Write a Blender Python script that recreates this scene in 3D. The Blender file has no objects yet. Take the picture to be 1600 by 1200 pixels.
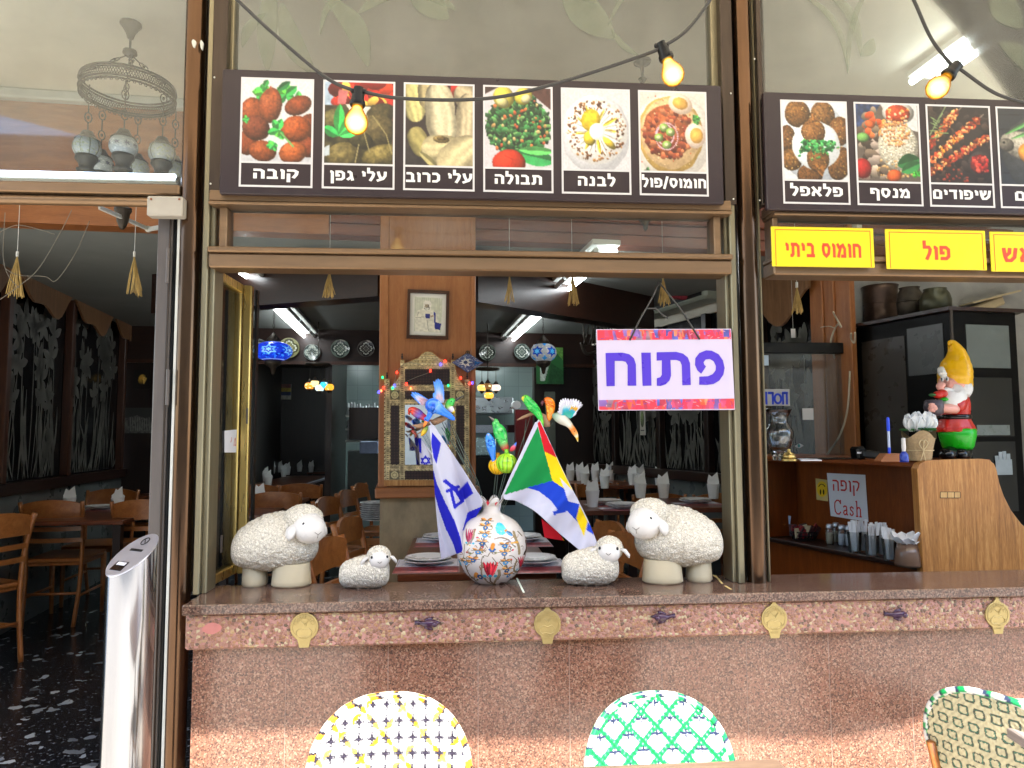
import bpy, math, random
import numpy as np
from mathutils import Vector, Matrix, noise as mnoise
S = bpy.context.scene
R = math.radians
random.seed(7)
PI = math.pi
# ---------------------------------------------------------------- camera
F = 1110.0
CAM = Vector((0, -2.5, 1.5))
CM = Matrix.Rotation(R(-4.33), 3, 'Z') @ Matrix.Rotation(R(90 + 4.22), 3, 'X') @ Matrix.Rotation(R(-0.26), 3, 'Z')
cd = bpy.data.cameras.new('camera'); cam = bpy.data.objects.new('camera', cd)
S.collection.objects.link(cam); S.camera = cam
cam.matrix_world = Matrix.Translation(CAM) @ CM.to_4x4()
cd.sensor_width = 36; cd.lens = F / 1600 * 36; cd.clip_start = .02; cd.clip_end = 300
# ---------------------------------------------------------------- sky, sun, exposure
SUN = Vector((-.12, .62, -.77)).normalized()
w = bpy.data.worlds.new('World'); S.world = w; w.use_nodes = True
nt = w.node_tree; bg = nt.nodes['Background']
sky = nt.nodes.new('ShaderNodeTexSky'); sky.sky_type = 'NISHITA'; sky.sun_disc = False
sky.sun_elevation = R(50); sky.sun_rotation = R(169)
nt.links.new(sky.outputs[0], bg.inputs[0]); bg.inputs[1].default_value = .15
sl = bpy.data.lights.new('sun', 'SUN'); sl.energy = 3.4; sl.angle = R(.55); sl.color = (1, .95, .87)
so = bpy.data.objects.new('sun', sl); S.collection.objects.link(so)
so.rotation_euler = SUN.to_track_quat('-Z', 'Y').to_euler(); so.location = (0, -6, 9)
S.view_settings.view_transform = 'Standard'; S.view_settings.look = 'None'
S.view_settings.exposure = 2.52; S.view_settings.gamma = 1
S.render.engine = 'CYCLES'
S.cycles.use_denoising = True
S.cycles.max_bounces = 8; S.cycles.diffuse_bounces = 4; S.cycles.glossy_bounces = 4
S.cycles.transmission_bounces = 4; S.cycles.transparent_max_bounces = 12
S.cycles.sample_clamp_indirect = 6; S.cycles.caustics_reflective = False; S.cycles.caustics_refractive = False

A = R(4.7)                      # the dining room is turned a little against the shopfront
FL = .2                         # dining-room floor level
TT = .95                        # dining table top level
def ray(px, py): return CM @ Vector(((px - 800) / F, -(py - 600) / F, -1))
def P(px, py, Y=0., a=0.):      # point on the vertical plane at depth Y (turned by a)
    n = Vector((-math.sin(a), math.cos(a), 0)); d = ray(px, py)
    return CAM + d * ((Y - n.dot(CAM)) / n.dot(d))
def Q(px, py, V): return P(px, py, V, A)
def G(px, py, z):               # point on a level plane
    d = ray(px, py); return CAM + d * ((z - CAM.z) / d.z)
def D(px, py, d):               # point at straight-ahead distance d
    r = ray(px, py); return CAM + r * (d / r.y)
UX = Vector((math.cos(A), math.sin(A), 0)); VX = Vector((-math.sin(A), math.cos(A), 0)); ZX = Vector((0, 0, 1)); XX = Vector((1, 0, 0)); YX = Vector((0, 1, 0))

# ---------------------------------------------------------------- mesh helpers
class MB:
    def __init__(s): s.v = []; s.f = []; s.mi = []; s.m = 0
    def add(s, vs, fs):
        o = len(s.v); s.v += [tuple(p) for p in vs]
        for f in fs: s.f.append(tuple(i + o for i in f)); s.mi.append(s.m)
        return s
    def box(s, a, b, bev=0.0):
        x0, y0, z0 = [min(p, q) for p, q in zip(a, b)]; x1, y1, z1 = [max(p, q) for p, q in zip(a, b)]
        c = Vector(((x0 + x1) / 2, (y0 + y1) / 2, (z0 + z1) / 2))
        return s.obox(c, (x1 - x0, y1 - y0, z1 - z0), None, bev)
    def obox(s, c, size, rot=None, bev=0.0):
        hx, hy, hz = [k / 2 for k in size]; c = Vector(c)
        rot = rot or Matrix.Identity(3)
        b = min(bev, hx * .9, hy * .9, hz * .9)
        if b <= 0:
            vs = [c + rot @ Vector((sx * hx, sy * hy, sz * hz)) for sx in (-1, 1) for sy in (-1, 1) for sz in (-1, 1)]
            return s.add(vs, [(0, 1, 3, 2), (4, 6, 7, 5), (0, 4, 5, 1), (2, 3, 7, 6), (0, 2, 6, 4), (1, 5, 7, 3)])
        vs = []; ix = {}
        for sx in (-1, 1):
            for sy in (-1, 1):
                for sz in (-1, 1):
                    for k, q in enumerate(((hx, hy - b, hz - b), (hx - b, hy, hz - b), (hx - b, hy - b, hz))):
                        ix[sx, sy, sz, k] = len(vs); vs.append(c + rot @ Vector((sx * q[0], sy * q[1], sz * q[2])))
        fs = []
        for sg in (-1, 1):
            fs.append([ix[sg, a_, b_, 0] for a_, b_ in ((-1, -1), (1, -1), (1, 1), (-1, 1))][::sg])
            fs.append([ix[a_, sg, b_, 1] for a_, b_ in ((-1, -1), (-1, 1), (1, 1), (1, -1))][::sg])
            fs.append([ix[a_, b_, sg, 2] for a_, b_ in ((-1, -1), (1, -1), (1, 1), (-1, 1))][::sg])
        for p in (-1, 1):
            for q in (-1, 1):
                fs.append([ix[p, q, -1, 0], ix[p, q, 1, 0], ix[p, q, 1, 1], ix[p, q, -1, 1]][::p * q])
                fs.append([ix[p, -1, q, 0], ix[p, -1, q, 2], ix[p, 1, q, 2], ix[p, 1, q, 0]][::p * q])
                fs.append([ix[-1, p, q, 1], ix[1, p, q, 1], ix[1, p, q, 2], ix[-1, p, q, 2]][::p * q])
        for sx in (-1, 1):
            for sy in (-1, 1):
                for sz in (-1, 1):
                    fs.append([ix[sx, sy, sz, 0], ix[sx, sy, sz, 1], ix[sx, sy, sz, 2]][::sx * sy * sz])
        return s.add(vs, fs)
    def bar(s, a, b, wd, ht, up=(0, 0, 1), bev=0.0):   # box running from a to b
        a, b = Vector(a), Vector(b); t = (b - a); L = t.length; t.normalize()
        u = Vector(up)
        if abs(u.dot(t)) > .98: u = Vector((0, 1, 0))
        x = t.cross(u).normalized(); z = x.cross(t).normalized()
        return s.obox((a + b) / 2, (wd, L, ht), Matrix((x, t, z)).transposed(), bev)
    def tube(s, pts, rad, n=10, cap=True, sx=1.0, up=None, closed=False):
        pts = [Vector(p) for p in pts]; k = len(pts)
        rad = [rad] * k if isinstance(rad, (int, float)) else rad
        vs = []; prev = Vector(up) if up else None
        for i, p in enumerate(pts):
            if closed: t = pts[(i + 1) % k] - pts[i - 1]
            else: t = pts[min(i + 1, k - 1)] - pts[max(i - 1, 0)]
            if t.length < 1e-9: t = Vector((0, 0, 1))
            t.normalize()
            if prev is None: prev = Vector((0, 0, 1)) if abs(t.z) < .9 else Vector((0, 1, 0))
            u = prev - t * prev.dot(t)
            if u.length < 1e-6: u = t.orthogonal()
            u.normalize(); v = t.cross(u)
            if up is None: prev = u
            for j in range(n):
                a = 2 * PI * j / n; vs.append(p + (v * math.cos(a) * sx + u * math.sin(a)) * rad[i])
        fs = []
        for i in range(k if closed else k - 1):
            i2 = (i + 1) % k
            for j in range(n):
                j2 = (j + 1) % n; fs.append((i * n + j, i * n + j2, i2 * n + j2, i2 * n + j))
        if cap and not closed: fs += [tuple(range(n))[::-1], tuple((k - 1) * n + j for j in range(n))]
        return s.add(vs, fs)
    def lathe(s, prof, c=(0, 0, 0), n=32, ax=None):
        c = Vector(c); vs = []; rot = ax or Matrix.Identity(3)
        for r, z in prof:
            for j in range(n):
                a = 2 * PI * j / n; vs.append(c + rot @ Vector((r * math.cos(a), r * math.sin(a), z)))
        fs = []
        for i in range(len(prof) - 1):
            for j in range(n):
                j2 = (j + 1) % n; fs.append((i * n + j, i * n + j2, (i + 1) * n + j2, (i + 1) * n + j))
        if prof[0][0] > 1e-6: fs.append(tuple(range(n))[::-1])
        if prof[-1][0] > 1e-6: fs.append(tuple((len(prof) - 1) * n + j for j in range(n)))
        return s.add(vs, fs)
    def ell(s, c, r, rot=None, nu=20, nv=14, fn=None):
        c = Vector(c); rot = rot or Matrix.Identity(3); vs = []
        for i in range(nv + 1):
            th = PI * i / nv
            for j in range(nu):
                ph = 2 * PI * j / nu
                q = Vector((math.sin(th) * math.cos(ph), math.sin(th) * math.sin(ph), math.cos(th)))
                k = fn(q) if fn else 1
                vs.append(c + rot @ Vector((q.x * r[0] * k, q.y * r[1] * k, q.z * r[2] * k)))
        fs = []
        for i in range(nv):
            for j in range(nu):
                j2 = (j + 1) % nu; fs.append((i * nu + j, (i + 1) * nu + j, (i + 1) * nu + j2, i * nu + j2))
        return s.add(vs, fs)
    def prism(s, poly, o, u, v, th):      # 2-D outline in axes u, v at o, thickness th (vector)
        o, u, v, th = Vector(o), Vector(u), Vector(v), Vector(th); n = len(poly)
        a = [o + u * x + v * y for x, y in poly]
        vs = a + [p + th for p in a]
        fs = [tuple(range(n)), tuple(range(n, 2 * n))[::-1]] + [(i, n + i, n + (i + 1) % n, (i + 1) % n) for i in range(n)]
        return s.add(vs, fs)
    def slab(s, pts, th):                 # 3-D outline, thickness vector
        th = Vector(th); n = len(pts); a = [Vector(p) for p in pts]
        return s.add(a + [p + th for p in a], [tuple(range(n)), tuple(range(n, 2 * n))[::-1]] + [(i, n + i, n + (i + 1) % n, (i + 1) % n) for i in range(n)])
    def quad(s, a, b, c, d): return s.add([a, b, c, d], [(0, 1, 2, 3)])
    def grid(s, fn, nu, nv):
        vs = [fn(i / nu, j / nv) for j in range(nv + 1) for i in range(nu + 1)]
        k = nu + 1
        return s.add(vs, [(j * k + i, j * k + i + 1, (j + 1) * k + i + 1, (j + 1) * k + i) for j in range(nv) for i in range(nu)])

MATW = {}
def thing(name, label, cat, loc=(0, 0, 0), rz=0., group=None):
    o = bpy.data.objects.new(name, None); S.collection.objects.link(o); o.empty_display_size = .05
    o.location = loc; o.rotation_euler = (0, 0, rz); o['label'] = label; o['category'] = cat
    if group: o['group'] = group
    MATW[o.name] = Matrix.Translation(Vector(loc)) @ Matrix.Rotation(rz, 4, 'Z')
    return o
def obj(name, mb, mat, parent=None, local=False, smooth=False, cols=None):
    me = bpy.data.meshes.new(name); o = bpy.data.objects.new(name, me); S.collection.objects.link(o)
    vs = mb.v
    base = Matrix.Identity(4)
    if parent is not None:
        base = MATW[parent.name]; o.parent = parent
    elif not local:
        xs = [p[0] for p in vs]; ys = [p[1] for p in vs]; zs = [p[2] for p in vs]
        base = Matrix.Translation(((min(xs) + max(xs)) / 2, (min(ys) + max(ys)) / 2, min(zs))); o.location = base.translation
    if not local:
        inv = base.inverted(); vs = [inv @ Vector(p) for p in vs]
    me.from_pydata([tuple(p) for p in vs], [], mb.f)
    for m in (mat if isinstance(mat, (list, tuple)) else [mat]): me.materials.append(m)
    if isinstance(mat, (list, tuple)): me.polygons.foreach_set('material_index', mb.mi)
    if smooth:
        me.polygons.foreach_set('use_smooth', [True] * len(me.polygons))
        if smooth != True: me.set_sharp_from_angle(angle=R(smooth))
    if cols is not None:
        ca = me.color_attributes.new('Col', 'FLOAT_COLOR', 'POINT')
        ca.data.foreach_set('color', cols.ravel())
    MATW[o.name] = base if parent is None or True else None
    me.update()
    return o
def tag(o, label, cat, group=None):
    o['label'] = label; o['category'] = cat
    if group: o['group'] = group
    return o
def struct(o): o['kind'] = 'structure'; return o
def dup(root, loc, rz, label=None, group=None):
    r = root.copy(); S.collection.objects.link(r); r.location = loc; r.rotation_euler = (0, 0, rz)
    if label: r['label'] = label
    if group: r['group'] = group
    for ch in list(root.children):
        c = ch.copy(); S.collection.objects.link(c); c.parent = r
        for g in ch.children:
            d = g.copy(); S.collection.objects.link(d); d.parent = c
    return r

# ---------------------------------------------------------------- painting prints (colour attribute on a fine grid)
def hexc(h): return np.array([int(h[i:i + 2], 16) / 255 for i in (0, 2, 4)])
def lin(c): c = np.clip(c, 0, 1); return np.where(c <= .04045, c / 12.92, ((c + .055) / 1.055) ** 2.4)
def lin1(h): return tuple(float(x) for x in lin(hexc(h))) + (1,)
def inpoly(X, Y, pts):
    m = np.zeros(X.shape, bool); n = len(pts)
    for i in range(n):
        x0, y0 = pts[i]; x1, y1 = pts[(i + 1) % n]
        if y0 == y1: continue
        c = ((y0 > Y) != (y1 > Y)) & (X < (x1 - x0) * (Y - y0) / (y1 - y0) + x0)
        m ^= c
    return m
class Pic:
    def __init__(s, w, h, bg, asp=None, seed=1):
        s.w, s.h = w, h; s.asp = asp or (h - 1) / (w - 1); s.r = np.random.default_rng(seed)
        s.X, s.Y = np.meshgrid(np.linspace(0, 1, w), np.linspace(0, s.asp, h))
        s.c = np.zeros((h, w, 3)); s.c[:] = hexc(bg)
    def nz(s, sc):
        g = s.r.random((int(sc * s.asp) + 3, int(sc) + 3)); x = s.X * sc; y = s.Y * sc
        i = np.minimum(x.astype(int), g.shape[1] - 2); j = np.minimum(y.astype(int), g.shape[0] - 2)
        fx = x - i; fy = y - j; fx = fx * fx * (3 - 2 * fx); fy = fy * fy * (3 - 2 * fy)
        return g[j, i] * (1 - fx) * (1 - fy) + g[j, i + 1] * fx * (1 - fy) + g[j + 1, i] * (1 - fx) * fy + g[j + 1, i + 1] * fx * fy
    def put(s, m, col): s.c[m] = (col[m] if isinstance(col, np.ndarray) and col.ndim == 3 else col)
    def blob(s, cx, cy, rx, ry, ang, col, tex=.25, sc=22, hl=.25, lo=.42, rim=None):
        a = R(ang); dx = s.X - cx; dy = s.Y - cy
        u = (dx * math.cos(a) + dy * math.sin(a)) / rx; v = (-dx * math.sin(a) + dy * math.cos(a)) / ry
        wob = 1 + .1 * (s.nz(9) - .5); r2 = (u * u + v * v) * wob; m = r2 < 1
        nzv = np.sqrt(np.clip(1 - r2, 0, 1)); l = np.clip(-.45 * dx / rx * .7 - .55 * dy / ry * .7 + .75 * nzv, 0, 1.2)
        t = 1 + tex * (s.nz(sc) + s.nz(sc * 2.3) - 1)
        c = hexc(col)[None, None, :] * ((lo + (1.15 - lo) * l) * t)[..., None] + (hl * np.clip(l - .75, 0, 1) ** 1.0)[..., None]
        s.put(m, np.clip(c, 0, 1)); return s
    def poly(s, pts, col, tex=.15, sc=20):
        m = inpoly(s.X, s.Y, pts); t = 1 + tex * (s.nz(sc) - .5) * 2
        s.put(m, np.clip(hexc(col)[None, None, :] * t[..., None], 0, 1)); return s
    def line(s, pts, wd, col):
        for (x0, y0), (x1, y1) in zip(pts[:-1], pts[1:]):
            dx, dy = x1 - x0, y1 - y0; L = dx * dx + dy * dy + 1e-12
            t = np.clip(((s.X - x0) * dx + (s.Y - y0) * dy) / L, 0, 1)
            s.put((s.X - x0 - t * dx) ** 2 + (s.Y - y0 - t * dy) ** 2 < wd * wd, hexc(col))
        return s
    def disc(s, cx, cy, r, col): s.put((s.X - cx) ** 2 + (s.Y - cy) ** 2 < r * r, hexc(col)); return s
    def specks(s, n, area, cols, r0, r1, el=1.8, shade=True):
        for _ in range(n):
            cx = s.r.uniform(area[0], area[2]); cy = s.r.uniform(area[1], area[3])
            if len(area) > 4 and not area[4](cx, cy): continue
            r = s.r.uniform(r0, r1); a = s.r.uniform(0, PI); e = s.r.uniform(1, el); k = cols[s.r.integers(len(cols))]
            dx = s.X - cx; dy = s.Y - cy; u = (dx * math.cos(a) + dy * math.sin(a)) / (r * e); v = (-dx * math.sin(a) + dy * math.cos(a)) / r
            m = u * u + v * v < 1; c = hexc(k)[None, None, :] * np.ones(s.X.shape)[..., None]
            if shade: c = c * (1.0 - .35 * (dy / r))[..., None]
            s.put(m, np.clip(c, 0, 1))
        return s
    def leaf(s, x0, y0, x1, y1, wd, col, vein=True):
        dx, dy = x1 - x0, y1 - y0; L = math.hypot(dx, dy); t = ((s.X - x0) * dx + (s.Y - y0) * dy) / L ** 2
        n = (-(s.X - x0) * dy + (s.Y - y0) * dx) / L; h = wd * np.sin(np.clip(t, 0, 1) * PI) ** .7
        m = (t > 0) & (t < 1) & (abs(n) < h); k = 1 + .25 * np.sign(n) + .2 * (s.nz(14) - .5)
        s.put(m, np.clip(hexc(col)[None, None, :] * k[..., None], 0, 1)); return s
    def parsley(s, cx, cy, r, col='2e8b2e'):
        for i in range(9):
            a = s.r.uniform(0, 2 * PI); l = r * s.r.uniform(.5, 1); s.leaf(cx, cy, cx + l * math.cos(a), cy + l * math.sin(a), r * .3, col if i % 3 else '4fae3a')
        return s
    def rgba(s):
        out = np.ones((s.h, s.w, 4), np.float32); out[..., :3] = lin(s.c); return out.reshape(-1, 4)
def painted(name, pic, fn, mat, parent=None, thick=0.0, smooth=True, local=False, wrap=False):
    """grid of pic.w x pic.h vertices placed by fn(u, v) (v down), coloured by the picture"""
    w_, h_ = pic.w, pic.h; mb = MB()
    mb.v = [tuple(fn(i / (w_ - 1), j / (h_ - 1))) for j in range(h_) for i in range(w_)]
    mb.f = [(j * w_ + i, (j + 1) * w_ + i, (j + 1) * w_ + i + 1, j * w_ + i + 1) for j in range(h_ - 1) for i in range(w_ - 1)]
    mb.mi = [0] * len(mb.f)
    o = obj(name, mb, mat, parent, local=local, smooth=smooth, cols=pic.rgba())
    if thick:
        md = o.modifiers.new('thickness', 'SOLIDIFY'); md.thickness = thick; md.offset = 0
    return o
def flat(pic, o, u, v):
    o, u, v = Vector(o), Vector(u), Vector(v); return lambda a, b: o + u * a + v * b

# ---------------------------------------------------------------- materials
def nodes(name):
    m = bpy.data.materials.new(name); m.use_nodes = True; n = m.node_tree
    return m, n, n.nodes['Principled BSDF'], n.links.new
def ramp(n, stops, interp='LINEAR'):
    r = n.nodes.new('ShaderNodeValToRGB'); r.color_ramp.interpolation = interp
    el = r.color_ramp.elements
    while len(el) < len(stops): el.new(.5)
    for e, (p, c) in zip(el, stops): e.position = p; e.color = c if len(c) == 4 else (*c, 1)
    return r
def tex(n, kind, **kw):
    t = n.nodes.new('ShaderNodeTex' + kind)
    for k, v in kw.items():
        if k in t.inputs: t.inputs[k].default_value = v
        else: setattr(t, k, v)
    return t
def coords(n, sc=(1, 1, 1), rot=(0, 0, 0), out='Object'):
    tc = n.nodes.new('ShaderNodeTexCoord'); mp = n.nodes.new('ShaderNodeMapping')
    mp.inputs['Scale'].default_value = sc; mp.inputs['Rotation'].default_value = rot
    n.links.new(tc.outputs[out], mp.inputs[0]); return mp.outputs[0]
def bump(n, b, h, st=.3, dist=.002):
    k = n.nodes.new('ShaderNodeBump'); k.inputs['Strength'].default_value = st; k.inputs['Distance'].default_value = dist
    n.links.new(h, k.inputs['Height']); n.links.new(k.outputs[0], b.inputs['Normal']); return k
def mat(name, col, rough=.5, metal=0., var=.18, sc=14., bmp=0., bsc=60., stretch=(1, 1, 1), spec=None, rvar=.12):
    """plain surface with uneven tone and gloss"""
    m, n, b, L = nodes(name); c = coords(n, stretch); col = lin1(col) if isinstance(col, str) else (*col, 1)
    t = tex(n, 'Noise', Scale=sc, Detail=6., Roughness=.62); L(c, t.inputs['Vector'])
    r = ramp(n, [(.25, tuple(x * (1 - var) for x in col[:3])), (.75, tuple(min(1, x * (1 + var)) for x in col[:3]))])
    L(t.outputs[0], r.inputs[0]); L(r.outputs[0], b.inputs['Base Color'])
    mr = n.nodes.new('ShaderNodeMapRange'); mr.inputs[3].default_value = max(.02, rough - rvar); mr.inputs[4].default_value = min(1, rough + rvar)
    t2 = tex(n, 'Noise', Scale=sc * 2.7, Detail=4.); L(c, t2.inputs['Vector']); L(t2.outputs[0], mr.inputs[0]); L(mr.outputs[0], b.inputs['Roughness'])
    b.inputs['Metallic'].default_value = metal
    if spec is not None: b.inputs['Specular IOR Level'].default_value = spec
    if bmp:
        t3 = tex(n, 'Noise', Scale=bsc, Detail=5.); L(c, t3.inputs['Vector']); bump(n, b, t3.outputs[0], bmp, .003)
    return m
def wood(name, c0, c1, c2, rough=.35, sc=(9, 9, .9), axis=None, coat=.0, fine=1.):
    m, n, b, L = nodes(name); c = coords(n, sc)
    t = tex(n, 'Noise', Scale=3.2 * fine, Detail=9., Roughness=.68, Distortion=.9); L(c, t.inputs['Vector'])
    t2 = tex(n, 'Noise', Scale=26. * fine, Detail=3., Roughness=.6); L(c, t2.inputs['Vector'])
    mx = n.nodes.new('ShaderNodeMath'); mx.operation = 'MULTIPLY_ADD'; mx.inputs[1].default_value = .3; L(t2.outputs[0], mx.inputs[0])
    sb = n.nodes.new('ShaderNodeMath'); sb.operation = 'MULTIPLY'; sb.inputs[1].default_value = .7; L(t.outputs[0], sb.inputs[0]); L(sb.outputs[0], mx.inputs[2])
    r = ramp(n, [(.3, lin1(c0)), (.5, lin1(c1)), (.7, lin1(c2))]); L(mx.outputs[0], r.inputs[0]); L(r.outputs[0], b.inputs['Base Color'])
    b.inputs['Roughness'].default_value = rough; b.inputs['Coat Weight'].default_value = coat; b.inputs['Coat Roughness'].default_value = .15
    bump(n, b, mx.outputs[0], .25, .0015); return m
def glow(name, col, st):
    m, n, b, L = nodes(name); b.inputs['Base Color'].default_value = lin1(col); b.inputs['Emission Color'].default_value = lin1(col)
    b.inputs['Emission Strength'].default_value = st; b.inputs['Roughness'].default_value = .3; return m
def glass(name, tint=(.93, .96, .94), dirt=.05, ior=1.5):
    m, n, b, L = nodes(name); n.nodes.remove(b); out = n.nodes['Material Output']
    tr = n.nodes.new('ShaderNodeBsdfTransparent'); tr.inputs[0].default_value = (*tint, 1)
    gl = n.nodes.new('ShaderNodeBsdfGlossy'); gl.inputs['Roughness'].default_value = .03
    df = n.nodes.new('ShaderNodeBsdfDiffuse'); df.inputs[0].default_value = (.75, .74, .7, 1)
    fr = n.nodes.new('ShaderNodeFresnel'); fr.inputs[0].default_value = ior
    m1 = n.nodes.new('ShaderNodeMixShader'); L(fr.outputs[0], m1.inputs[0]); L(tr.outputs[0], m1.inputs[1]); L(gl.outputs[0], m1.inputs[2])
    m2 = n.nodes.new('ShaderNodeMixShader'); L(m1.outputs[0], m2.inputs[1]); L(df.outputs[0], m2.inputs[2])
    t = tex(n, 'Noise', Scale=5., Detail=6.); L(coords(n, (1, 1, .5)), t.inputs['Vector'])
    mr = n.nodes.new('ShaderNodeMapRange'); mr.inputs[1].default_value = .35; mr.inputs[2].default_value = .8; mr.inputs[3].default_value = dirt * .4; mr.inputs[4].default_value = dirt * 1.8
    L(t.outputs[0], mr.inputs[0]); L(mr.outputs[0], m2.inputs[0]); L(m2.outputs[0], out.inputs[0]); return m
def printed(name, rough=.35, spec=.5, bmp=0., emit=0., metal=0.):
    m, n, b, L = nodes(name); a = n.nodes.new('ShaderNodeVertexColor'); a.layer_name = 'Col'
    L(a.outputs[0], b.inputs['Base Color']); b.inputs['Roughness'].default_value = rough; b.inputs['Specular IOR Level'].default_value = spec
    b.inputs['Metallic'].default_value = metal
    if emit: L(a.outputs[0], b.inputs['Emission Color']); b.inputs['Emission Strength'].default_value = emit
    if bmp:
        t = tex(n, 'Noise', Scale=90., Detail=3.); L(coords(n), t.inputs['Vector']); bump(n, b, t.outputs[0], bmp, .002)
    return m
def granite(name, cols, sc, rough=.12, bmp=0., mort=None, size=(.0, .1)):
    """speckled stone: mineral grains as voronoi cells in a few real colours"""
    m, n, b, L = nodes(name); c = coords(n)
    ds = tex(n, 'Noise', Scale=sc * .8, Detail=2.); L(c, ds.inputs['Vector'])
    ad = n.nodes.new('ShaderNodeVectorMath'); ad.operation = 'MULTIPLY_ADD'; ad.inputs[1].default_value = (.9 / sc,) * 3
    L(ds.outputs['Color'], ad.inputs[0]); L(c, ad.inputs[2])
    v = tex(n, 'Voronoi', Scale=sc, Randomness=1.); L(ad.outputs[0], v.inputs['Vector'])
    sp = n.nodes.new('ShaderNodeSeparateColor'); L(v.outputs['Color'], sp.inputs[0])
    k = len(cols); r = ramp(n, [(i / k, lin1(h)) for i, h in enumerate(cols)], 'CONSTANT'); L(sp.outputs[0], r.inputs[0])
    big = tex(n, 'Noise', Scale=sc * .05, Detail=3.); L(c, big.inputs['Vector'])
    mr = n.nodes.new('ShaderNodeMapRange'); mr.inputs[1].default_value = .3; mr.inputs[2].default_value = .7; mr.inputs[3].default_value = .91; mr.inputs[4].default_value = 1.09; L(big.outputs[0], mr.inputs[0])
    mx = n.nodes.new('ShaderNodeMix'); mx.data_type = 'RGBA'; mx.blend_type = 'MULTIPLY'; mx.inputs[0].default_value = 1
    L(r.outputs[0], mx.inputs[6]); L(mr.outputs[0], mx.inputs[7]); L(mx.outputs[2], b.inputs['Base Color'])
    t2 = tex(n, 'Noise', Scale=7., Detail=5.); L(c, t2.inputs['Vector'])
    m3 = n.nodes.new('ShaderNodeMapRange'); m3.inputs[3].default_value = rough * .5; m3.inputs[4].default_value = rough * 1.8; L(t2.outputs[0], m3.inputs[0]); L(m3.outputs[0], b.inputs['Roughness'])
    if bmp: bump(n, b, v.outputs['Distance'], bmp, .002)
    return m
def pebbles(name):
    m, n, b, L = nodes(name); c = coords(n)
    ds = tex(n, 'Noise', Scale=60., Detail=2.); L(c, ds.inputs['Vector'])
    ad = n.nodes.new('ShaderNodeVectorMath'); ad.operation = 'MULTIPLY_ADD'; ad.inputs[1].default_value = (.004,) * 3; L(ds.outputs['Color'], ad.inputs[0]); L(c, ad.inputs[2])
    v = tex(n, 'Voronoi', Scale=100., Randomness=1.); L(ad.outputs[0], v.inputs['Vector'])
    v2 = tex(n, 'Voronoi', Scale=100., feature='DISTANCE_TO_EDGE', Randomness=1.); L(ad.outputs[0], v2.inputs['Vector'])
    sp = n.nodes.new('ShaderNodeSeparateColor'); L(v.outputs['Color'], sp.inputs[0])
    r = ramp(n, [(i / 11, lin1(h)) for i, h in enumerate(('93694f', 'a07654', 'a07866', '8c624a', 'ac8e66', '986c5a', '7e5846', 'a38262', '9a7060', '66503f', 'b8a684'))], 'CONSTANT'); L(sp.outputs[0], r.inputs[0])
    # some cells are mortar only, the rest are stones with a mortar gap
    gt = n.nodes.new('ShaderNodeMath'); gt.operation = 'GREATER_THAN'; gt.inputs[1].default_value = .10; L(sp.outputs[1], gt.inputs[0])
    mr = n.nodes.new('ShaderNodeMapRange'); mr.inputs[1].default_value = .025; mr.inputs[2].default_value = .075; L(v2.outputs['Distance'], mr.inputs[0])
    ml = n.nodes.new('ShaderNodeMath'); ml.operation = 'MULTIPLY'; L(mr.outputs[0], ml.inputs[0]); L(gt.outputs[0], ml.inputs[1])
    nz = tex(n, 'Noise', Scale=4., Detail=5.); L(c, nz.inputs['Vector']); mo = ramp(n, [(.3, lin1('a07066')), (.7, lin1('b3837a'))]); L(nz.outputs[0], mo.inputs[0])
    mx = n.nodes.new('ShaderNodeMix'); mx.data_type = 'RGBA'; L(ml.outputs[0], mx.inputs[0]); L(mo.outputs[0], mx.inputs[6]); L(r.outputs[0], mx.inputs[7]); L(mx.outputs[2], b.inputs['Base Color'])
    b.inputs['Roughness'].default_value = .42
    hd = n.nodes.new('ShaderNodeMath'); hd.operation = 'SUBTRACT'; hd.inputs[0].default_value = 1; L(v.outputs['Distance'], hd.inputs[1])
    h2 = n.nodes.new('ShaderNodeMath'); h2.operation = 'MULTIPLY'; L(hd.outputs[0], h2.inputs[0]); L(ml.outputs[0], h2.inputs[1])
    bump(n, b, h2.outputs[0], .8, .006); return m
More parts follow.
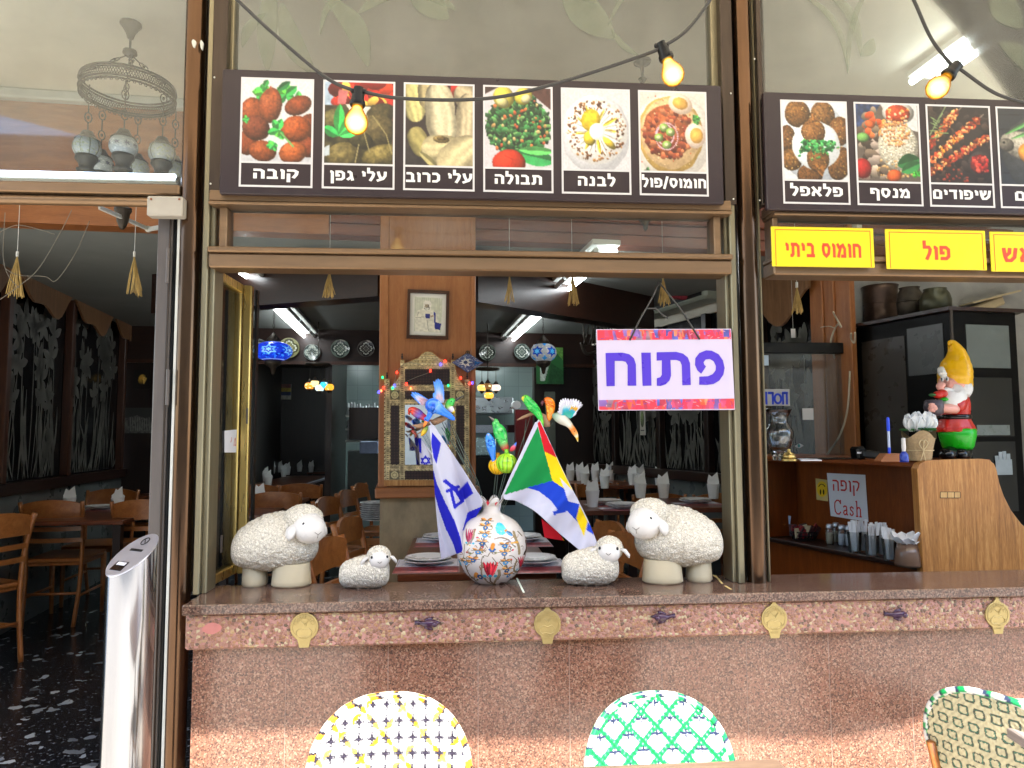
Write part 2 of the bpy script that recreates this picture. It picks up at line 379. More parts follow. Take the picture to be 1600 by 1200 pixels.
def terrazzo(name):
    m, n, b, L = nodes(name); c = coords(n)
    mp = c
    v = tex(n, 'Voronoi', Scale=15., Randomness=1.); 
    ds = tex(n, 'Noise', Scale=14., Detail=3.); L(c, ds.inputs['Vector'])
    ad = n.nodes.new('ShaderNodeVectorMath'); ad.operation = 'MULTIPLY_ADD'; ad.inputs[1].default_value = (.12, .12, 0); L(ds.outputs['Color'], ad.inputs[0]); L(c, ad.inputs[2]); L(ad.outputs[0], v.inputs['Vector'])
    sp = n.nodes.new('ShaderNodeSeparateColor'); L(v.outputs['Color'], sp.inputs[0])
    sz = n.nodes.new('ShaderNodeMapRange'); sz.inputs[1].default_value = .35; sz.inputs[2].default_value = 1.; sz.inputs[3].default_value = 0.; sz.inputs[4].default_value = .44; L(sp.outputs[0], sz.inputs[0])
    lt = n.nodes.new('ShaderNodeMath'); lt.operation = 'LESS_THAN'; L(v.outputs['Distance'], lt.inputs[0]); L(sz.outputs[0], lt.inputs[1])
    r = ramp(n, [(0, lin1('55585c')), (.5, lin1('8a8e92')), (1, lin1('9da0a2'))]); L(sp.outputs[1], r.inputs[0])
    nz = tex(n, 'Noise', Scale=60., Detail=4.); L(c, nz.inputs['Vector']); bs = ramp(n, [(.4, lin1('0c0d0f')), (.56, lin1('1c1e21')), (.64, lin1('4a4d52')), (.7, lin1('74777a'))]); L(nz.outputs[0], bs.inputs[0])
    mx = n.nodes.new('ShaderNodeMix'); mx.data_type = 'RGBA'; L(lt.outputs[0], mx.inputs[0]); L(bs.outputs[0], mx.inputs[6]); L(r.outputs[0], mx.inputs[7]); L(mx.outputs[2], b.inputs['Base Color'])
    b.inputs['Roughness'].default_value = .22; return m
def wool(name):
    m, n, b, L = nodes(name); c = coords(n)
    ds = tex(n, 'Noise', Scale=60., Detail=2.); L(c, ds.inputs['Vector'])
    ad = n.nodes.new('ShaderNodeVectorMath'); ad.operation = 'MULTIPLY_ADD'; ad.inputs[1].default_value = (.035,) * 3; L(ds.outputs['Color'], ad.inputs[0]); L(c, ad.inputs[2])
    v = tex(n, 'Voronoi', Scale=82., feature='DISTANCE_TO_EDGE', Randomness=1.); L(ad.outputs[0], v.inputs['Vector'])
    r = ramp(n, [(0, lin1('9d9587')), (.055, lin1('cbc4b5')), (.17, lin1('dcd6c8'))]); L(v.outputs['Distance'], r.inputs[0]); L(r.outputs[0], b.inputs['Base Color'])  # crevice shade between the curls is put into the colour
    b.inputs['Roughness'].default_value = .6; mr = n.nodes.new('ShaderNodeMapRange'); mr.inputs[2].default_value = .3; L(v.outputs['Distance'], mr.inputs[0])
    bump(n, b, mr.outputs[0], .6, .005); return m

bronze = mat('bronze_tube', (.10, .056, .032), .2, .92, .3, 5, stretch=(6, 6, .4), rvar=.08)
dkbronze = mat('dark_bronze', (.05, .036, .028), .35, .7, .25, 6, stretch=(6, 6, .5))
tan = mat('tan_anodised', (.2, .122, .065), .36, .5, .18, 6, stretch=(.6, 6, 6), bmp=.03)
olive = mat('olive_anodised', (.22, .19, .12), .35, .6, .15, 6, stretch=(6, 6, .4))
brass = mat('brass_frame', (.60, .44, .15), .3, .8, .05, 6, stretch=(6, 6, .5))
greyalu = mat('grey_aluminium', (.10, .085, .078), .45, .4, .15, 7, stretch=(6, 6, .5))
offwhite = mat('off_white_strip', 'b9bab4', .5, 0, .12, 8)
beige = mat('beige_box', '9a948a', .5, 0, .12, 9)
steel = mat('polished_steel', (.33, .335, .36), .13, 1., .06, 5, stretch=(5, 5, .3), rvar=.05)
steeld = mat('brushed_steel', (.45, .47, .5), .3, .9, .15, 8)
black = mat('black_plastic', (.005, .005, .0052), .4, 0, .3, 20, spec=.3)
blackgl = mat('black_gloss', (.004, .004, .0042), .14, 0, .3, 12, spec=.4)
board = mat('menu_board', '2c2227', .32, 0, .08, 4, spec=.35)
white = mat('white_print', 'c2c1c6', .4, 0, .03, 10)
ltr = mat('white_lettering', 'd8d8dc', .4, 0, .02, 10)
yellow = mat('yellow_sign', 'd8c608', .35, 0, .08, 5)
red = mat('red_lettering', 'e0401c', .4, 0, .05, 8)
purple = mat('purple_lettering', '4b32b4', .3, 0, .08, 6)
blue = mat('blue_lettering', '1b43d8', .35, 0, .08, 6)
pale = mat('pale_board', 'bcb2c8', .35, 0, .03, 6)
led = granite('ledge_granite', ('573f36', '6b5045', '4a3831', '74594c', '5e473d', '806a5c', '3e302b'), 230, .12)
clad = granite('wall_granite', ('83594a', '624639', '8d6755', '785543', '9a7966', '523c34', '86604f', '6d4f43'), 230, .2)
peb = pebbles('pebble_aggregate')
terr = terrazzo('black_terrazzo')
plaster = mat('ceiling_plaster', 'd6d0c0', .9, 0, .1, 3, .3, 55)
lowceil = mat('low_ceiling', '7c807c', .85, 0, .1, 2)
walnut = wood('walnut_panel', '2c160b', '40210f', '502b15', .4)
dkwood = wood('dark_wood', '140a07', '1e0f09', '29150b', .35)
dkwoodh = wood('dark_wood_level', '1a0d08', '26130b', '32190e', .35, (.9, 9, 9))
teak = wood('teak_panel', '85502c', '9a6238', 'a87246', .38, fine=1.4)
teakh = wood('teak_level', '7c4a28', '925a32', 'a2693e', .4, (.9, 9, 9))
cherry = wood('cherry_chair', '7a431c', '955a2a', 'ab6d3a', .32, (5, 5, 5))
redwood = wood('red_brown_slats', '5a2c1e', '6e3a28', '85492f', .45, (.9, 9, 9))
counterw = wood('counter_veneer', '5e2c10', '77390f', '8a4a1c', .3)
oak = wood('worn_oak', '6c4220', 'a87238', 'cf9c5c', .5, (9, 9, .55), fine=2.2)
tabw = wood('table_wood', '4a2413', '5f301a', '744022', .3, (.9, 9, 9))
outtab = wood('terrace_table_wood', '4a3a2e', '675446', '7e6a58', .35, (.9, 9, 9))
outtabg = wood('grey_table_boards', '6d645f', '877d78', '9c928c', .4, (.9, 9, 9))
travert = mat('stone_base', '857356', .5, 0, .4, 9, .2, 40, (1, 1, .6))
marble = mat('grey_marble', '565d5c', .3, 0, .35, 3)
clear = glass('window_glass', dirt=.045, ior=1.42)
dark_gl = glass('dark_partition_glass', (.55, .56, .55), .02)
tumbler = glass('tumbler_glass', (.9, .92, .92), .06)
etchm = mat('etched_frost', '8f968c', .7, 0, .12, 10)
dketch = mat('etched_flowers', '55544d', .7, 0, .25, 8)
printm = printed('printed_picture', .3)
glaze = printed('painted_glaze', .12)
cloth = printed('flag_cloth', .75, .2, .15)
feather = printed('painted_bird', .2, .5, .15)
weave = printed('woven_plastic', .35, .5)
woolm = wool('sheep_wool')
ceramic = mat('white_ceramic', 'cfccc9', .28, 0, .03, 6)
cream = mat('cream_ceramic', 'c4b799', .4, 0, .08, 7)
napkin = mat('paper_napkin', 'eeeeee', .8, 0, .05, 20)
paper = mat('white_paper', 'dcdce0', .7, 0, .04, 9)
straw = mat('straw', 'b99b5c', .75, 0, .3, 30)
copper = mat('tarnished_copper', (.10, .065, .05), .42, .8, .5, 7, .2, 20)
antique = mat('antique_bronze', (.05, .04, .03), .5, .6, .4, 20, .3, 60)
gold = mat('gold_medallion', (.42, .32, .13), .42, .55, .15, 20, .25, 70)
plum = mat('plum_glaze', '3a2038', .15, 0, .3, 12)
tube_on = glow('fluorescent_tube', 'f4fbff', 5)
tube_kit = glow('kitchen_tube', 'e8f8f8', 10); tube_high = glow('high_tube', 'f4fbff', 2.4); tube_streak = glow('streak_tube', 'd4e2ff', 3.5)
tube_off = mat('unlit_tube', 'c9cfcd', .4, 0, .05, 8)
whitemetal = mat('white_metal', 'c8c8c2', .45, 0, .1, 8)
cable = mat('black_cable', (.03, .028, .026), .55, 0, .2, 30)
wirem = mat('green_wire', '4b5a52', .4, .3, .1, 20)
stickm = mat('white_stick', 'c0c0cc', .4, 0, .04, 8)
branchm = mat('branch_wood', '94745a', .8, 0, .3, 30, .6, 50)
mirrorm = mat('mirror_glass', (.9, .9, .9), .02, 1., .01, 3, rvar=.01)
eyem = mat('dark_eye', (.02, .02, .025), .15, 0, .1, 30)
burlap = mat('burlap', 'a8906c', .9, 0, .25, 120, .8, 260)
leafm = mat('plant_leaf', '2f6b35', .45, 0, .3, 20)
petal = mat('white_petal', 'e6e9ea', .5, 0, .06, 14)
skin = mat('gnome_skin', 'e9a898', .35, 0, .06, 20)
gyellow = mat('gnome_yellow', 'f2b90c', .3, 0, .06, 12)
gred = mat('gnome_red', 'c22417', .3, 0, .1, 12)
ggreen = mat('gnome_green', '14b418', .3, 0, .08, 12)
gwhite = mat('gnome_beard', 'e8e6e2', .4, 0, .06, 30, .4, 60)
# ---------------------------------------------------------------- lettering: square Hebrew strokes drawn as flat strips
GL = {'ק': (.78, [[(.02, .9), (.48, .9), (.66, .76), (.62, .48), (.42, .12)], [(.12, .58), (.12, -.32)]]),
 'ו': (.3, [[(.02, .9), (.1, .9), (.19, .82), (.19, 0)]]),
 'ב': (.74, [[(.06, .9), (.4, .9), (.54, .76), (.54, .12)], [(.02, .1), (.74, .1)]]),
 'ה': (.74, [[(.02, .9), (.46, .9), (.63, .76), (.63, 0)], [(.13, .58), (.13, 0)]]),
 'ע': (.78, [[(.68, 1), (.66, .55), (.5, .25), (.02, .03)], [(.12, 1), (.2, .62), (.36, .22)]]),
 'ל': (.6, [[(.1, 1.38), (.1, .9), (.4, .9), (.5, .74), (.44, .45), (.22, 0)]]),
 'י': (.3, [[(.02, .9), (.1, .9), (.19, .82), (.19, .45)]]),
 'ג': (.54, [[(.06, .9), (.22, .9), (.33, .78), (.36, .45), (.46, 0)], [(.34, .36), (.04, .06)]]),
 'פ': (.74, [[(.34, .5), (.11, .5), (.11, .9), (.44, .9), (.62, .74), (.62, .26), (.46, .1), (.04, .1)]]),
 'ף': (.74, [[(.34, .5), (.11, .5), (.11, .9), (.44, .9), (.62, .74), (.62, -.34)]]),
 'ן': (.3, [[(.02, .9), (.1, .9), (.19, .82), (.19, -.34)]]),
 'כ': (.64, [[(.03, .9), (.36, .9), (.53, .72), (.53, .28), (.36, .1), (.03, .1)]]),
 'ך': (.66, [[(.02, .9), (.4, .9), (.55, .76), (.55, -.34)]]),
 'ר': (.64, [[(.02, .9), (.38, .9), (.53, .76), (.53, 0)]]),
 'ת': (.84, [[(.06, .9), (.52, .9), (.7, .75), (.7, 0)], [(.24, .82), (.24, .22), (.16, .1), (.0, .1)]]),
 'נ': (.5, [[(.1, .9), (.26, .9), (.36, .78), (.36, .12)], [(.02, .1), (.46, .1)]]),
 'ח': (.76, [[(.02, .9), (.46, .9), (.64, .76), (.64, 0)], [(.13, .82), (.13, 0)]]),
 'מ': (.82, [[(.34, .1), (.68, .1), (.68, .62), (.52, .88), (.34, .78), (.1, 0)], [(.04, 1), (.2, .66)]]),
 'ם': (.76, [[(.12, .9), (.46, .9), (.63, .76), (.63, .1), (.12, .1), (.12, .88)]]),
 'ס': (.76, [[(.06, .9), (.5, .9), (.65, .68), (.58, .28), (.38, .09), (.2, .24), (.12, .52), (.12, .85)]]),
 'א': (.76, [[(.06, 1), (.68, 0)], [(.62, 1), (.6, .66), (.44, .42)], [(.11, 0), (.11, .3), (.28, .6)]]),
 'ש': (.96, [[(.1, 1), (.16, .4), (.26, .1), (.52, .1), (.74, .34), (.84, 1)], [(.47, 1), (.43, .64), (.2, .42)]]),
 'ד': (.68, [[(.02, .9), (.66, .9)], [(.5, .82), (.5, 0)]]),
 '/': (.42, [[(.04, -.15), (.36, 1.2)]]), ' ': (.36, []), '-': (.4, [[(.04, .5), (.36, .5)]]),
 'C': (.86, [[(.78, 1.0), (.74, 1.12), (.58, 1.3), (.36, 1.3), (.14, 1.08), (.1, .68), (.16, .28), (.36, .08), (.6, .08), (.8, .3)], [(.78, 1.36), (.78, .98)]]),
 'a': (.62, [[(.1, .72), (.2, .84), (.4, .84), (.47, .7), (.47, .14), (.6, .06)], [(.45, .5), (.2, .42), (.11, .25), (.2, .09), (.34, .1), (.46, .25)]]),
 's': (.54, [[(.43, .64), (.42, .76), (.26, .84), (.12, .72), (.18, .54), (.38, .4), (.43, .22), (.28, .08), (.1, .14), (.09, .3)]]),
 'h': (.68, [[(.03, 1.34), (.16, 1.34), (.16, .06)], [(.16, .62), (.28, .82), (.44, .82), (.53, .66), (.53, .06)], [(.03, .05), (.29, .05)], [(.4, .05), (.66, .05)]])}
def ribbon(mb, pts, wd, put, z):
    n = len(pts); L = []; Rr = []
    for i, (x, y) in enumerate(pts):
        ds = []
        if i > 0: dx, dy = x - pts[i - 1][0], y - pts[i - 1][1]; l = math.hypot(dx, dy); ds.append((dx / l, dy / l))
        if i < n - 1: dx, dy = pts[i + 1][0] - x, pts[i + 1][1] - y; l = math.hypot(dx, dy); ds.append((dx / l, dy / l))
        nx = -sum(d[1] for d in ds); ny = sum(d[0] for d in ds); l = math.hypot(nx, ny) or 1; nx, ny = nx / l, ny / l
        k = 1 / max(.6, -ds[0][1] * nx + ds[0][0] * ny)
        L.append(put(x + nx * wd / 2 * k, y + ny * wd / 2 * k, z)); Rr.append(put(x - nx * wd / 2 * k, y - ny * wd / 2 * k, z))
    mb.add(L + Rr, [(i, i + 1, n + i + 1, n + i) for i in range(n - 1)])
def word(text, o, u, v, nrm, h, wid=None, sw=.2, ltrs=False, gap=.13):
    """text centred at o (baseline centre); u right, v up, nrm towards the reader; h is the letter height"""
    o, u, v, nrm = Vector(o), Vector(u).normalized(), Vector(v).normalized(), Vector(nrm).normalized(); mb = MB()
    seq = text if ltrs else text[::-1]; tot = sum(GL[c][0] + gap for c in seq) - gap
    sx = (wid / tot) if wid else h; x = -tot / 2; k = 0
    for c in seq:
        g = GL[c]
        for st in g[1]:
            k += 1; ribbon(mb, st, sw, lambda a, b, z, x0=x: o + u * ((x0 + a) * sx) + v * (b * h) + nrm * z, .0006 + .00012 * (k % 6))
        x += g[0] + gap
    return mb
# ---------------------------------------------------------------- the setting
struct(obj('pavement', MB().box((-30, -40, -.2), (30, .02, 0)), granite('pavement_stone', ('aaa498', 'b5afa2', 'c0b9ab', 'a09a90'), 60, .6), None))
struct(obj('floor', MB().box((-8, .02, -.2), (8, 14, FL)), terr))
VF = 1.5; ZL = Q(150, 352, VF).z; ZH = Q(150, 150, VF).z; VB = 5.1
def iv(u, v, z): return UX * u + VX * v + Vector((0, 0, z))
def ibox(mb, u0, u1, v0, v1, z0, z1, bev=0):      # box square to the dining room
    rot = Matrix((UX, VX, ZX)).transposed(); return mb.obox(iv((u0 + u1) / 2, (v0 + v1) / 2, (z0 + z1) / 2), (abs(u1 - u0), abs(v1 - v0), abs(z1 - z0)), rot, bev)
def qu(px, py, V): return Q(px, py, V).dot(UX)
def qbox(mb, x0, y0, x1, y1, V0, V1, bev=0):      # box whose near face fills these pixels' place at depth V0
    xm, ym = (x0 + x1) / 2, (y0 + y1) / 2
    return ibox(mb, qu(x0, ym, V0), qu(x1, ym, V0), V0, V1, Q(xm, y1, V0).z, Q(xm, y0, V0).z, bev)
def fbox(mb, x0, y0, x1, y1, Y0, Y1, bev=0):
    xm, ym = (x0 + x1) / 2, (y0 + y1) / 2
    return mb.box((P(x0, ym, Y0).x, Y0, P(xm, y1, Y0).z), (P(x1, ym, Y0).x, Y1, P(xm, y0, Y0).z), bev)
mb = MB(); mb.box((-7, .06, ZH), (7, 2.6, ZH + .1)); struct(obj('ceiling', mb, plaster))
mb = MB(); ibox(mb, -5, 5, VF + .12, 12, ZL, ZL + .1); struct(obj('ceiling_lower', mb, lowceil))
# wooden fascia where the high front ceiling drops
t = thing('wood_fascia', 'long reddish wooden fascia below the high front ceiling', 'fascia', iv(0, VF, ZL))
mb = MB(); ibox(mb, -4.6, -.6, VF, VF + .12, ZL, ZH - .055); obj('panel', mb, teakh, t)
mb = MB(); zs = [ZL + k * (ZH - .055 - ZL) / 9 for k in range(10)]
for k in range(9): ibox(mb, -.6, 4.6, VF + (.02 if k % 2 else 0), VF + .12, zs[k], zs[k + 1] - .006, .006)
obj('slats', mb, redwood, t)
mb = MB(); ibox(mb, -4.6, 4.6, VF - .05, VF + .1, ZH - .055, ZH - .002, .008); obj('cornice', mb, offwhite, t)
# side walls
def PV(px, py, p0, p1):
    p0, p1 = Vector((*p0, 0)), Vector((*p1, 0)); n = (p1 - p0).cross(ZX); d = ray(px, py); return CAM + d * (n.dot(p0 - CAM) / n.dot(d))
LW = ((-2.72, .1), tuple(Q(190, 735, VB).xy)); RW = ((2.62, 1.0), (1.15, 6.35))
def wallbox(mb, W, s0, s1, z0, z1, off0, off1, bev=0):   # s in metres from the near end, off towards the room
    a, b = Vector((*W[0], 0)), Vector((*W[1], 0)); t_ = (b - a).normalized(); n = t_.cross(ZX)
    if n.x * (0 - a.x) < 0: n = -n
    c = a + t_ * (s0 + s1) / 2 + n * (off0 + off1) / 2 + Vector((0, 0, (z0 + z1) / 2))
    return mb.obox(c, (abs(off1 - off0), s1 - s0, z1 - z0), Matrix((n, t_, ZX)).transposed(), bev)
def ws(W, p): a, b = Vector(W[0]), Vector(W[1]); return (Vector((p.x, p.y)) - a).dot((b - a).normalized())
def wp(W, s, z, off=0):
    a, b = Vector((*W[0], 0)), Vector((*W[1], 0)); t_ = (b - a).normalized(); n = t_.cross(ZX)
    if n.x * (0 - a.x) < 0: n = -n
    return a + t_ * s + n * off + Vector((0, 0, z))
def bloom(mb, put, w_, h_, seed):
    """etched stems, blades and iris flowers inside w_ x h_"""
    r = random.Random(seed)
    def leaf(x0, y0, x1, y1, wd, bend=0.):
        wd *= 1.25
        pts = []; n = 9
        for sgn in (1, -1):
            for i in range(n):
                tt = i / (n - 1) if sgn > 0 else 1 - i / (n - 1)
                dx, dy = x1 - x0, y1 - y0; L = math.hypot(dx, dy) or 1
                cx = x0 + dx * tt - dy / L * bend * math.sin(tt * PI); cy = y0 + dy * tt + dx / L * bend * math.sin(tt * PI)
                k = sgn * wd * math.sin(min(.97, tt * .95 + .03) * PI) ** .8
                pts.append((min(max(cx - dy / L * k, 0), w_), min(max(cy + dx / L * k, 0), h_)))
        mb.add([put(x, y) for x, y in pts], [tuple(range(len(pts)))])
    for i in range(int(9 * w_ / .5) + 4):
        x = r.uniform(.04, .96) * w_; hh = r.uniform(.18, .48) * h_
        leaf(x, 0, x + r.uniform(-.18, .18) * w_, hh, .011 + .006 * r.random(), r.uniform(-.05, .05))
    for i in range(int(7 * w_ / .5) + 2):
        x = r.uniform(.1, .9) * w_; y = r.uniform(.38, .92) * h_; x0 = x + r.uniform(-.12, .12) * w_
        leaf(x0, 0, x, y, .006, r.uniform(-.04, .04))
        for k in range(6):
            a = R((80, 100, 25, 155, -60, 240)[k]) + r.uniform(-.2, .2); l = (.17, .16, .13, .13, .12, .12)[k] * r.uniform(.8, 1.15)
            leaf(x, y, x + l * math.cos(a), y + l * math.sin(a), .024 if k < 2 else .027, r.uniform(-.015, .015))
SILL = 1.2
def panelled(W, name, label, cuts, s1, seed, zglass, s0=0.):
    t = thing(name, label, 'wall', wp(W, 0, FL))
    mb = MB(); wallbox(mb, W, s0, s1, FL, SILL - .08, -.06, 0); obj('wainscot', mb, marble, t)
    mb = MB(); wallbox(mb, W, s0, s1, SILL - .08, SILL, -.06, .045, .006); obj('sill', mb, dkwoodh, t)
    mb = MB(); wallbox(mb, W, s0, s1, zglass, ZH, -.06, -.02); obj('upper_wall', mb, plaster, t)
    for i, (a, b) in enumerate(zip(cuts[:-1], cuts[1:])):
        mb = MB(); wallbox(mb, W, a, b, SILL, zglass, -.05, -.04); g = obj('glass_panel', mb, blackgl, t)
        mb = MB(); bloom(mb, lambda x, y: wp(W, a + .03 + x, SILL + .01 + y, -.036), b - a - .06, zglass - SILL - .1, seed + i); obj('etched_flowers', mb, dketch, g)
        mb = MB(); wallbox(mb, W, b - .03, b + .03, SILL, zglass, -.04, .02, .004); obj('mullion', mb, walnut if seed < 50 else dkwood, t)
    return t
sL = ws(LW, Vector((*LW[1], 0))); sm = ws(LW, PV(109, 600, *LW)); zsh = PV(0, 398, *LW).z
panelled(LW, 'partition_wall', 'dark wood and glass partition etched with irises on the door side', [sm - 2.1, sm - 1.05, sm, sL - .05], sL, 5, zsh, .0)
t = thing('valance', 'scalloped wooden valance above the etched glass partition', 'valance', wp(LW, sm, zsh - .3))
n_ = 60; pts = []
for i in range(n_ + 1):
    s = sm - 2.1 + (sL - sm + 2.1) * i / n_; pts.append((s, zsh - .2 - .085 * math.sin((s - sm) * 2 * PI / .95 - 1.2) - .05 * math.sin((s - sm) * 4 * PI / .95)))
mb = MB(); mb.slab([wp(LW, s, z, .03) for s, z in pts] + [wp(LW, pts[-1][0], zsh, .03), wp(LW, pts[0][0], zsh, .03)], wp(LW, 0, 0, .018) - wp(LW, 0, 0)); obj('board', mb, wood('valance_wood', '5f4128', '775538', '8f6b4a', .3), t)
mb = MB(); wallbox(mb, LW, 0, sL, zsh, zsh + .03, -.02, .26, .004); tag(obj('wall_shelf', mb, dkwoodh), 'dark wall shelf lined with old copper jugs', 'shelf')
zr = PV(1100, 520, *RW).z
sR = [ws(RW, PV(px, 640, *RW)) for px in (1278, 1192, 1105, 1030, 960, 890)]
panelled(RW, 'partition_wall', 'dark partition with etched glass flowers behind the cash counter', sR, sR[-1] + .6, 60, 2.5, ws(RW, PV(1345, 600, *RW)))
# back wall with header, openings to the kitchen
t = thing('back_wall', 'dark wooden back wall with header and kitchen openings', 'wall', iv(0, VB, FL))
zh = Q(500, 567, VB).z
mb = MB(); ibox(mb, -4.2, 3.2, VB, VB + .12, zh, ZL); obj('header', mb, dkwoodh, t)
mb = MB()
VD = 9.4
for x0, x1 in ((-120, 330), (594, 742), (836, 1240)): ibox(mb, qu(x0, 650, VB), qu(x1, 650, VB), VB + .03, VB + .15, FL, zh)
ibox(mb, qu(300, 650, VD) - .6, qu(541, 650, VD), VD, VD + .1, FL, ZL); ibox(mb, qu(541, 650, 7.3) - .06, qu(541, 650, 7.3), VB + .1, VD, FL, ZL); ibox(mb, qu(330, 650, VB) - .1, qu(330, 650, VB), VB + .03, VD, FL, ZL)
obj('panelling', mb, dkwood, t)
mb = MB(); ibox(mb, -4.2, 3.2, VB - .03, VB, zh - .02, zh + .015); obj('moulding', mb, walnut, t)
tile, n_, b_, L_ = nodes('kitchen_tiles')
br = tex(n_, 'Brick', Scale=5.); br.inputs['Color1'].default_value = lin1('8fa0a0'); br.inputs['Color2'].default_value = lin1('9aa9a8'); br.inputs['Mortar'].default_value = lin1('7f8d8d'); br.offset = 0; br.inputs['Mortar Size'].default_value = .012; br.inputs['Brick Width'].default_value = 1.; br.inputs['Row Height'].default_value = 1.
L_(coords(n_, (1, 1, 1), (R(90), 0, 0)), br.inputs['Vector']); L_(br.outputs[0], b_.inputs['Base Color']); b_.inputs['Roughness'].default_value = .2
mb = MB(); ibox(mb, qu(541, 650, 7.3) + .001, 2.2, 7.3, 7.4, FL, ZL); tag(obj('kitchen_wall', mb, tile), 'pale tiled kitchen wall seen through the openings', 'wall')
# dark cross beams under the lower ceiling
def beam(p, q, z0): 
    a = Vector((p.x, p.y, (z0 + ZL) / 2)); b = Vector((q.x, q.y, (z0 + ZL) / 2)); mb = MB(); mb.bar(a, b, .16, ZL - z0 + .004); return mb
zb = ZL - .27
tag(obj('ceiling_beam', beam(G(250, 492, zb), G(600, 466, zb), zb), dkwoodh), 'dark wooden ceiling beam between the door and the column', 'beam')
tag(obj('ceiling_beam', beam(G(735, 474, zb), G(1010, 517, zb), zb), dkwoodh), 'dark wooden ceiling beam slanting away right of the column', 'beam')
# column
t = thing('wood_column', 'wood panelled column on a travertine base hung with a mirror', 'column', Q(668, 900, VF) * 1.0)
u0, u1 = qu(593, 500, VF - .03), qu(743, 500, VF - .03); zc = Q(668, 760, VF).z; zs_ = Q(668, 776, VF).z
mb = MB(); ibox(mb, u0 + .05, u1 - .028, VF - .03, VF + .45, zc, ZH - .06); obj('panel', mb, teak, t)
mb = MB(); ibox(mb, u0, u0 + .05, VF - .042, VF + .45, zc, ZH - .06, .004); ibox(mb, u1 - .028, u1, VF - .042, VF + .45, zc, ZH - .06, .004); obj('edge_trim', mb, teak, t)
mb = MB(); ibox(mb, u0 - .015, u1 + .02, VF - .075, VF + .46, zs_, zc, .006); obj('ledge', mb, teakh, t)
mb = MB(); ibox(mb, u0 + .01, u1 - .01, VF - .02, VF + .44, FL, zs_); obj('stone_base', mb, travert, t)
# ---------------------------------------------------------------- shopfront
t = sf = thing('shopfront', 'bronze metal shopfront framework with tube pillars and glass transoms', 'shopfront', (0, 0, 0))
LT = .98
for px0, py0, zb_ in ((283, 850, .0), (1181.5, 860, LT)):
    c = P(px0, py0, 0.); mb = MB(); mb.tube([(c.x, 0, zb_), (c.x, 0, 3.6)], .034, 28); obj('pillar', mb, bronze, sf, smooth=40)
xl = P(283, 850, 0).x; xr = P(1181.5, 860, 0).x
def vpost(px, py, wd, Y0, Y1, z0, z1, m, nm='post'):
    x = P(px, py, Y0).x; mb = MB(); mb.box((x - wd / 2, Y0, z0), (x + wd / 2, Y1, z1), .003); return obj(nm, mb, m, sf)
vpost(309, 800, .020, -.025, .07, LT, 3.6, olive); vpost(321, 800, .018, -.005, .09, LT, 3.6, olive)
vpost(300, 800, .012, .012, .06, LT, 3.6, dkbronze)
vpost(1146, 800, .014, -.005, .09, LT, 3.6, olive); vpost(1157, 800, .022, -.025, .07, LT, 3.6, olive); vpost(1166, 800, .010, .012, .06, LT, 3.6, dkbronze)
vpost(1200, 800, .008, -.01, .07, LT, 3.6, olive)
zb1, zt1 = P(730, 328, 0).z, P(730, 311, 0).z; zb2, zl2, zt2 = P(730, 426, 0).z, P(730, 404, 0).z, P(730, 396, 0).z
x0, x1 = P(331, 400, 0).x, P(1138, 400, 0).x
for a, b in ((x0, x1), (P(1203, 430, 0).x, 3.4)):
    mb = MB(); mb.box((a, -.045, zb1), (b, .06, zt1), .004); mb.box((a, -.052, zb1 - .012), (b, .05, zb1 - .001), .003); obj('transom_bar', mb, tan, sf)
    mb = MB(); mb.box((a, -.035, zb2), (b, .06, zl2 - .001), .005); mb.box((a, -.05, zl2), (b, .06, zt2), .004); obj('transom_bar', mb, tan, sf)
for px in (348, 1121, 1212): vpost(px, 365, .026 if px != 1212 else .02, -.02, .055, zt2, zb1 - .012, tan)
vpost(357, 60, .035, .0, .06, zt1, 3.6, olive); vpost(1118, 60, .035, .0, .06, zt1, 3.6, olive)
vpost(340, 200, .05, -.035, .05, zt1 - .01, 3.6, dkbronze); vpost(1139, 200, .045, -.035, .05, zt1 - .01, 3.6, dkbronze); vpost(1191, 200, .018, -.035, .05, zt1 - .01, 3.6, dkbronze)
for px, py in ((335, 121), (329, 287), (1142, 146), (1146, 311), (1179, 92), (1187, 313)): obj('screw', MB().ell(P(px, py, -.037), (.0035, .003, .0035), None, 8, 6), whitemetal, sf, smooth=True)
mb = MB()       # flaked paint spots on the left pillar
for px, py, a, b in ((303, 68, .007, .016), (315, 70, .005, .018)):
    p = P(px, py, -.036); mb.prism([(a * math.cos(k) * (1 + .25 * math.sin(3 * k)), b * math.sin(k) * (1 + .2 * math.cos(2 * k + 1))) for k in [i * PI / 8 for i in range(16)]], p, XX, ZX, (0, .008, 0))
obj('bare_patch', mb, offwhite, sf)
# door side
zd0, zd1, zd2 = P(140, 322, 0).z, P(140, 306, 0).z, P(140, 290, 0).z; xj = xl - .03
mb = MB(); mb.box((-4, -.03, zd1 + .001), (xj, .06, zd2), .004); mb.tube([(-4, -.005, zd0 + .016), (xj, -.005, zd0 + .016)], .017, 14); obj('door_header', mb, tan, sf, smooth=40)
vpost(246, 740, .05, -.01, .06, .0, zd0, greyalu, 'door_jamb'); vpost(261, 740, .012, .0, .07, .0, zd0, black, 'door_seal'); vpost(268.5, 740, .015, -.02, .06, .0, zd0 - .02, offwhite, 'door_strip')
vpost(253, 740, .006, -.016, .02, .0, zd0, dkbronze, 'door_seal')
for py in (415, 605): 
    p = P(262, py, -.03); mb = MB(); mb.tube([p - ZX * .06, p + ZX * .06], .006, 10); obj('hinge', mb, greyalu, sf, smooth=40)
mb = MB(); fbox(mb, 229, 306, 285, 337, -.075, -.034, .004); k = obj('lock_cover', mb, beige, sf)
rustm = mat('rust', '7a4a30', .7)
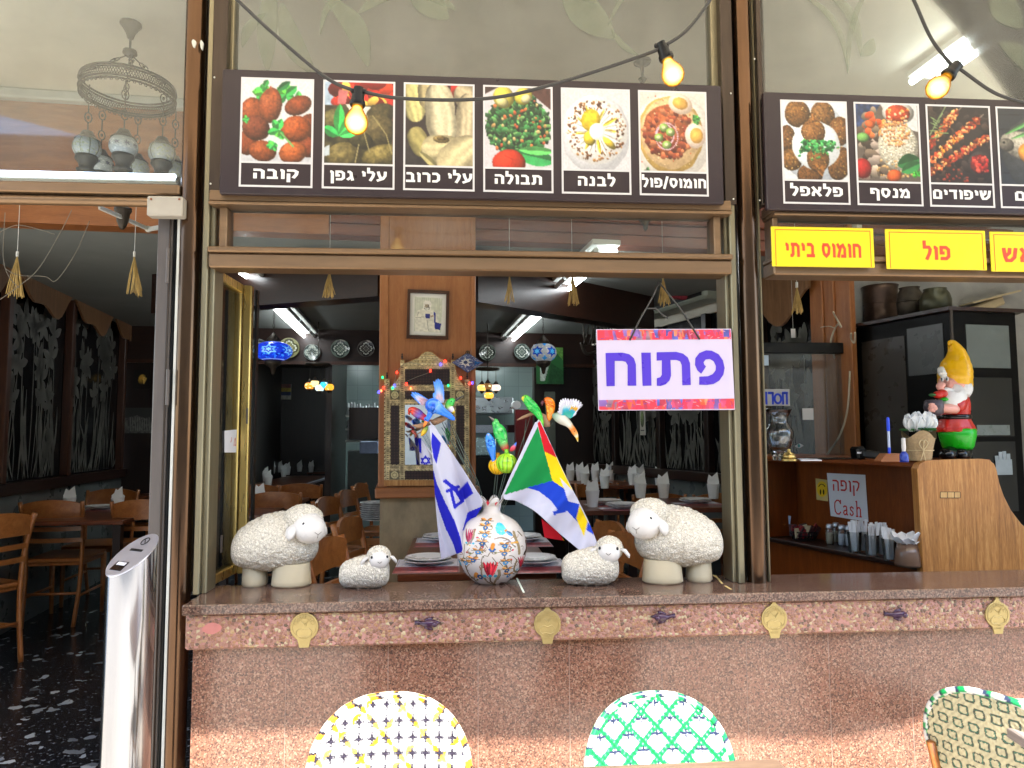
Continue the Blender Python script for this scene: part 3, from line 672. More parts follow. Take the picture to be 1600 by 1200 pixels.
for px in (236, 280): obj('rivet', MB().ell(P(px, 311, -.077), (.004, .003, .004), None, 8, 6), rustm, k)
def pane(px0, px1, z0, z1, m=clear):
    x0_, x1_ = (P(px0, 200, .02).x if isinstance(px0, (int, float)) else px0[0]), (P(px1, 200, .02).x if isinstance(px1, (int, float)) else px1[0])
    mb = MB(); mb.box((x0_, .02, z0), (x1_, .026, z1)); return obj('pane', mb, m, sf)
pane(-420, 288, zd2, 3.6); g2 = pane(345, 1128, zt1, 3.6); g3 = pane((P(1202, 200, 0).x,), (3.4,), zt1, 3.6); pane(345, 1126, zt2, zb1 - .012)
pane((P(1205, 380, 0).x,), (3.4,), zt2, zb1 - .012)
frost, n_, b_, L_ = nodes('frosted_etching'); n_.nodes.remove(b_)
tr_ = n_.nodes.new('ShaderNodeBsdfTransparent'); df_ = n_.nodes.new('ShaderNodeBsdfDiffuse'); df_.inputs[0].default_value = lin1('8a917f'); mx_ = n_.nodes.new('ShaderNodeMixShader')
t_ = tex(n_, 'Noise', Scale=14., Detail=4.); L_(coords(n_), t_.inputs['Vector']); mr_ = n_.nodes.new('ShaderNodeMapRange'); mr_.inputs[3].default_value = .18; mr_.inputs[4].default_value = .5; L_(t_.outputs[0], mr_.inputs[0])
L_(mr_.outputs[0], mx_.inputs[0]); L_(tr_.outputs[0], mx_.inputs[1]); L_(df_.outputs[0], mx_.inputs[2]); L_(mx_.outputs[0], n_.nodes['Material Output'].inputs[0])
def petals(g, items, Y=.0185):
    mb = MB()
    for k, (x0_, y0_, x1_, y1_, wd, bend) in enumerate(items):
        pts = []
        for sgn in (1, -1):
            for i in range(13):
                tt = i / 12 if sgn > 0 else 1 - i / 12; dx, dy = x1_ - x0_, y1_ - y0_; L = math.hypot(dx, dy)
                cx = x0_ + dx * tt - dy / L * bend * math.sin(tt * PI); cy = y0_ + dy * tt + dx / L * bend * math.sin(tt * PI)
                q = sgn * wd * math.sin(min(.985, tt * .97 + .015) * PI) ** .75; pts.append(P(cx - dy / L * q, cy + dx / L * q, Y - .00015 * k))
        mb.add(pts, [tuple(range(len(pts)))])
    obj('etched_flowers', mb, frost, g)
petals(g2, [(425, -30, 418, 112, 16, 4), (440, 5, 492, 118, 17, 10), (510, -5, 575, 104, 17, -14), (560, 20, 712, 15, 20, -42), (570, -10, 500, 55, 6, 25), (415, 20, 378, 74, 9, 8), (880, -40, 960, 60, 26, 10), (950, 40, 1080, -40, 6, -34), (955, 45, 1000, 88, 5, 6), (640, -40, 700, 30, 22, 6), (930, 5, 860, -60, 16, 0)])
petals(g3, [(1232, -20, 1325, 116, 5, -28), (1325, 116, 1362, -30, 5, -12), (1280, -20, 1345, 88, 8, -20), (1560, -30, 1595, 44, 22, 10), (1562, 66, 1640, 130, 16, -6), (1570, -60, 1640, 20, 20, 0), (1345, 88, 1365, 60, 10, 4)])
# door closer arm
t = thing('door_closer', 'white folding door closer arm under the entrance header', 'door closer', P(192, 330, .1))
p0, p1, p2 = P(155, 324, .06), P(232, 358, .35), P(253, 355, .14)
mb = MB(); mb.bar(p0, p1, .014, .008, (0, 1, 0)); mb.bar(p1, p2, .016, .008, (0, 1, 0)); mb.ell(p1, (.013, .012, .013)); obj('arm', mb, offwhite, t)
k0 = P(192, 330, .2); mb = MB(); mb.lathe([(.004, -.07), (.012, -.06), (.02, -.04), (.024, -.01), (.03, .0), (.03, .012)], k0, 16); obj('knob', mb, antique, t, smooth=True)
# ---------------------------------------------------------------- window ledge wall
t = thing('ledge_wall', 'polished red granite front wall with pebble band and ledge', 'wall', (0, 0, 0))
YF = -.175; xa = P(284, 938, YF).x; xe = 3.4
mb = MB(); mb.box((xa, YF, LT - .032), (xe, .125, LT), .004); lo = obj('ledge', mb, led, t)
zb0 = P(800, 1003, YF + .02).z; xb = P(289, 980, YF + .02).x
mb = MB(); mb.box((xb, YF + .02, zb0), (xe, .1, LT - .0325), .006); obj('pebble_band', mb, peb, t)
xs = [xb + .012]
for px in (446, 606, 747, 890, 1035, 1168, 1297, 1425, 1555): xs.append(P(px, 1090, YF + .06).x)
xs.append(xe)
for i in range(len(xs) - 1):
    mb = MB(); mb.box((xs[i] + .0002, YF + .06, 0), (xs[i + 1] - .0002, .09, zb0 - .0008), .0003); obj('granite_slab', mb, clad, t)
for x in xs[1:-1]: obj('joint', MB().box((x - .0009, YF + .0594, .01), (x + .0009, YF + .061, zb0 - .002)), mat('joint_mortar', '90786b', .7) if not bpy.data.materials.get('joint_mortar') else bpy.data.materials['joint_mortar'], t)
for (px, py, a, b, tx) in ((300, 987, .026, .018, 1),):
    p = P(331, 982, YF + .0195); mb = MB(); mb.prism([(a * math.cos(k) * (1 + .2 * math.sin(2 * k + 1)), b * math.sin(k)) for k in [i * PI / 10 for i in range(20)]], p, XX, ZX, (0, .004, 0)); obj('cement_patch', mb, mat('pink_cement', 'b8746c', .7), t)
mb = MB(); a0, a1 = G(806, 903, LT + .0008), G(817, 926, LT + .0008); mb.quad(a0, a1, a1 + XX * .007, a0 + XX * .007); obj('paint_mark', mb, mat('chalk', 'c9d8cc', .8), t)
mb = MB()
for q in ((1116, 899, 1127, 912), (1122, 905, 1112, 898), (1131, 915, 1141, 921)):
    a0, a1 = G(q[0], q[1], LT + .0008), G(q[2], q[3], LT + .0008); mb.quad(a0, a1, a1 + XX * .008, a0 + XX * .008)
obj('paint_mark', mb, mat('yellow_paint', 'c9b878', .8), t)
# ---------------------------------------------------------------- menu boards
def pic_kubbeh():
    p = Pic(112, 124, 'd9d9de', seed=3); p.poly([(0, .98), (1, .98), (1, 1.2), (0, 1.2)], 'c4c6cf', .05)
    p.parsley(.28, .17, .16, '3fae4a'); p.parsley(.62, .2, .2, '2f9a45'); p.parsley(.8, .3, .17, '49b553'); p.leaf(.5, .14, .68, .02, .05, '1f6b33'); p.leaf(.3, .1, .36, .0, .04, '2a7d39')
    for a in ((.14, .45, .18, .2, 10, '9c4a22'), (.8, .34, .2, .13, -20, '8a3d1c'), (.97, .62, .16, .17, 0, '7b3518'), (.08, .86, .16, .17, 0, '8a3f1f'), (.97, .9, .16, .14, 0, '84381a')): p.blob(*a[:5], a[5], .35, 30)
    p.blob(.4, .35, .17, .24, 6, 'a9522a', .3, 34); p.poly([(.31, .2), (.4, .08), (.48, .2)], 'a24d27', .3)
    for a in ((.2, .66, .2, .17, 12, '7d3a22'), (.78, .66, .22, .18, -8, 'b0501f'), (.3, .97, .2, .14, 8, 'a04c22'), (.74, .98, .2, .15, -10, 'bb5c28')): p.blob(*a[:5], a[5], .32, 34)
    p.parsley(.52, .68, .17, '35a649'); p.parsley(.45, .9, .12, '3aa84c'); p.line([(.56, .72), (.74, .9)], .012, '6fb060'); p.parsley(.05, .55, .07, '3aa84c'); return p
def pic_grape():
    p = Pic(112, 124, '7a1d16', seed=4); p.poly([(0, 0), (.18, 0), (.12, .4), (0, .45)], 'a8bed6', .1)
    p.specks(70, (.15, -.05, 1, .34), ('b01c14', 'd23a1c', '8a120e', 'e0b24a', 'c8281a', '5e0c0a'), .03, .09); p.poly([(.2, .1), (.34, .12), (.3, .3), (.18, .3)], 'c7696a', .1)
    p.poly([(0, .32), (1, .3), (1, 1.2), (0, 1.2)], '3a3420', .5, 14); p.poly([(.3, .3), (.75, .34), (.7, .45), (.4, .44)], 'd8d4ca', .1)
    for a in ((.14, .5, .2, .13, -10, '6d6438'), (.82, .42, .22, .14, -14, '4a4024'), (.78, .64, .26, .22, 8, '5f5230'), (.28, 1.0, .26, .18, -6, '77683a'), (.84, .98, .3, .14, -12, '84743e'), (.52, .78, .2, .12, 20, '3e3820')): p.blob(*a[:5], a[5], .4, 18, .3)
    p.line([(.62, .45), (.58, .7), (.66, .95)], .008, '9c8f60'); p.line([(.5, .85), (.45, 1.1)], .008, 'a89a6a'); p.line([(.7, .45), (.9, .7), (.98, .95)], .007, 'a0935e')
    p.leaf(.2, .72, .22, .3, .08, '2fa84a'); p.leaf(.2, .74, .5, .36, .07, '37b352'); p.leaf(.2, .74, -.02, .62, .07, '2aa04a'); p.leaf(.22, .74, .5, .66, .06, '3bbb58'); p.poly([(.0, .9), (.08, .86), (.08, 1.0), (0, 1.02)], 'b9c4cc', .1); return p
def pic_cabbage():
    p = Pic(112, 124, '2b2020', seed=5); p.specks(20, (.5, -.05, 1, .2), ('7a1210', 'a81c14', '3a0a0a'), .04, .1); p.poly([(0, .8), (.3, .8), (.45, 1.2), (0, 1.2)], '2c2628', .2)
    def roll(x0, y0, x1, y1, r, c):
        dx, dy = x1 - x0, y1 - y0; L = math.hypot(dx, dy); t = ((p.X - x0) * dx + (p.Y - y0) * dy) / L ** 2; n = (-(p.X - x0) * dy + (p.Y - y0) * dx) / L
        h = r * (1 - np.clip(abs(t - .5) * 2, 0, 1) ** 3.2) ** .5 * (1 + .12 * (p.nz(7) - .5)); m = (t > 0) & (t < 1) & (abs(n) < h)
        q = n / np.maximum(h, 1e-3); sh = .98 - .42 * np.clip(q, -1, 1) ** 2 - .12 * q + .10 * np.sin(q * 9 + t * 5 + p.nz(5) * 5) * (.4 + .6 * t) + .12 * (p.nz(26) - .5)
        p.put(m, np.clip(hexc(c)[None, None, :] * sh[..., None], 0, 1))
    for a in ((.08, -.12, .16, .52, .17, 'd9cc86'), (.3, -.1, .36, .34, .15, 'cdb985'), (.76, .02, 1.1, .34, .17, 'cbb994'), (.1, .6, .3, .98, .15, 'b5a765'), (.95, .1, .86, .86, .17, 'd2c19c'), (.46, -.04, .58, .86, .225, 'e0d3ae'), (.24, .86, .84, .92, .2, 'd8c898'), (.5, 1.18, 1.1, .78, .24, 'e2d0a0')): roll(*a)
    p.blob(.53, .75, .12, .05, 5, '8f7846', .3); p.blob(.53, .74, .07, .025, 5, '5f4c2a', .3); p.leaf(.2, .92, .5, 1.16, .05, '9a9060'); return p
def pic_tabbouleh():
    p = Pic(112, 124, 'cfcad2', seed=6); p.poly([(.6, 0), (1, 0), (1, .3)], '4a2a26', .2); p.poly([(0, 0), (.2, 0), (0, .1)], '3c2523', .2)
    inside = lambda x, y: ((x - .5) / .5) ** 2 + ((y - .53) / .42) ** 2 < 1
    p.blob(.5, .53, .48, .42, 0, '1c3a20', .4, 20, 0, .5); p.specks(620, (0, .1, 1, .96, inside), ('1f4a28', '2c6a36', '173a20', '3d8044', '0f2616', '5a8f4e', '28552e', '6b9a58'), .012, .03, 3)
    p.specks(46, (.1, .15, .95, .9, inside), ('b08a52', 'c46a3a', 'd0b078', 'b5522e'), .014, .028, 1.6)
    p.blob(.28, .14, .16, .15, 30, 'e8d44c', .1); p.blob(.26, .2, .1, .07, 30, 'efe39a', .1); p.blob(.58, .12, .14, .12, -20, 'ecd94a', .1); p.blob(.62, .15, .08, .06, -20, 'f0e8b0', .1)
    p.leaf(.45, .9, 1.06, 1.02, .12, '2c8a48'); p.leaf(.5, .86, 1.06, .88, .06, '58b45a'); p.blob(.36, 1.06, .25, .2, 0, 'd8361a', .12, 20, .25); p.line([(.3, .95), (.42, 1.0), (.38, 1.1)], .008, 'b52a14'); return p
def pic_labneh():
    p = Pic(112, 124, 'd5d2d8', seed=7); p.blob(.5, .62, .52, .56, 0, 'dcdce4', .03, 10, .1, .8); p.blob(.5, .58, .48, .46, 0, 'e6e4e4', .05, 12, .1, .85)
    ring = lambda x, y: .62 < math.hypot((x - .5) / .48, (y - .56) / .46) < .96
    p.specks(520, (0, .05, 1, 1.08, ring), ('6b3f22', '8a5a30', '4a2a18', 'a8763e', '5e3a22', 'd8cdbc'), .008, .02, 1.8)
    for k in range(26):
        a = 2 * PI * k / 26 + p.r.uniform(-.08, .08); r0, r1 = .1, p.r.uniform(.3, .42); p.leaf(.5 + r0 * math.cos(a), .56 + r0 * math.sin(a), .5 + r1 * math.cos(a), .56 + r1 * math.sin(a) * .95, .026, 'f2f0ec' if k % 3 else 'e8c83a')
    p.blob(.42, .42, .14, .16, 30, 'e6c21c', .25, 14, .3, .7); p.blob(.4, .68, .09, .1, -20, 'e9cc30', .2); p.blob(.7, .74, .12, .05, 40, 'e4c434', .2); p.blob(.52, .58, .12, .12, 0, 'f4f2ec', .04, 10, .1, .9); return p
def pic_hummus():
    p = Pic(112, 124, 'd9cfc8', seed=8); p.blob(.5, .62, .6, .62, 0, 'e2dbd4', .05, 9, .1, .8); p.blob(.46, .6, .5, .55, 0, 'd8ae5a', .12, 14, .15, .7); p.blob(.46, .58, .46, .5, 0, 'e6c08c', .15, 16, .15, .75)
    p.blob(.42, .55, .38, .38, 0, 'a8552c', .3, 18, 0, .6); cc = lambda x, y: ((x - .42) / .37) ** 2 + ((y - .56) / .37) ** 2 < 1
    p.specks(190, (0, .15, .85, .98, cc), ('7a3220', '96442a', '5e2418', 'b05a38', 'c0724a'), .024, .042, 1.5); p.specks(60, (0, .0, .9, 1.05), ('c84a24', 'e8c8a0'), .005, .01)
    p.blob(.62, .16, .19, .14, 15, 'ead0bc', .04, 10, .2, .75); p.blob(.62, .15, .12, .085, 15, 'e0a84a', .12, 14, .2, .7); p.blob(.84, .6, .16, .18, 0, 'ecd4c4', .04, 10, .2, .75); p.blob(.86, .6, .1, .11, 0, 'e2aa4c', .12, 14, .2, .7)
    for cx, cy, r in ((.4, .62, .17), (.38, .6, .13)):
        for k in range(40): p.disc(cx + r * math.cos(k * .16), cy + r * 1.1 * math.sin(k * .16), .012, 'd8b8cc')
    for cx, cy in ((.36, .5), (.28, .64), (.46, .56), (.4, .74)): p.blob(cx, cy, .07, .06, 0, '9cc85a', .1); p.blob(cx, cy, .04, .03, 0, 'd8e8a8', .1)
    p.parsley(.86, .38, .1, '3a7a38'); p.parsley(.08, 1.1, .06, '4a6a48'); return p
def pic_falafel():
    p = Pic(112, 128, 'd6dae2', seed=9); p.blob(.5, .6, .56, .6, 0, 'ccd6e4', .03, 8, .1, .8)
    for a in ((.24, .18, .2, .2, 20, '7a5024'), (.64, .18, .19, .2, -20, '80562a'), (.9, .42, .18, .22, 10, '74491f'), (.06, .55, .14, .2, 0, '6e4722'), (.12, .86, .17, .16, 0, '7a5226'), (.88, .9, .18, .26, 20, '70481f'), (.4, 1.08, .2, .16, 0, '6a431f')): p.blob(*a[:5], a[5], .6, 46, .2, .5)
    p.blob(.52, .64, .38, .36, 0, 'dfe5ec', .03, 8, .1, .85)
    p.blob(.48, .44, .19, .18, 0, '8a5a2c', .6, 50, .2, .5); p.poly([(.36, .34), (.48, .16), (.6, .34)], '865628', .5, 50); p.blob(.54, .84, .18, .2, 0, '7e5226', .6, 50, .2, .5); p.poly([(.42, .92), (.6, 1.1), (.68, .9)], '7a4e24', .5, 50)
    p.specks(90, (.28, .58, .8, .74), ('1f6b34', '2c8a44', '154a24', '49a455'), .014, .03, 2.2); p.specks(14, (.15, .6, .9, .9), ('2c8a44',), .01, .02, 2.5); p.specks(200, (0, 0, 1, 1.14, lambda x, y: p.c[min(p.h - 1, int(y / p.asp * p.h)), min(p.w - 1, int(x * p.w))].sum() < 1.3), ('b08a4a', 'c8a060', '5a3a1a'), .005, .01); return p
def pic_mansaf():
    p = Pic(112, 128, '5a5048', seed=10); p.poly([(0, 0), (.4, 0), (.2, .3), (0, .35)], '2c3c62', .4); p.poly([(.4, 0), (1, 0), (1, .4), (.6, .3)], 'cfd0d2', .05)
    p.blob(.68, .12, .26, .17, 0, 'e4dfd8', .04); p.blob(.68, .13, .2, .13, 0, 'c8421c', .3, 20); p.specks(30, (.5, .04, .86, .24), ('e8a050', 'f0c8a0', 'a83010'), .01, .022)
    p.specks(90, (.05, .4, .55, 1.1), ('6a5a4c', '84746a', '4a3a30', '9a8a80', '3a2e28', 'a89686'), .04, .08); p.specks(20, (.15, .08, .5, .5), ('d8562a', 'e87a3a', '6b5a4a', 'c84a20', '7a6a58'), .04, .07)
    p.blob(.66, .62, .32, .36, 0, 'c4beac', .35, 60, .1, .7); p.specks(300, (.38, .3, .94, .96, lambda x, y: ((x - .66) / .3) ** 2 + ((y - .62) / .33) ** 2 < 1), ('d8d2c0', 'b0a890', 'e6e0d0'), .007, .013, 2.4)
    p.specks(150, (.4, .22, .86, .64, lambda x, y: ((x - .62) / .24) ** 2 + ((y - .42) / .2) ** 2 < 1), ('d8a878', 'c48a54', 'e8c8a0', 'b07444'), .012, .022, 2.4); p.specks(40, (.3, .8, .98, 1.1), ('b89058', 'd0a870'), .012, .02)
    p.leaf(.64, .9, 1.0, .8, .12, '1e5a2c'); p.leaf(.7, 1.0, 1.02, .86, .09, '2a6f38'); p.blob(.08, .96, .14, .15, 0, 'b51e1c', .15); p.blob(.58, 1.06, .12, .09, -10, 'e0602a', .15); p.blob(.1, .5, .1, .07, 0, '7ab85a', .15); p.blob(.22, .3, .08, .06, 20, 'e2642c', .1); p.parsley(.95, 1.05, .1); return p
def pic_skewers():
    p = Pic(112, 128, '211a1c', seed=11); p.specks(120, (0, 0, 1, 1.14), ('2c2222', '1a1416', '3a2a26'), .02, .06)
    for x0, y0, x1, y1 in ((-.02, .62, .5, .04), (.02, .82, .86, .14), (.0, 1.0, 1.0, .42)):
        p.line([(x0, y0), (x1 + .06, y1 - .04)], .006, 'a09080'); n = 9
        for k in range(n):
            f = (k + .3) / n; x, y = x0 + (x1 - x0) * f, y0 + (y1 - y0) * f
            k_ = ('b84a22', '9a3418', 'c8602e', 'e08a2a', 'a83c1c', 'c03020')[int(p.r.integers(6))]; rr_ = [p.r.uniform(.045, .1) for _ in range(7)]; p.poly([(x + rr_[i_] * math.cos(i_ * .9), y + rr_[i_] * math.sin(i_ * .9) * .85) for i_ in range(7)], k_, .55, 30); p.specks(7, (x - .06, y - .05, x + .06, y + .05), ('e89a5a', '5e1c10', 'f0b070', '7a2814'), .01, .022, 2.4)
    for k in range(14): p.leaf(.16, .2 + .02 * k, .16 + p.r.uniform(-.2, .2), .1 + .03 * k, .012, '6f8a54')
    p.line([(.3, 0), (.02, .44)], .008, '7d9460'); p.blob(.82, .86, .2, .2, 0, '3a3032', .2); p.blob(.82, .86, .16, .15, 0, '6e1414', .5, 24, .3); p.specks(40, (.7, .74, .94, .98), ('a82020', '8a1414', 'c84a3a'), .014, .03); p.specks(16, (.2, .9, .7, 1.12), ('7a2418', '9a3a28'), .01, .02); return p
def pic_fish():
    p = Pic(112, 128, '22262e', seed=12); 
    for k in range(6): p.line([(0, .1 + .22 * k), (1, .08 + .22 * k)], .006, '12151a')
    p.blob(.8, .68, .76, .62, 0, '3a3c3e', .2, 12, .1, .5); p.blob(.6, .62, .6, .24, 14, '8a8478', .35, 24, .3, .45); p.blob(.12, .55, .12, .1, 10, '6a645a', .3); p.disc(.08, .52, .02, '14120f'); p.blob(.5, .68, .2, .16, 20, 'e09030', .15); p.blob(.8, .62, .2, .15, 10, 'e8a840', .15); p.leaf(.1, .4, .7, .1, .03, '4f8a4a'); p.leaf(.2, .46, .8, .26, .03, '5f9a58'); p.blob(.5, .92, .1, .08, 0, 'c01c1c', .1); return p
BT = [('קובה', pic_kubbeh, .62), ('עלי גפן', pic_grape, .78), ('עלי כרוב', pic_cabbage, .93), ('תבולה', pic_tabbouleh, .68), ('לבנה', pic_labneh, .54), ('חומוס/פול', pic_hummus, .93)]
def menu(label, x0, x1, zt, zb_, cells, texts):
    YB = -.072
    t = thing('menu_board', label, 'menu board', ((x0 + x1) / 2, YB, zb_))
    mb = MB(); mb.box((x0, YB, zb_), (x1, YB + .022, zt), .003); obj('panel', mb, board, t)
    for (a, b, ztop, zdiv, zbot), (txt, fn, wf) in zip(cells, texts):
        bw = .0065; mb = MB()
        for q in (((a, zbot), (b, zbot + bw)), ((a, ztop - bw), (b, ztop)), ((a, zdiv - bw), (b, zdiv))): mb.box((q[0][0], YB - .0012, q[0][1]), (q[1][0], YB, q[1][1]))
        for q in (((a, zbot + bw), (a + bw, zdiv - bw)), ((b - bw, zbot + bw), (b, zdiv - bw)), ((a, zdiv), (a + bw, ztop - bw)), ((b - bw, zdiv), (b, ztop - bw))): mb.box((q[0][0], YB - .0012, q[0][1]), (q[1][0], YB, q[1][1]))
        fr = obj('white_border', mb, white, t)
        pc = fn(); k_ = np.pad(pc.c, ((1, 1), (1, 1), (0, 0)), 'edge'); pc.c = .36 * pc.c + .16 * (k_[:-2, 1:-1] + k_[2:, 1:-1] + k_[1:-1, :-2] + k_[1:-1, 2:]); pc.c *= (1 + .10 * (pc.nz(50) - .5))[..., None]; pc.c = np.clip(pc.c * .88 + .02, 0, 1); obj_ = painted('dish_picture', pc, flat(pc, (a + bw, YB - .0008, ztop - bw), XX * (b - a - 2 * bw), -ZX * (ztop - zdiv - bw)), printm, t)
        hgt = (zdiv - bw - zbot - bw); lh = hgt * .44
        obj('caption', word(txt, ((a + b) / 2, YB, zbot + bw + hgt * .3), XX, ZX, -YX, lh, (b - a) * wf, .235), ltr, t)
    return t
def cells_of(px):
    out = []
    for x0, y0, x1, yb, yd in px:
        xm = (x0 + x1) / 2; out.append((P(x0, 210, -.072).x, P(x1, 210, -.072).x, P(xm, y0, -.072).z, P(xm, yd, -.072).z, P(xm, yb, -.072).z))
    return out
c1 = cells_of([(375, 121, 489.5, 290, 251), (504, 126, 617, 294.5, 255), (630.5, 130.5, 741.5, 298, 258.5), (755, 134.5, 864, 301.5, 262), (877, 139, 985, 304.5, 265.5), (998, 143.5, 1105, 308, 269.5)])
zt_, zd_, zb__ = [sum(c[i] for c in c1) / 6 for i in (2, 3, 4)]; c1 = [(c[0], c[1], zt_, zd_, zb__) for c in c1]
menu('long dark menu board with six dish pictures from kibbeh to hummus', P(345, 205, -.072).x, P(1129, 225, -.072).x, P(740, 120.5, -.072).z, P(740, 310.5, -.072).z, c1, BT)
c2 = cells_of([(1220.5, 156, 1324.5, 318, 279), (1335.5, 161, 1437.5, 321, 283), (1448, 165, 1548.5, 324, 286.5), (1557.5, 169, 1658, 327, 290)])
zt_, zd_, zb__ = [sum(c[i] for c in c2) / 4 for i in (2, 3, 4)]; c2 = [(c[0], c[1], zt_, zd_, zb__) for c in c2]
menu('dark menu board with falafel, rice and meat skewer pictures over the cash counter', P(1196, 235, -.072).x, P(1668, 240, -.072).x, P(1400, 150, -.072).z, P(1400, 331, -.072).z, c2, [('פלאפל', pic_falafel, .78), ('מנסף', pic_mansaf, .6), ('שיפודים', pic_skewers, .9), ('דגים', pic_fish, .55)])
# ---------------------------------------------------------------- yellow signs
for (x0_, x1_, y0_, y1_, txt, wf, lab) in ((1206, 1366, 355, 417, 'חומוס ביתי', .74, 'bright yellow sign offering homemade hummus in red letters'), (1384.5, 1541, 359, 421, 'פול', .27, 'bright yellow sign with the single short red word for beans'), (1548, 1705, 363, 425, 'על האש', .78, 'bright yellow grill sign cut off by the photo edge')):
    Y = -.0585; xm = (x0_ + x1_) / 2; a, b, zt, zb_ = P(x0_, 388, Y).x, P(x1_, 388, Y).x, P(xm, y0_, Y).z, P(xm, y1_, Y).z
    t = thing('yellow_sign', lab, 'sign', ((a + b) / 2, Y, zb_), 0, 'yellow signs under the second menu board')
    mb = MB(); mb.box((a, Y, zb_), (b, Y + .006, zt), .002); obj('panel', mb, yellow, t)
    mb = MB(); i = .013
    for q in (((a + i, zt - i), (b - i, zt - i + .0022)), ((a + i, zb_ + .002), (a + i + .0022, zt - i)), ((b - i - .0022, zb_ + .002), (b - i, zt - i))): mb.box((q[0][0], Y - .0007, q[0][1]), (q[1][0], Y, q[1][1]))
    obj('border_line', mb, red, t)
    obj('lettering', word(txt, ((a + b) / 2, Y, zb_ + (zt - zb_) * .24), XX, ZX, -YX, (zt - zb_) * .35, (b - a) * wf, .23), red, t)
# ---------------------------------------------------------------- OPEN sign hung in the window
YO = -.035
def zo(x, y): return P(860 + x / 3.333, 320 + y / 3.333, YO)
t = thing('open_sign', 'white hanging sign with big purple letters and red patterned edges', 'sign', zo(600, 1070))
TL, TR, BL, BR = zo(238, 648), zo(942, 645), zo(250, 1072), zo(962, 1068)
mb = MB(); mb.slab([BL, BR, TR, TL], (0, .004, 0)); o = obj('panel', mb, pale, t)
md = o.modifiers.new('bevel', 'BEVEL'); md.width = .0015; md.segments = 2
def bandpic(seed):
    p = Pic(200, 20, 'c93a48', seed=seed)
    for _ in range(70):
        x = p.r.uniform(0, 1); wd = p.r.uniform(.008, .045); y = p.r.uniform(0, .08); k = ('d8324a', 'b0476a', '7a5a9a', 'e05a3a', 'a8364a', '8a6a7a', 'c84a6a', '5a5aa8', 'd87a5a')[int(p.r.integers(9))]
        p.poly([(x, y - .05), (x + wd, y - .05), (x + wd + p.r.uniform(-.03, .03), y + .05), (x + p.r.uniform(-.03, .03), y + .05)], k, .2)
    for _ in range(40):
        x = p.r.uniform(0, 1); y = p.r.uniform(0, .1); p.line([(x, y), (x + p.r.uniform(-.04, .04), y + p.r.uniform(-.02, .02))], .0022, ('6a4a9a', 'e8a8b0', '50408a')[int(p.r.integers(3))])
    return p
def quadmap(a, b, c, d, off=-.0007): return lambda u, v: a * (1 - u) * (1 - v) + b * u * (1 - v) + c * u * v + d * (1 - u) * v + Vector((0, off, 0))
painted('patterned_edge', bandpic(1), quadmap(zo(244, 652), zo(938, 650), zo(941, 699), zo(245, 706)), printm, t)
painted('patterned_edge', bandpic(2), quadmap(zo(252, 1017), zo(957, 1009), zo(958, 1062), zo(254, 1068)), printm, t)
for g in ([(287, 772), (375, 770), (410, 778), (435, 800), (445, 830), (447, 942), (402, 942), (402, 835), (392, 818), (375, 813), (335, 813), (335, 944), (292, 945)], [(473, 770), (522, 770), (526, 942), (480, 943)],
          [(553, 768), (655, 766), (690, 775), (715, 795), (727, 825), (731, 938), (687, 940), (684, 835), (675, 815), (655, 808), (625, 808), (628, 890), (620, 915), (600, 935), (575, 943), (554, 943), (554, 903), (572, 898), (580, 885), (580, 810), (553, 812)],
          [(775, 937), (775, 895), (820, 893), (845, 882), (860, 862), (862, 840), (850, 815), (830, 803), (808, 806), (797, 820), (800, 832), (810, 842), (785, 880), (765, 862), (753, 835), (755, 800), (775, 772), (810, 758), (840, 760), (875, 778), (898, 810), (907, 850), (900, 885), (880, 915), (850, 933), (815, 938)]):
    mb = MB(); mb.slab([zo(*q) + Vector((0, -.0012, 0)) for q in g], (0, .001, 0)); obj('letter', mb, purple, t)
hook = zo(580, 392) + Vector((0, .035, 0))
mb = MB(); mb.tube([hook, hook * .5 + zo(500, 540) * .5 + Vector((.003, 0, 0)), zo(500, 540), zo(465, 600), zo(412, 706) + Vector((0, -.004, 0))], .0032, 8)
mb.tube([hook, zo(680, 545), zo(776, 702) + Vector((0, -.004, 0))], .0032, 8); mb.tube([zo(500, 540), zo(550, 540), zo(585, 575), zo(612, 590)], .003, 8); obj('hanging_cord', mb, cable, t, smooth=True)
# ---------------------------------------------------------------- bulb strings outside
bulbg, n_, b_, L_ = nodes('amber_bulb_glass'); n_.nodes.remove(b_)
e_ = n_.nodes.new('ShaderNodeEmission'); lw = n_.nodes.new('ShaderNodeLayerWeight'); lw.inputs[0].default_value = .35
rp = ramp(n_, [(0, (1, .72, .22)), (.5, (1, .42, .02)), (1, (1, .25, .004))]); L_(lw.outputs['Facing'], rp.inputs[0]); L_(rp.outputs[0], e_.inputs[0])
mr_ = n_.nodes.new('ShaderNodeMapRange'); mr_.inputs[1].default_value = 0; mr_.inputs[2].default_value = .5; mr_.inputs[3].default_value = 1.1; mr_.inputs[4].default_value = .13; L_(lw.outputs['Facing'], mr_.inputs[0]); L_(mr_.outputs[0], e_.inputs[1])
gl_ = n_.nodes.new('ShaderNodeBsdfGlossy'); gl_.inputs['Roughness'].default_value = .05; mx_ = n_.nodes.new('ShaderNodeMixShader'); mx_.inputs[0].default_value = .08; L_(e_.outputs[0], mx_.inputs[1]); L_(gl_.outputs[0], mx_.inputs[2]); L_(mx_.outputs[0], n_.nodes['Material Output'].inputs[0])
fil = glow('bulb_filament', 'ffe9a8', 40)
YS = -.62
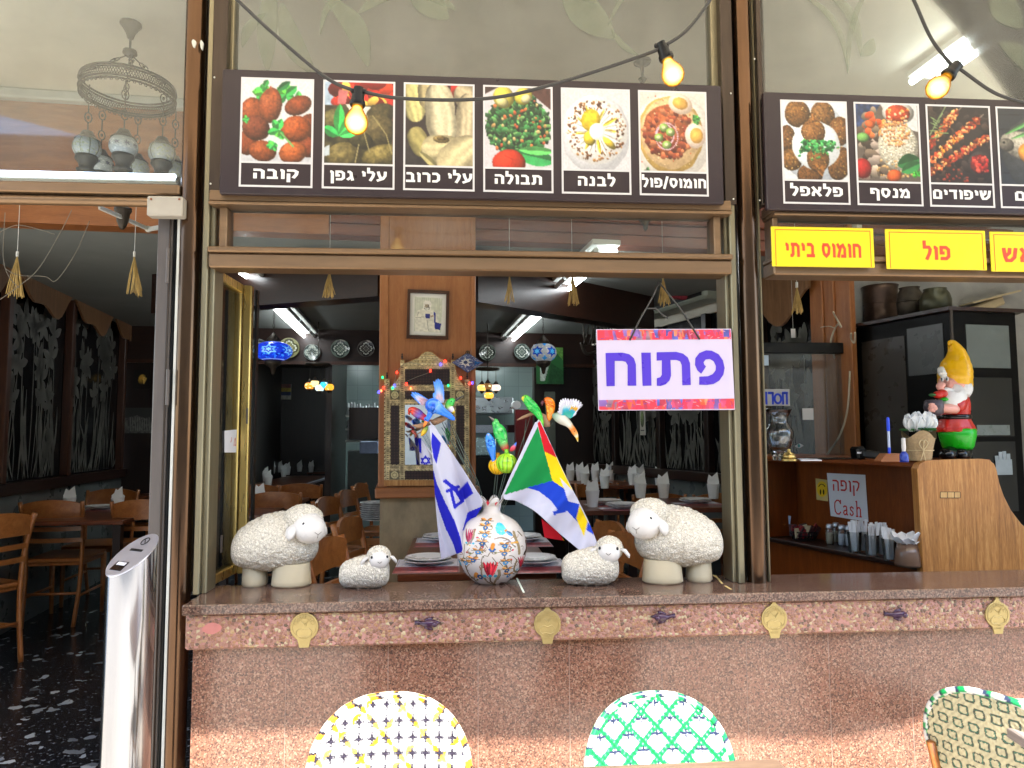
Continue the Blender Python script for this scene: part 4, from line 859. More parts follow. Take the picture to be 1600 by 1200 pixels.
def bez(pts, n=10):     # smooth curve through points
    out = []; k = len(pts)
    for i in range(k - 1):
        p0, p1, p2, p3 = pts[max(i - 1, 0)], pts[i], pts[i + 1], pts[min(i + 2, k - 1)]
        for j in range(n):
            u = j / n; out.append(.5 * ((2 * p1) + (p2 - p0) * u + (2 * p0 - 5 * p1 + 4 * p2 - p3) * u * u + (3 * p1 - p0 - 3 * p2 + p3) * u ** 3))
    return out + [pts[-1]]
def string(label, px, bulbs, loc):
    t = thing('light_string', label, 'string lights', P(*loc, YS))
    mb = MB(); mb.tube(bez([P(x, y, YS) for x, y in px], 14), .0048, 10); obj('cable', mb, cable, t, smooth=True)
    for (x0_, y0_), (x1_, y1_) in bulbs:
        a, b = P(x0_, y0_, YS), P(x1_, y1_, YS); ax = (b - a).normalized(); x_ = ax.orthogonal().normalized(); y_ = ax.cross(x_); rot = Matrix((x_, y_, ax)).transposed()
        mb = MB(); mb.lathe([(.008, -.012), (.0135, -.010), (.0135, .008), (.0165, .009), (.0165, .026), (.020, .027), (.0215, .036), (.0195, .041), (.016, .0415)], a, 20, rot); mb.bar(a - XX * .021 - ax * .001, a + XX * .021 - ax * .001, .012, .012, ax, .003); sk = obj('socket', mb, black, t, smooth=35)
        c = a + ax * .0405; mb = MB(); mb.lathe([(.0135, 0), (.0155, .008), (.021, .018), (.0285, .032), (.0318, .045), (.030, .058), (.022, .070), (.011, .0765), (0, .078)], c, 28, rot); bb = obj('bulb', mb, bulbg, t, smooth=True)
string('black bulb string sagging across the long menu board with two amber bulbs', [(340, -30), (420, 46), (505, 118), (549, 140), (566, 143), (620, 153), (720, 156), (800, 148), (900, 121), (1000, 88), (1037, 72), (1075, 45), (1112, -4), (1130, -40)], [((560, 143), (556, 200)), ((1034, 72), (1052, 118))], (720, 157))
string('black bulb string with one amber bulb before the second menu board', [(1405, -50), (1430, 5), (1455, 60), (1484, 98), (1500, 108), (1545, 140), (1580, 155), (1640, 170)], [((1493, 104), (1466, 136))], (1495, 105))
# ---------------------------------------------------------------- awning over the terrace, building across the street
canvas, n_, b_, L_ = nodes('awning_canvas')
b_.inputs['Base Color'].default_value = lin1('e4dccb'); b_.inputs['Roughness'].default_value = .9; b_.inputs['Transmission Weight'].default_value = 0
tl_ = n_.nodes.new('ShaderNodeBsdfTranslucent'); tl_.inputs[0].default_value = lin1('e8e0cf'); mx_ = n_.nodes.new('ShaderNodeMixShader'); mx_.inputs[0].default_value = .75
L_(b_.outputs[0], mx_.inputs[1]); L_(tl_.outputs[0], mx_.inputs[2]); L_(mx_.outputs[0], n_.nodes['Material Output'].inputs[0])
edge = []
for px, py in ((-400, 1165), (150, 1160), (300, 1147), (480, 1143), (640, 1150), (760, 1158), (900, 1156), (1050, 1147), (1180, 1155), (1300, 1158), (1400, 1140), (1480, 1108), (1560, 1090), (1700, 1080), (2100, 1080)):
    p = P(px, py, -.115); k = (3.35 - p.z) / -SUN.z; edge.append(p - SUN * k)
mb = MB(); poly = edge + [Vector((5, .3, 3.35)), Vector((-5, .3, 3.35))]; mb.slab(poly, (0, 0, .006))
tag(obj('awning', mb, canvas), 'pale fabric awning shading the shopfront from above', 'awning')
t = thing('street_building', 'pale building across the street reflected in the column mirror', 'building', (0, -13, 0))
mb = MB(); mb.box((-20, -14, 0), (20, -13, 8)); obj('facade', mb, mat('street_render', 'a89f90', .9, 0, .3, .6), t)
mb = MB()
for i in range(-5, 6):
    for z in (.4, 3.6): mb.box((i * 2.8 - .7, -13.02, z), (i * 2.8 + .7, -12.98, z + 2.1))
obj('windows', mb, mat('street_window', '3a4148', .15, 0, .2, 2), t)
# right end of the shop
t = thing('side_wall', 'grey plastered wall beside the black drinks cooler', 'wall', (3.4, 1.5, FL))
mb = MB(); a = PV(1348, 600, *RW); mb.bar((a.x + .02, a.y + .3, (FL + ZH) / 2), (6, a.y + .1, (FL + ZH) / 2), .12, ZH - FL); obj('plaster', mb, mat('grey_plaster', '9a9a98', .85, 0, .25, 4, .3, 20), t)
mb = MB(); mb.box((3.9, .1, FL), (4.0, 1.9, ZH)); obj('return_wall', mb, plaster, t)
# ---------------------------------------------------------------- brass medallions and dove ornaments on the pebble band
YP = YF + .02
def medallion_parts(t):
    c = Vector(t.location); mb = MB(); pts = []
    out = [(.0, .052), (.010, .060), (.0, .068)]
    body = []
    for i in range(28):
        a = R(75) - 2 * PI * i / 28 * (1 - 150 / 360) if False else None
    n = 30
    for i in range(n + 1):
        a = R(68) - (R(136) + R(90)) * i / n * (270 / 226) * .83
        body.append((.044 * math.cos(a), .044 * math.sin(a) - .004))
    L_ = [(x, y) for x, y in body if y > -.038 or True]
    right = [(.044 * math.cos(R(a)), .044 * math.sin(R(a))) for a in range(70, -61, -10)]
    poly = [(.0, .064), (.006, .052)] + right + [(.019, -.047), (.015, -.064), (-.015, -.064), (-.019, -.047)] + [(-x, y) for x, y in right[::-1]] + [(-.006, .052)]
    mb.prism([(x, y) for x, y in poly], c, XX, ZX, (0, -.006, 0)); o = obj('plaque', mb, gold, t)
    md = o.modifiers.new('bevel', 'BEVEL'); md.width = .0015; md.segments = 2
    mb = MB()
    for r in (.037,): mb.tube([c + Vector((r * math.cos(a), -.0066, r * math.sin(a) + .001)) for a in [i * 2 * PI / 30 for i in range(30)]], .0012, 6, closed=True)
    for k in range(9):
        a = R(20 + 140 * k / 8); q = c + Vector((.028 * math.cos(a), -.0066, .004 + .028 * math.sin(a))); mb.tube([q + Vector((.0065 * math.cos(b), 0, .0065 * math.sin(b))) for b in [i * PI / 5 for i in range(10)]], .001, 5, closed=True)
    for k in range(7): mb.bar(c + Vector((-.016 + k * .004, -.0066, -.048)), c + Vector((-.014 + k * .004, -.0066, -.042)), .0012, .002)
    mb.tube([c + Vector(q) for q in ((-.024, -.0066, -.012), (-.012, -.0066, -.004), (.0, -.0066, -.01), (.014, -.0066, -.004), (.024, -.0066, -.014), (.022, -.0066, -.026), (.01, -.0066, -.032), (-.006, -.0066, -.028), (-.018, -.0066, -.03), (-.026, -.0066, -.022))], .0016, 6, closed=True)
    mb.tube([c + Vector(q) for q in ((-.01, -.0066, .018), (0, -.0066, .008), (.012, -.0066, .02), (.004, -.0066, .002))], .0014, 6); obj('relief', mb, gold, t, smooth=40)
    mb = MB(); mb.tube([c + Vector((0, -.001, .054)), c + Vector((-.007, -.004, .052)), c + Vector((0, -.005, .070)), c + Vector((.007, -.004, .052))], .0013, 6, closed=True); obj('hanging_loop', mb, gold, t, smooth=True)
m0 = None
for px, py, lab in ((476, 979, 'embossed brass medallion on the pebble band below the large left sheep'), (855, 974, 'embossed brass medallion on the pebble band right of the vase'), (1209, 966, 'embossed brass medallion on the pebble band under the right pillar'), (1557, 960, 'embossed brass medallion on the pebble band near the right photo edge')):
    p = P(px, py, YP)
    if m0 is None: m0 = thing('brass_medallion', lab, 'medallion', p, 0, 'brass medallions along the pebble band'); medallion_parts(m0)
    else: dup(m0, p, 0, lab)
def dove(px, py, flip, lab):
    p = P(px, py, YP); s = -1 if flip else 1
    t = thing('dove_ornament', lab, 'ornament', p, 0, 'glazed dove ornaments on the pebble band')
    q = lambda x, y, z: p + Vector((x * s, y, z)) * 1.05
    mb = MB(); mb.tube([q(-.036, -.004, .0), q(-.03, -.010, .002), q(-.02, -.014, .003), q(-.004, -.018, .002), q(.012, -.014, .0), q(.024, -.009, .001), q(.030, -.008, .002), q(.042, -.007, .003)], [.0015, .0045, .009, .0125, .009, .0055, .0062, .008], 14, sx=.8); obj('body', mb, plum, t, smooth=True)
    for z0, z1 in ((.004, .018), (-.004, -.019)):
        mb = MB(); mb.tube([q(.008, -.012, z0), q(-.004, -.012, z1 * .7), q(-.012, -.009, z1)], [.011, .008, .003], 12, sx=.5); obj('wing', mb, plum, t, smooth=True)
    mb = MB(); mb.lathe([(0, 0), (.007, .001), (.009, .005), (.006, .011), (0, .012)], q(-.018, -.018, 0), 14, Matrix.Rotation(R(90), 3, 'X')); obj('hook_boss', mb, plum, t, smooth=True)
dove(670, 973, True, 'plum glazed dove ornament on the pebble band left of the vase'); dove(1033, 963, False, 'plum glazed dove ornament on the pebble band below the large right sheep'); dove(1399, 959, True, 'plum glazed dove ornament on the pebble band below the cash counter')
# ---------------------------------------------------------------- sheep
def woolly(c, r, rot=None, amp=.05, seed=0, fn=None):
    def f(q):
        k = fn(q) if fn else 1
        return k * (1 + amp * (mnoise.noise(q * 9 + Vector((seed, 0, 0))) * .5 + mnoise.noise(q * 22 + Vector((0, seed, 0))) * .45))
    mb = MB(); mb.ell(c, r, rot, 110, 76, f); return mb
def flatbot(zmin): return lambda q: 1 if q.z > zmin else zmin / q.z
def sheep(label, px0, px1, ytop, ybot, flip, rz, gy):
    """standing sheep facing +x, mirrored when flip"""
    s = -1 if flip else 1; base = G((px0 + px1) / 2, gy, LT); W = (px1 - px0) / F * (base.y + 2.5)
    t = thing('sheep_figurine', label, 'figurine', base, rz, 'white ceramic sheep on the ledge'); M = MATW[t.name]; k = W / .305
    q = lambda x, y, z: M @ (Vector((x * s, y, z)) * k)
    rot = M.to_3x3(); v = []
    # one wool surface: barrel with chest and a cap over the head
    mb = MB(); nu, nv = 120, 90
    spine = [(-.150, 0, .118, .010), (-.147, 0, .118, .034), (-.132, 0, .121, .058), (-.1, 0, .127, .080), (-.05, 0, .134, .098), (.0, 0, .139, .104), (.045, 0, .14, .101), (.085, 0, .138, .085), (.112, 0, .134, .060), (.126, 0, .13, .030), (.130, 0, .13, .008)]
    pts = bez([Vector(p[:3]) for p in spine], 9); rr = bez([Vector((p[3], 0, 0)) for p in spine], 9)
    for i, (p, r) in enumerate(zip(pts, rr)):
        for j in range(nu):
            a = 2 * PI * j / nu; z = math.sin(a); r_ = r.x * (1 + .05 * mnoise.noise(Vector((p.x * 60, math.cos(a) * 5, z * 5))) + .05 * mnoise.noise(Vector((p.x * 140, math.cos(a) * 13, z * 13))))
            zz = p.z + z * r_ * (1.0 if z > 0 else .86); mb.v.append(tuple(q(p.x, math.cos(a) * r_ * .86, zz)))
    for i in range(len(pts) - 1):
        for j in range(nu): mb.f.append((i * nu + j, i * nu + (j + 1) % nu, (i + 1) * nu + (j + 1) % nu, (i + 1) * nu + j)); mb.mi.append(0)
    hd = Vector((.098, -.058, .196))
    m2 = woolly(q(hd.x - .016, hd.y + .022, hd.z + .026), (.064 * k, .056 * k, .047 * k), None, .08, 3); mb.add(m2.v, m2.f)
    obj('wool', mb, woolm, t, smooth=True)
    mb = MB(); fwd = Vector((.55, -.78, -.24)).normalized()
    hp = [hd - fwd * .03, hd - fwd * .012, hd + fwd * .016, hd + fwd * .042, hd + fwd * .06, hd + fwd * .069]
    mb.tube([q(*p) for p in hp], [r * k for r in (.034, .050, .052, .044, .031, .009)], 24, sx=1.02, up=rot @ Vector((0, 0, 1))); obj('head', mb, ceramic, t, smooth=True)
    side = fwd.cross(ZX).normalized()
    for sg in (1, -1):
        e0 = hd + side * sg * .042 - fwd * .004 + ZX * .012; e1 = e0 + side * sg * .016 - ZX * .022; e2 = e1 + side * sg * .006 - ZX * .03
        mb = MB(); mb.tube([q(*e0), q(*e1), q(*(e1 * .4 + e2 * .6)), q(*e2)], [.012 * k, .024 * k, .021 * k, .005 * k], 14, sx=.5, up=rot @ (fwd if not flip else Vector((-fwd.x, fwd.y, fwd.z)))); obj('ear', mb, ceramic, t, smooth=True)
        mb = MB(); mb.ell(q(*(hd + fwd * .040 + side * sg * .0355 + ZX * .024)), (.0062 * k, .005 * k, .0075 * k), None, 12, 8); obj('eye', mb, eyem, t, smooth=True)
    mb = MB(); n0 = hd + fwd * .069; mb.tube([q(*(n0 + side * .012 + ZX * .006)), q(*(n0 - ZX * .002 + fwd * .0005)), q(*(n0 - side * .012 + ZX * .006))], .0012 * k, 6); mb.tube([q(*(n0 - ZX * .002)), q(*(n0 - ZX * .014 - fwd * .003))], .001 * k, 6); obj('nose', mb, mat('painted_nose', '6a6660', .4), t)
    for lx, ly, sxx in ((-.078, .02, .040), (.045, -.018, .062)):
        mb = MB(); mb.lathe([(.9, 0), (1, .006), (.98, .02), (.94, .05), (.9, .075)], (0, 0, 0), 24)
        vs = [q(lx + p[0] * sxx * 1.05, ly + p[1] * .05, p[2]) for p in mb.v]; mb.v = [tuple(p) for p in vs]; obj('leg', mb, cream, t, smooth=50)
    return t
sheep('large white ceramic sheep standing at the left end of the ledge', 366, 503, 797, 923, False, R(6), 914)
sheep('large white ceramic sheep standing near the right pillar on the ledge', 982, 1130, 785, 918, True, R(-8), 908)
def lamb(label, cx, gy, wpx, flip, hpx, hpy, face):
    s = -1 if flip else 1; base = G(cx, gy, LT); t = thing('lamb_figurine', label, 'figurine', base, 0, 'white ceramic lambs lying on the ledge'); k = wpx / F * (base.y + 2.5) / .175
    q = lambda x, y, z: base + Vector((x * s, y, z)) * k
    sp = [(-.088, .045, .006), (-.084, .045, .028), (-.066, .046, .043), (-.03, .05, .052), (.01, .054, .057), (.045, .058, .058), (.066, .056, .046), (.078, .05, .026), (.08, .05, .006)]
    pts = bez([Vector((p[0], 0, p[1])) for p in sp], 8); rr = bez([Vector((p[2], 0, 0)) for p in sp], 8); nu = 90; mb = MB()
    for p, r in zip(pts, rr):
        for j in range(nu):
            a = 2 * PI * j / nu; z = math.sin(a); r_ = r.x * (1 + .06 * mnoise.noise(Vector((p.x * 80, math.cos(a) * 5, z * 5))) + .05 * mnoise.noise(Vector((p.x * 190, math.cos(a) * 13, z * 13))))
            mb.v.append(tuple(q(p.x, math.cos(a) * r_ * .95, max(.0, p.z + z * r_))))
    for i in range(len(pts) - 1):
        for j in range(nu): mb.f.append((i * nu + j, i * nu + (j + 1) % nu, (i + 1) * nu + (j + 1) % nu, (i + 1) * nu + j)); mb.mi.append(0)
    hd = Vector((.048, -.03, .098)); fwd = Vector(face).normalized(); m2 = woolly(q(hd.x - fwd.x * .012, hd.y + .012, hd.z + .008), (.041 * k, .037 * k, .037 * k), None, .08, 5); mb.add(m2.v, m2.f); obj('wool', mb, woolm, t, smooth=True)
    mb = MB(); mb.tube([q(*(hd - fwd * .012)), q(*hd), q(*(hd + fwd * .016)), q(*(hd + fwd * .027)), q(*(hd + fwd * .032))], [r * k for r in (.022, .034, .031, .02, .006)], 20, up=(0, 0, 1)); obj('head', mb, ceramic, t, smooth=True)
    side = fwd.cross(ZX).normalized()
    for sg in (1, -1):
        e0 = hd + side * sg * .032 + ZX * .010; mb = MB(); mb.tube([q(*e0), q(*(e0 + side * sg * .014 - ZX * .005)), q(*(e0 + side * sg * .024 - ZX * .018)), q(*(e0 + side * sg * .026 - ZX * .026))], [.006 * k, .0125 * k, .011 * k, .003 * k], 12, sx=.5, up=fwd); obj('ear', mb, ceramic, t, smooth=True)
        mb = MB(); mb.ell(q(*(hd + fwd * .0205 + side * sg * .0255 + ZX * .0135)), (.0038 * k, .0032 * k, .005 * k), None, 12, 8); obj('eye', mb, eyem, t, smooth=True)
    mb = MB(); n0 = hd + fwd * .0325 - ZX * .004; mb.tube([q(*(n0 + side * .007 + ZX * .005)), q(*n0), q(*(n0 - side * .007 + ZX * .005))], .0009 * k, 6); obj('nose', mb, eyem, t)
    return t
lamb('small white ceramic lamb lying left of the painted vase', 571, 918, 78, False, 0, 0, (.18, -.95, -.1))
lamb('small white ceramic lamb lying under the tip of the striped flag', 924, 913, 92, False, 0, 0, (-.25, -.9, .0))
# ---------------------------------------------------------------- vase
vb = G(768, 909, LT); sc_ = 2.5 * 0 + (vb.y + 2.5) / F
VR = 54.5 * sc_
prof = [(.42, 0), (.52, .06), (.73, .26), (.88, .5), (.97, .75), (1, 1), (.985, 1.2), (.93, 1.38), (.83, 1.57), (.68, 1.75), (.46, 1.89), (.28, 1.99), (.235, 2.09), (.235, 2.16), (.25, 2.22)]
prof = [(r * VR, z * VR * .97) for r, z in prof]; pb = bez([Vector((r, 0, z)) for r, z in prof], 8); ztop = prof[-1][1]
def vr(z):
    for a, b in zip(pb[:-1], pb[1:]):
        if a.z <= z <= b.z + 1e-9: return a.x + (b.x - a.x) * (z - a.z) / max(1e-9, b.z - a.z)
    return prof[-1][0]
t = thing('painted_vase', 'round white vase painted with tulips and blue flower garlands', 'vase', vb)
p = Pic(480, 240, 'c9c3bf', seed=21)
# canvas x 0..1 = once round, facing side at .5 ; canvas y 0..asp = rim..foot
AS = p.asp
def vx(px): return .5 + math.asin(max(-.98, min(.98, (px - 768) / 54.5))) / (2 * PI) if True else 0
def vy(py): z = (914 - py) / 130.; return AS * (1 - min(1, max(0, z)))
def vr_at(px, py):
    zz = (914 - py) / 130 * ztop; r = max(.3, vr(max(0, min(ztop, zz))) / VR); return .5 + math.asin(max(-.97, min(.97, (px - 768) / 54.5 / r))) / (2 * PI), vy(py)
zm = lambda x, y: vr_at(700 + x / 7.5, 770 + y / 7.5)
p.specks(500, (0, 0, 1, AS), ('cfc6c0', 'd8d0ca'), .001, .0025, 3, False)
def stem(pts, wd=.0022, col='6a5c48'):
    wd *= 1.5
    q = bez([Vector((*zm(*k), 0)) for k in pts], 6); p.line([(k.x, k.y) for k in q], wd, col)
def fl(x, y, r=.008, c='2f6fa8'):
    cx, cy = zm(x, y)
    for k in range(6): p.disc(cx + r * 1.0 * math.cos(k * PI / 3), cy + r * 1.0 * math.sin(k * PI / 3), r * .62, c)
    p.disc(cx, cy, r * .4, 'e0b84a')
def gar(pts, step=1):
    stem(pts, .002)
    for k, (x, y) in enumerate(pts):
        fl(x, y, .0095, ('2f6fa8', '2c5d92', '3a8ac0', '27507f')[k % 4])
        for sg in (-1, 1):
            a = zm(x, y - 22); b = zm(x + sg * 62, y - 45); p.leaf(a[0], a[1], b[0], b[1], .0075, 'c88a4a' if k % 2 else 'b07a44'); c_ = zm(x + sg * 72, y - 18); p.line([a, c_], .0022, '6a5c48')
rr_ = random.Random(12)
for k in range(70):
    x, y = rr_.uniform(130, 880), rr_.uniform(330, 1060); a = rr_.uniform(0, 6.28); l = rr_.uniform(30, 75)
    stem([(x, y), (x + l * .5 * math.cos(a), y + l * .5 * math.sin(a)), (x + l * math.cos(a + .9), y + l * math.sin(a + .9))], .0013, ('6a5c48', '8a6a48', '57503f')[k % 3])
    if k % 2: a_ = zm(x, y); b_2 = zm(x + 30 * math.cos(a + 2), y + 30 * math.sin(a + 2)); p.leaf(a_[0], a_[1], b_2[0], b_2[1], .006, ('c07a3a', '7a7a50', '2f6f98', 'a83a44')[k % 4])
gar([(450, 300), (430, 355), (420, 440), (390, 535), (345, 640), (290, 745), (210, 790)]); gar([(640, 570), (635, 660), (650, 775), (668, 880), (690, 955)])
def tulip(x, y, sx, sy, rot=0, cs=('b8243a', 'd23a46', 'a51c30')):
    for k, (dx, w_) in enumerate(((-45, 22), (45, 22), (-20, 20), (20, 20), (0, 18))):
        a = zm(x + dx * .25 * sx, y + 70 * sy); b = zm(x + dx * sx + rot, y - 90 * sy); p.leaf(a[0], a[1], b[0], b[1], .0055 * sx, cs[k % 3])
    for dx in (-35, 0, 35): a = zm(x + dx * sx, y + 62 * sy); p.disc(a[0], a[1], .006 * sx, '3aa0b8')
    a = zm(x, y + 85 * sy); p.disc(a[0], a[1], .005, 'e0a83a')
tulip(480, 865, 1.7, 1.25); stem([(480, 965), (495, 1030), (545, 1080)], .0035); stem([(390, 770), (385, 850), (395, 950), (470, 1040), (540, 1080)], .003, '8a7a66'); stem([(575, 870), (580, 930), (540, 1020), (530, 1070)], .0055, '8a7a60'); stem([(500, 700), (540, 760), (545, 800)], .0014); stem([(395, 690), (380, 760), (400, 830)], .0014)
tulip(830, 820, 1.2, 1.15, 15, ('8e2436', 'b03a4a', 'a02a3a')); stem([(780, 760), (750, 880), (790, 930), (830, 900)], .004, '7a6a50'); tulip(255, 470, 1.1, 1.1, 20, ('8e2846', 'a8385a', 'b04a60')); stem([(310, 380), (290, 480), (230, 560)], .0035, '8a7a60')
for k in range(13):
    a = k * 2 * PI / 13; c = zm(600, 370); p.disc(c[0] + .02 * math.cos(a), c[1] + .026 * math.sin(a), .0105, '35b4d8' if k % 2 else '52c8e4')
c = zm(605, 360); p.disc(c[0], c[1], .018, '49c0de'); c = zm(655, 395); p.disc(c[0], c[1], .008, 'd0803a'); a = zm(660, 400); b = zm(735, 455); p.leaf(a[0], a[1], b[0], b[1], .012, '2f6fa0')
c = zm(130, 820); p.disc(c[0], c[1], .022, '48b4d0'); c = zm(150, 870); p.disc(c[0], c[1], .012, 'c87a3a')
stem([(530, 480), (600, 470), (680, 500), (730, 560), (760, 590)], .003, '7a6a58'); stem([(750, 420), (770, 500), (800, 580), (810, 680)], .006, '8a7a5a'); stem([(720, 540), (790, 540)], .004, 'c8923a'); stem([(900, 560), (905, 650), (880, 700)], .008, '4a4038'); stem([(800, 420), (850, 480)], .003)
stem([(210, 830), (260, 960), (380, 1085)], .004, '6a5a48'); stem([(330, 920), (320, 960)], .008, 'c8843a'); fl(370, 960, .012, '27507f'); stem([(690, 1060), (760, 1000), (830, 930)], .009, '4a3a34'); stem([(640, 1090), (600, 1060)], .006, '5a4a40'); fl(500, 605, .010, '2a5a98'); stem([(500, 585), (510, 545)], .006, 'c8843a'); stem([(455, 680), (480, 640), (530, 640)], .0014); stem([(200, 560), (190, 700), (170, 760)], .0014); stem([(250, 800), (220, 860), (250, 900)], .0014); stem([(690, 690), (730, 700), (780, 760)], .0014); stem([(600, 930), (570, 1000)], .0014)
for x0 in (.02, .13, .24, .76, .87): # unseen side: plain repeats of the same garland
    for y in range(4): p.disc(x0, AS * (.25 + .16 * y), .008, '2f6fa8')
def vmap(u, v):
    a = -PI / 2 + (u - .5) * 2 * PI; z = (1 - v) * ztop; r = vr(z); return vb + Vector((r * math.cos(a), r * math.sin(a), z))
painted('body', p, vmap, glaze, t)
mb = MB(); nn = 96; rim = []
for i in range(nn): # crown-shaped lip
    a = 2 * PI * i / nn - PI / 2; k = abs(math.cos(a * 2.5)); h = VR * (.02 + .22 * k); rr = prof[-1][0] * (1 + .5 * k); rim.append((a, rr, h))
for (fr, fz) in ((1, 0), (.5, .5), (0, 1)):
    for a, rr, h in rim: r_ = prof[-1][0] * fr + rr * (1 - fr); mb.v.append(tuple(vb + Vector((r_ * math.cos(a), r_ * math.sin(a), ztop + h * (1 - fr)))))
for i in range(2):
    for j in range(nn): mb.f.append((i * nn + j, i * nn + (j + 1) % nn, (i + 1) * nn + (j + 1) % nn, (i + 1) * nn + j)); mb.mi.append(0)
o = obj('crown_lip', mb, ceramic, t, smooth=True); md = o.modifiers.new('thickness', 'SOLIDIFY'); md.thickness = .004; md.offset = 0
mb = MB(); mb.tube([vb + Vector((rr * math.cos(a) * 1.0, rr * math.sin(a) * 1.0 - .0005, ztop + h)) for a, rr, h in rim], .0012, 6, closed=True); obj('painted_edge', mb, mat('edge_line', '4a4038', .3), t)
mb = MB(); mb.lathe([(VR * .42, -.0004), (VR * .1, .0002)], vb, 32); obj('foot', mb, ceramic, t)
mb = MB()
for a0 in (-.42, .42):
    c = vb + Vector((math.sin(a0) * prof[-1][0] * 1.1, -math.cos(a0) * prof[-1][0] * 1.12 - .003, ztop + VR * .08)); mb.prism([(0, .01), (.003, .002), (.008, 0), (.003, -.003), (0, -.012), (-.003, -.003), (-.008, 0), (-.003, .003)], c, XX, ZX, (0, -.001, 0))
obj('painted_star', mb, mat('vase_red', 'b81c34', .2), t)
# ---------------------------------------------------------------- outdoor bistro chairs
def weave_pic(kind, W_, H_, back=False):
    p = Pic(230, int(230 * H_ / W_), 'cfcec8', asp=H_ / W_, seed=31); X = p.X * W_; Y = p.Y * W_
    n = .5 + .5 * np.sin(X * 2 * PI / .0085) * .12 + .06 * (p.nz(60) - .5)
    if kind == 'yellow':
        px_, py_ = .0345, .0385; fx = (X / px_) % 1 - .5; fy = (Y / py_) % 1 - .5; ix = np.floor(X / px_).astype(int); iy = np.floor(Y / py_).astype(int)
        d1 = ((X + Y * px_ / py_) / (3 * px_)) % 1; d2 = ((X - Y * px_ / py_) / (3 * px_) + .5) % 1
        yl = ((abs(d1 - .5) < .085) & ((iy + ix) % 2 == 0)) | ((abs(d2 - .5) < .085) & ((iy - ix) % 3 == 0))
        p.put(yl, hexc('d8a81c')); p.put(yl & (np.sin((X + Y) * 2 * PI / .0035) > .6), hexc('d8c060'))
        cr = ((abs(fx) < .36) & (abs(fy) < .09)) | ((abs(fy) < .36) & (abs(fx) < .10)); p.put(cr, hexc('1c1626'))
        p.put(cr & (abs(fx) < .1) & (abs(fy) < .04), hexc('3a3446'))
    else:
        px_, py_ = .078, .037
        a = ((X / px_ + Y / (2 * py_)) % 1) - .5; b = ((X / px_ - Y / (2 * py_)) % 1) - .5
        g = (abs(a) < .125) | (abs(b) < .125); seg = X > -9
        fx = (X / (px_ / 2)) % 1 - .5; fy = (Y / (py_ / 2)) % 1 - .5; row = np.floor(Y / (py_ / 2)).astype(int)
        row = np.floor(Y / py_).astype(int); fy = (Y / py_) % 1 - .5; fx = (X / px_ + .5 * (row % 2)) % 1 - .5; fx2 = (X / px_ + .5 * ((row + 1) % 2)) % 1 - .5; dk = ((abs(fy) < .09) & (abs(fx) < .2)) | ((abs(fx) < .03) & (abs(fy) < .26))
        p.put(g & seg, hexc('0a8a48')); p.put(g & seg & (np.minimum(abs(a), abs(b)) < .014), hexc('066a34')); p.put(dk, hexc('222c4a'))
    if back:
        p.c[:] = hexc('b5ab88') * 1.0; p.c *= (1 + .1 * (p.nz(40) - .5))[..., None]
        px_ = .042; row = np.floor(Y / px_).astype(int); fx = ((X / px_ + .5 * (row % 2)) % 1 - .5); fy = (Y / px_) % 1 - .5; r = np.hypot(fx, fy) * (1 + .12 * np.cos(4 * np.arctan2(fy, fx)))
        p.put((r > .24) & (r < .38), hexc('3c4436')); p.put((r > .27) & (r < .30), hexc('28705a'))
    p.c *= (.9 + n[..., None] * .2); return p
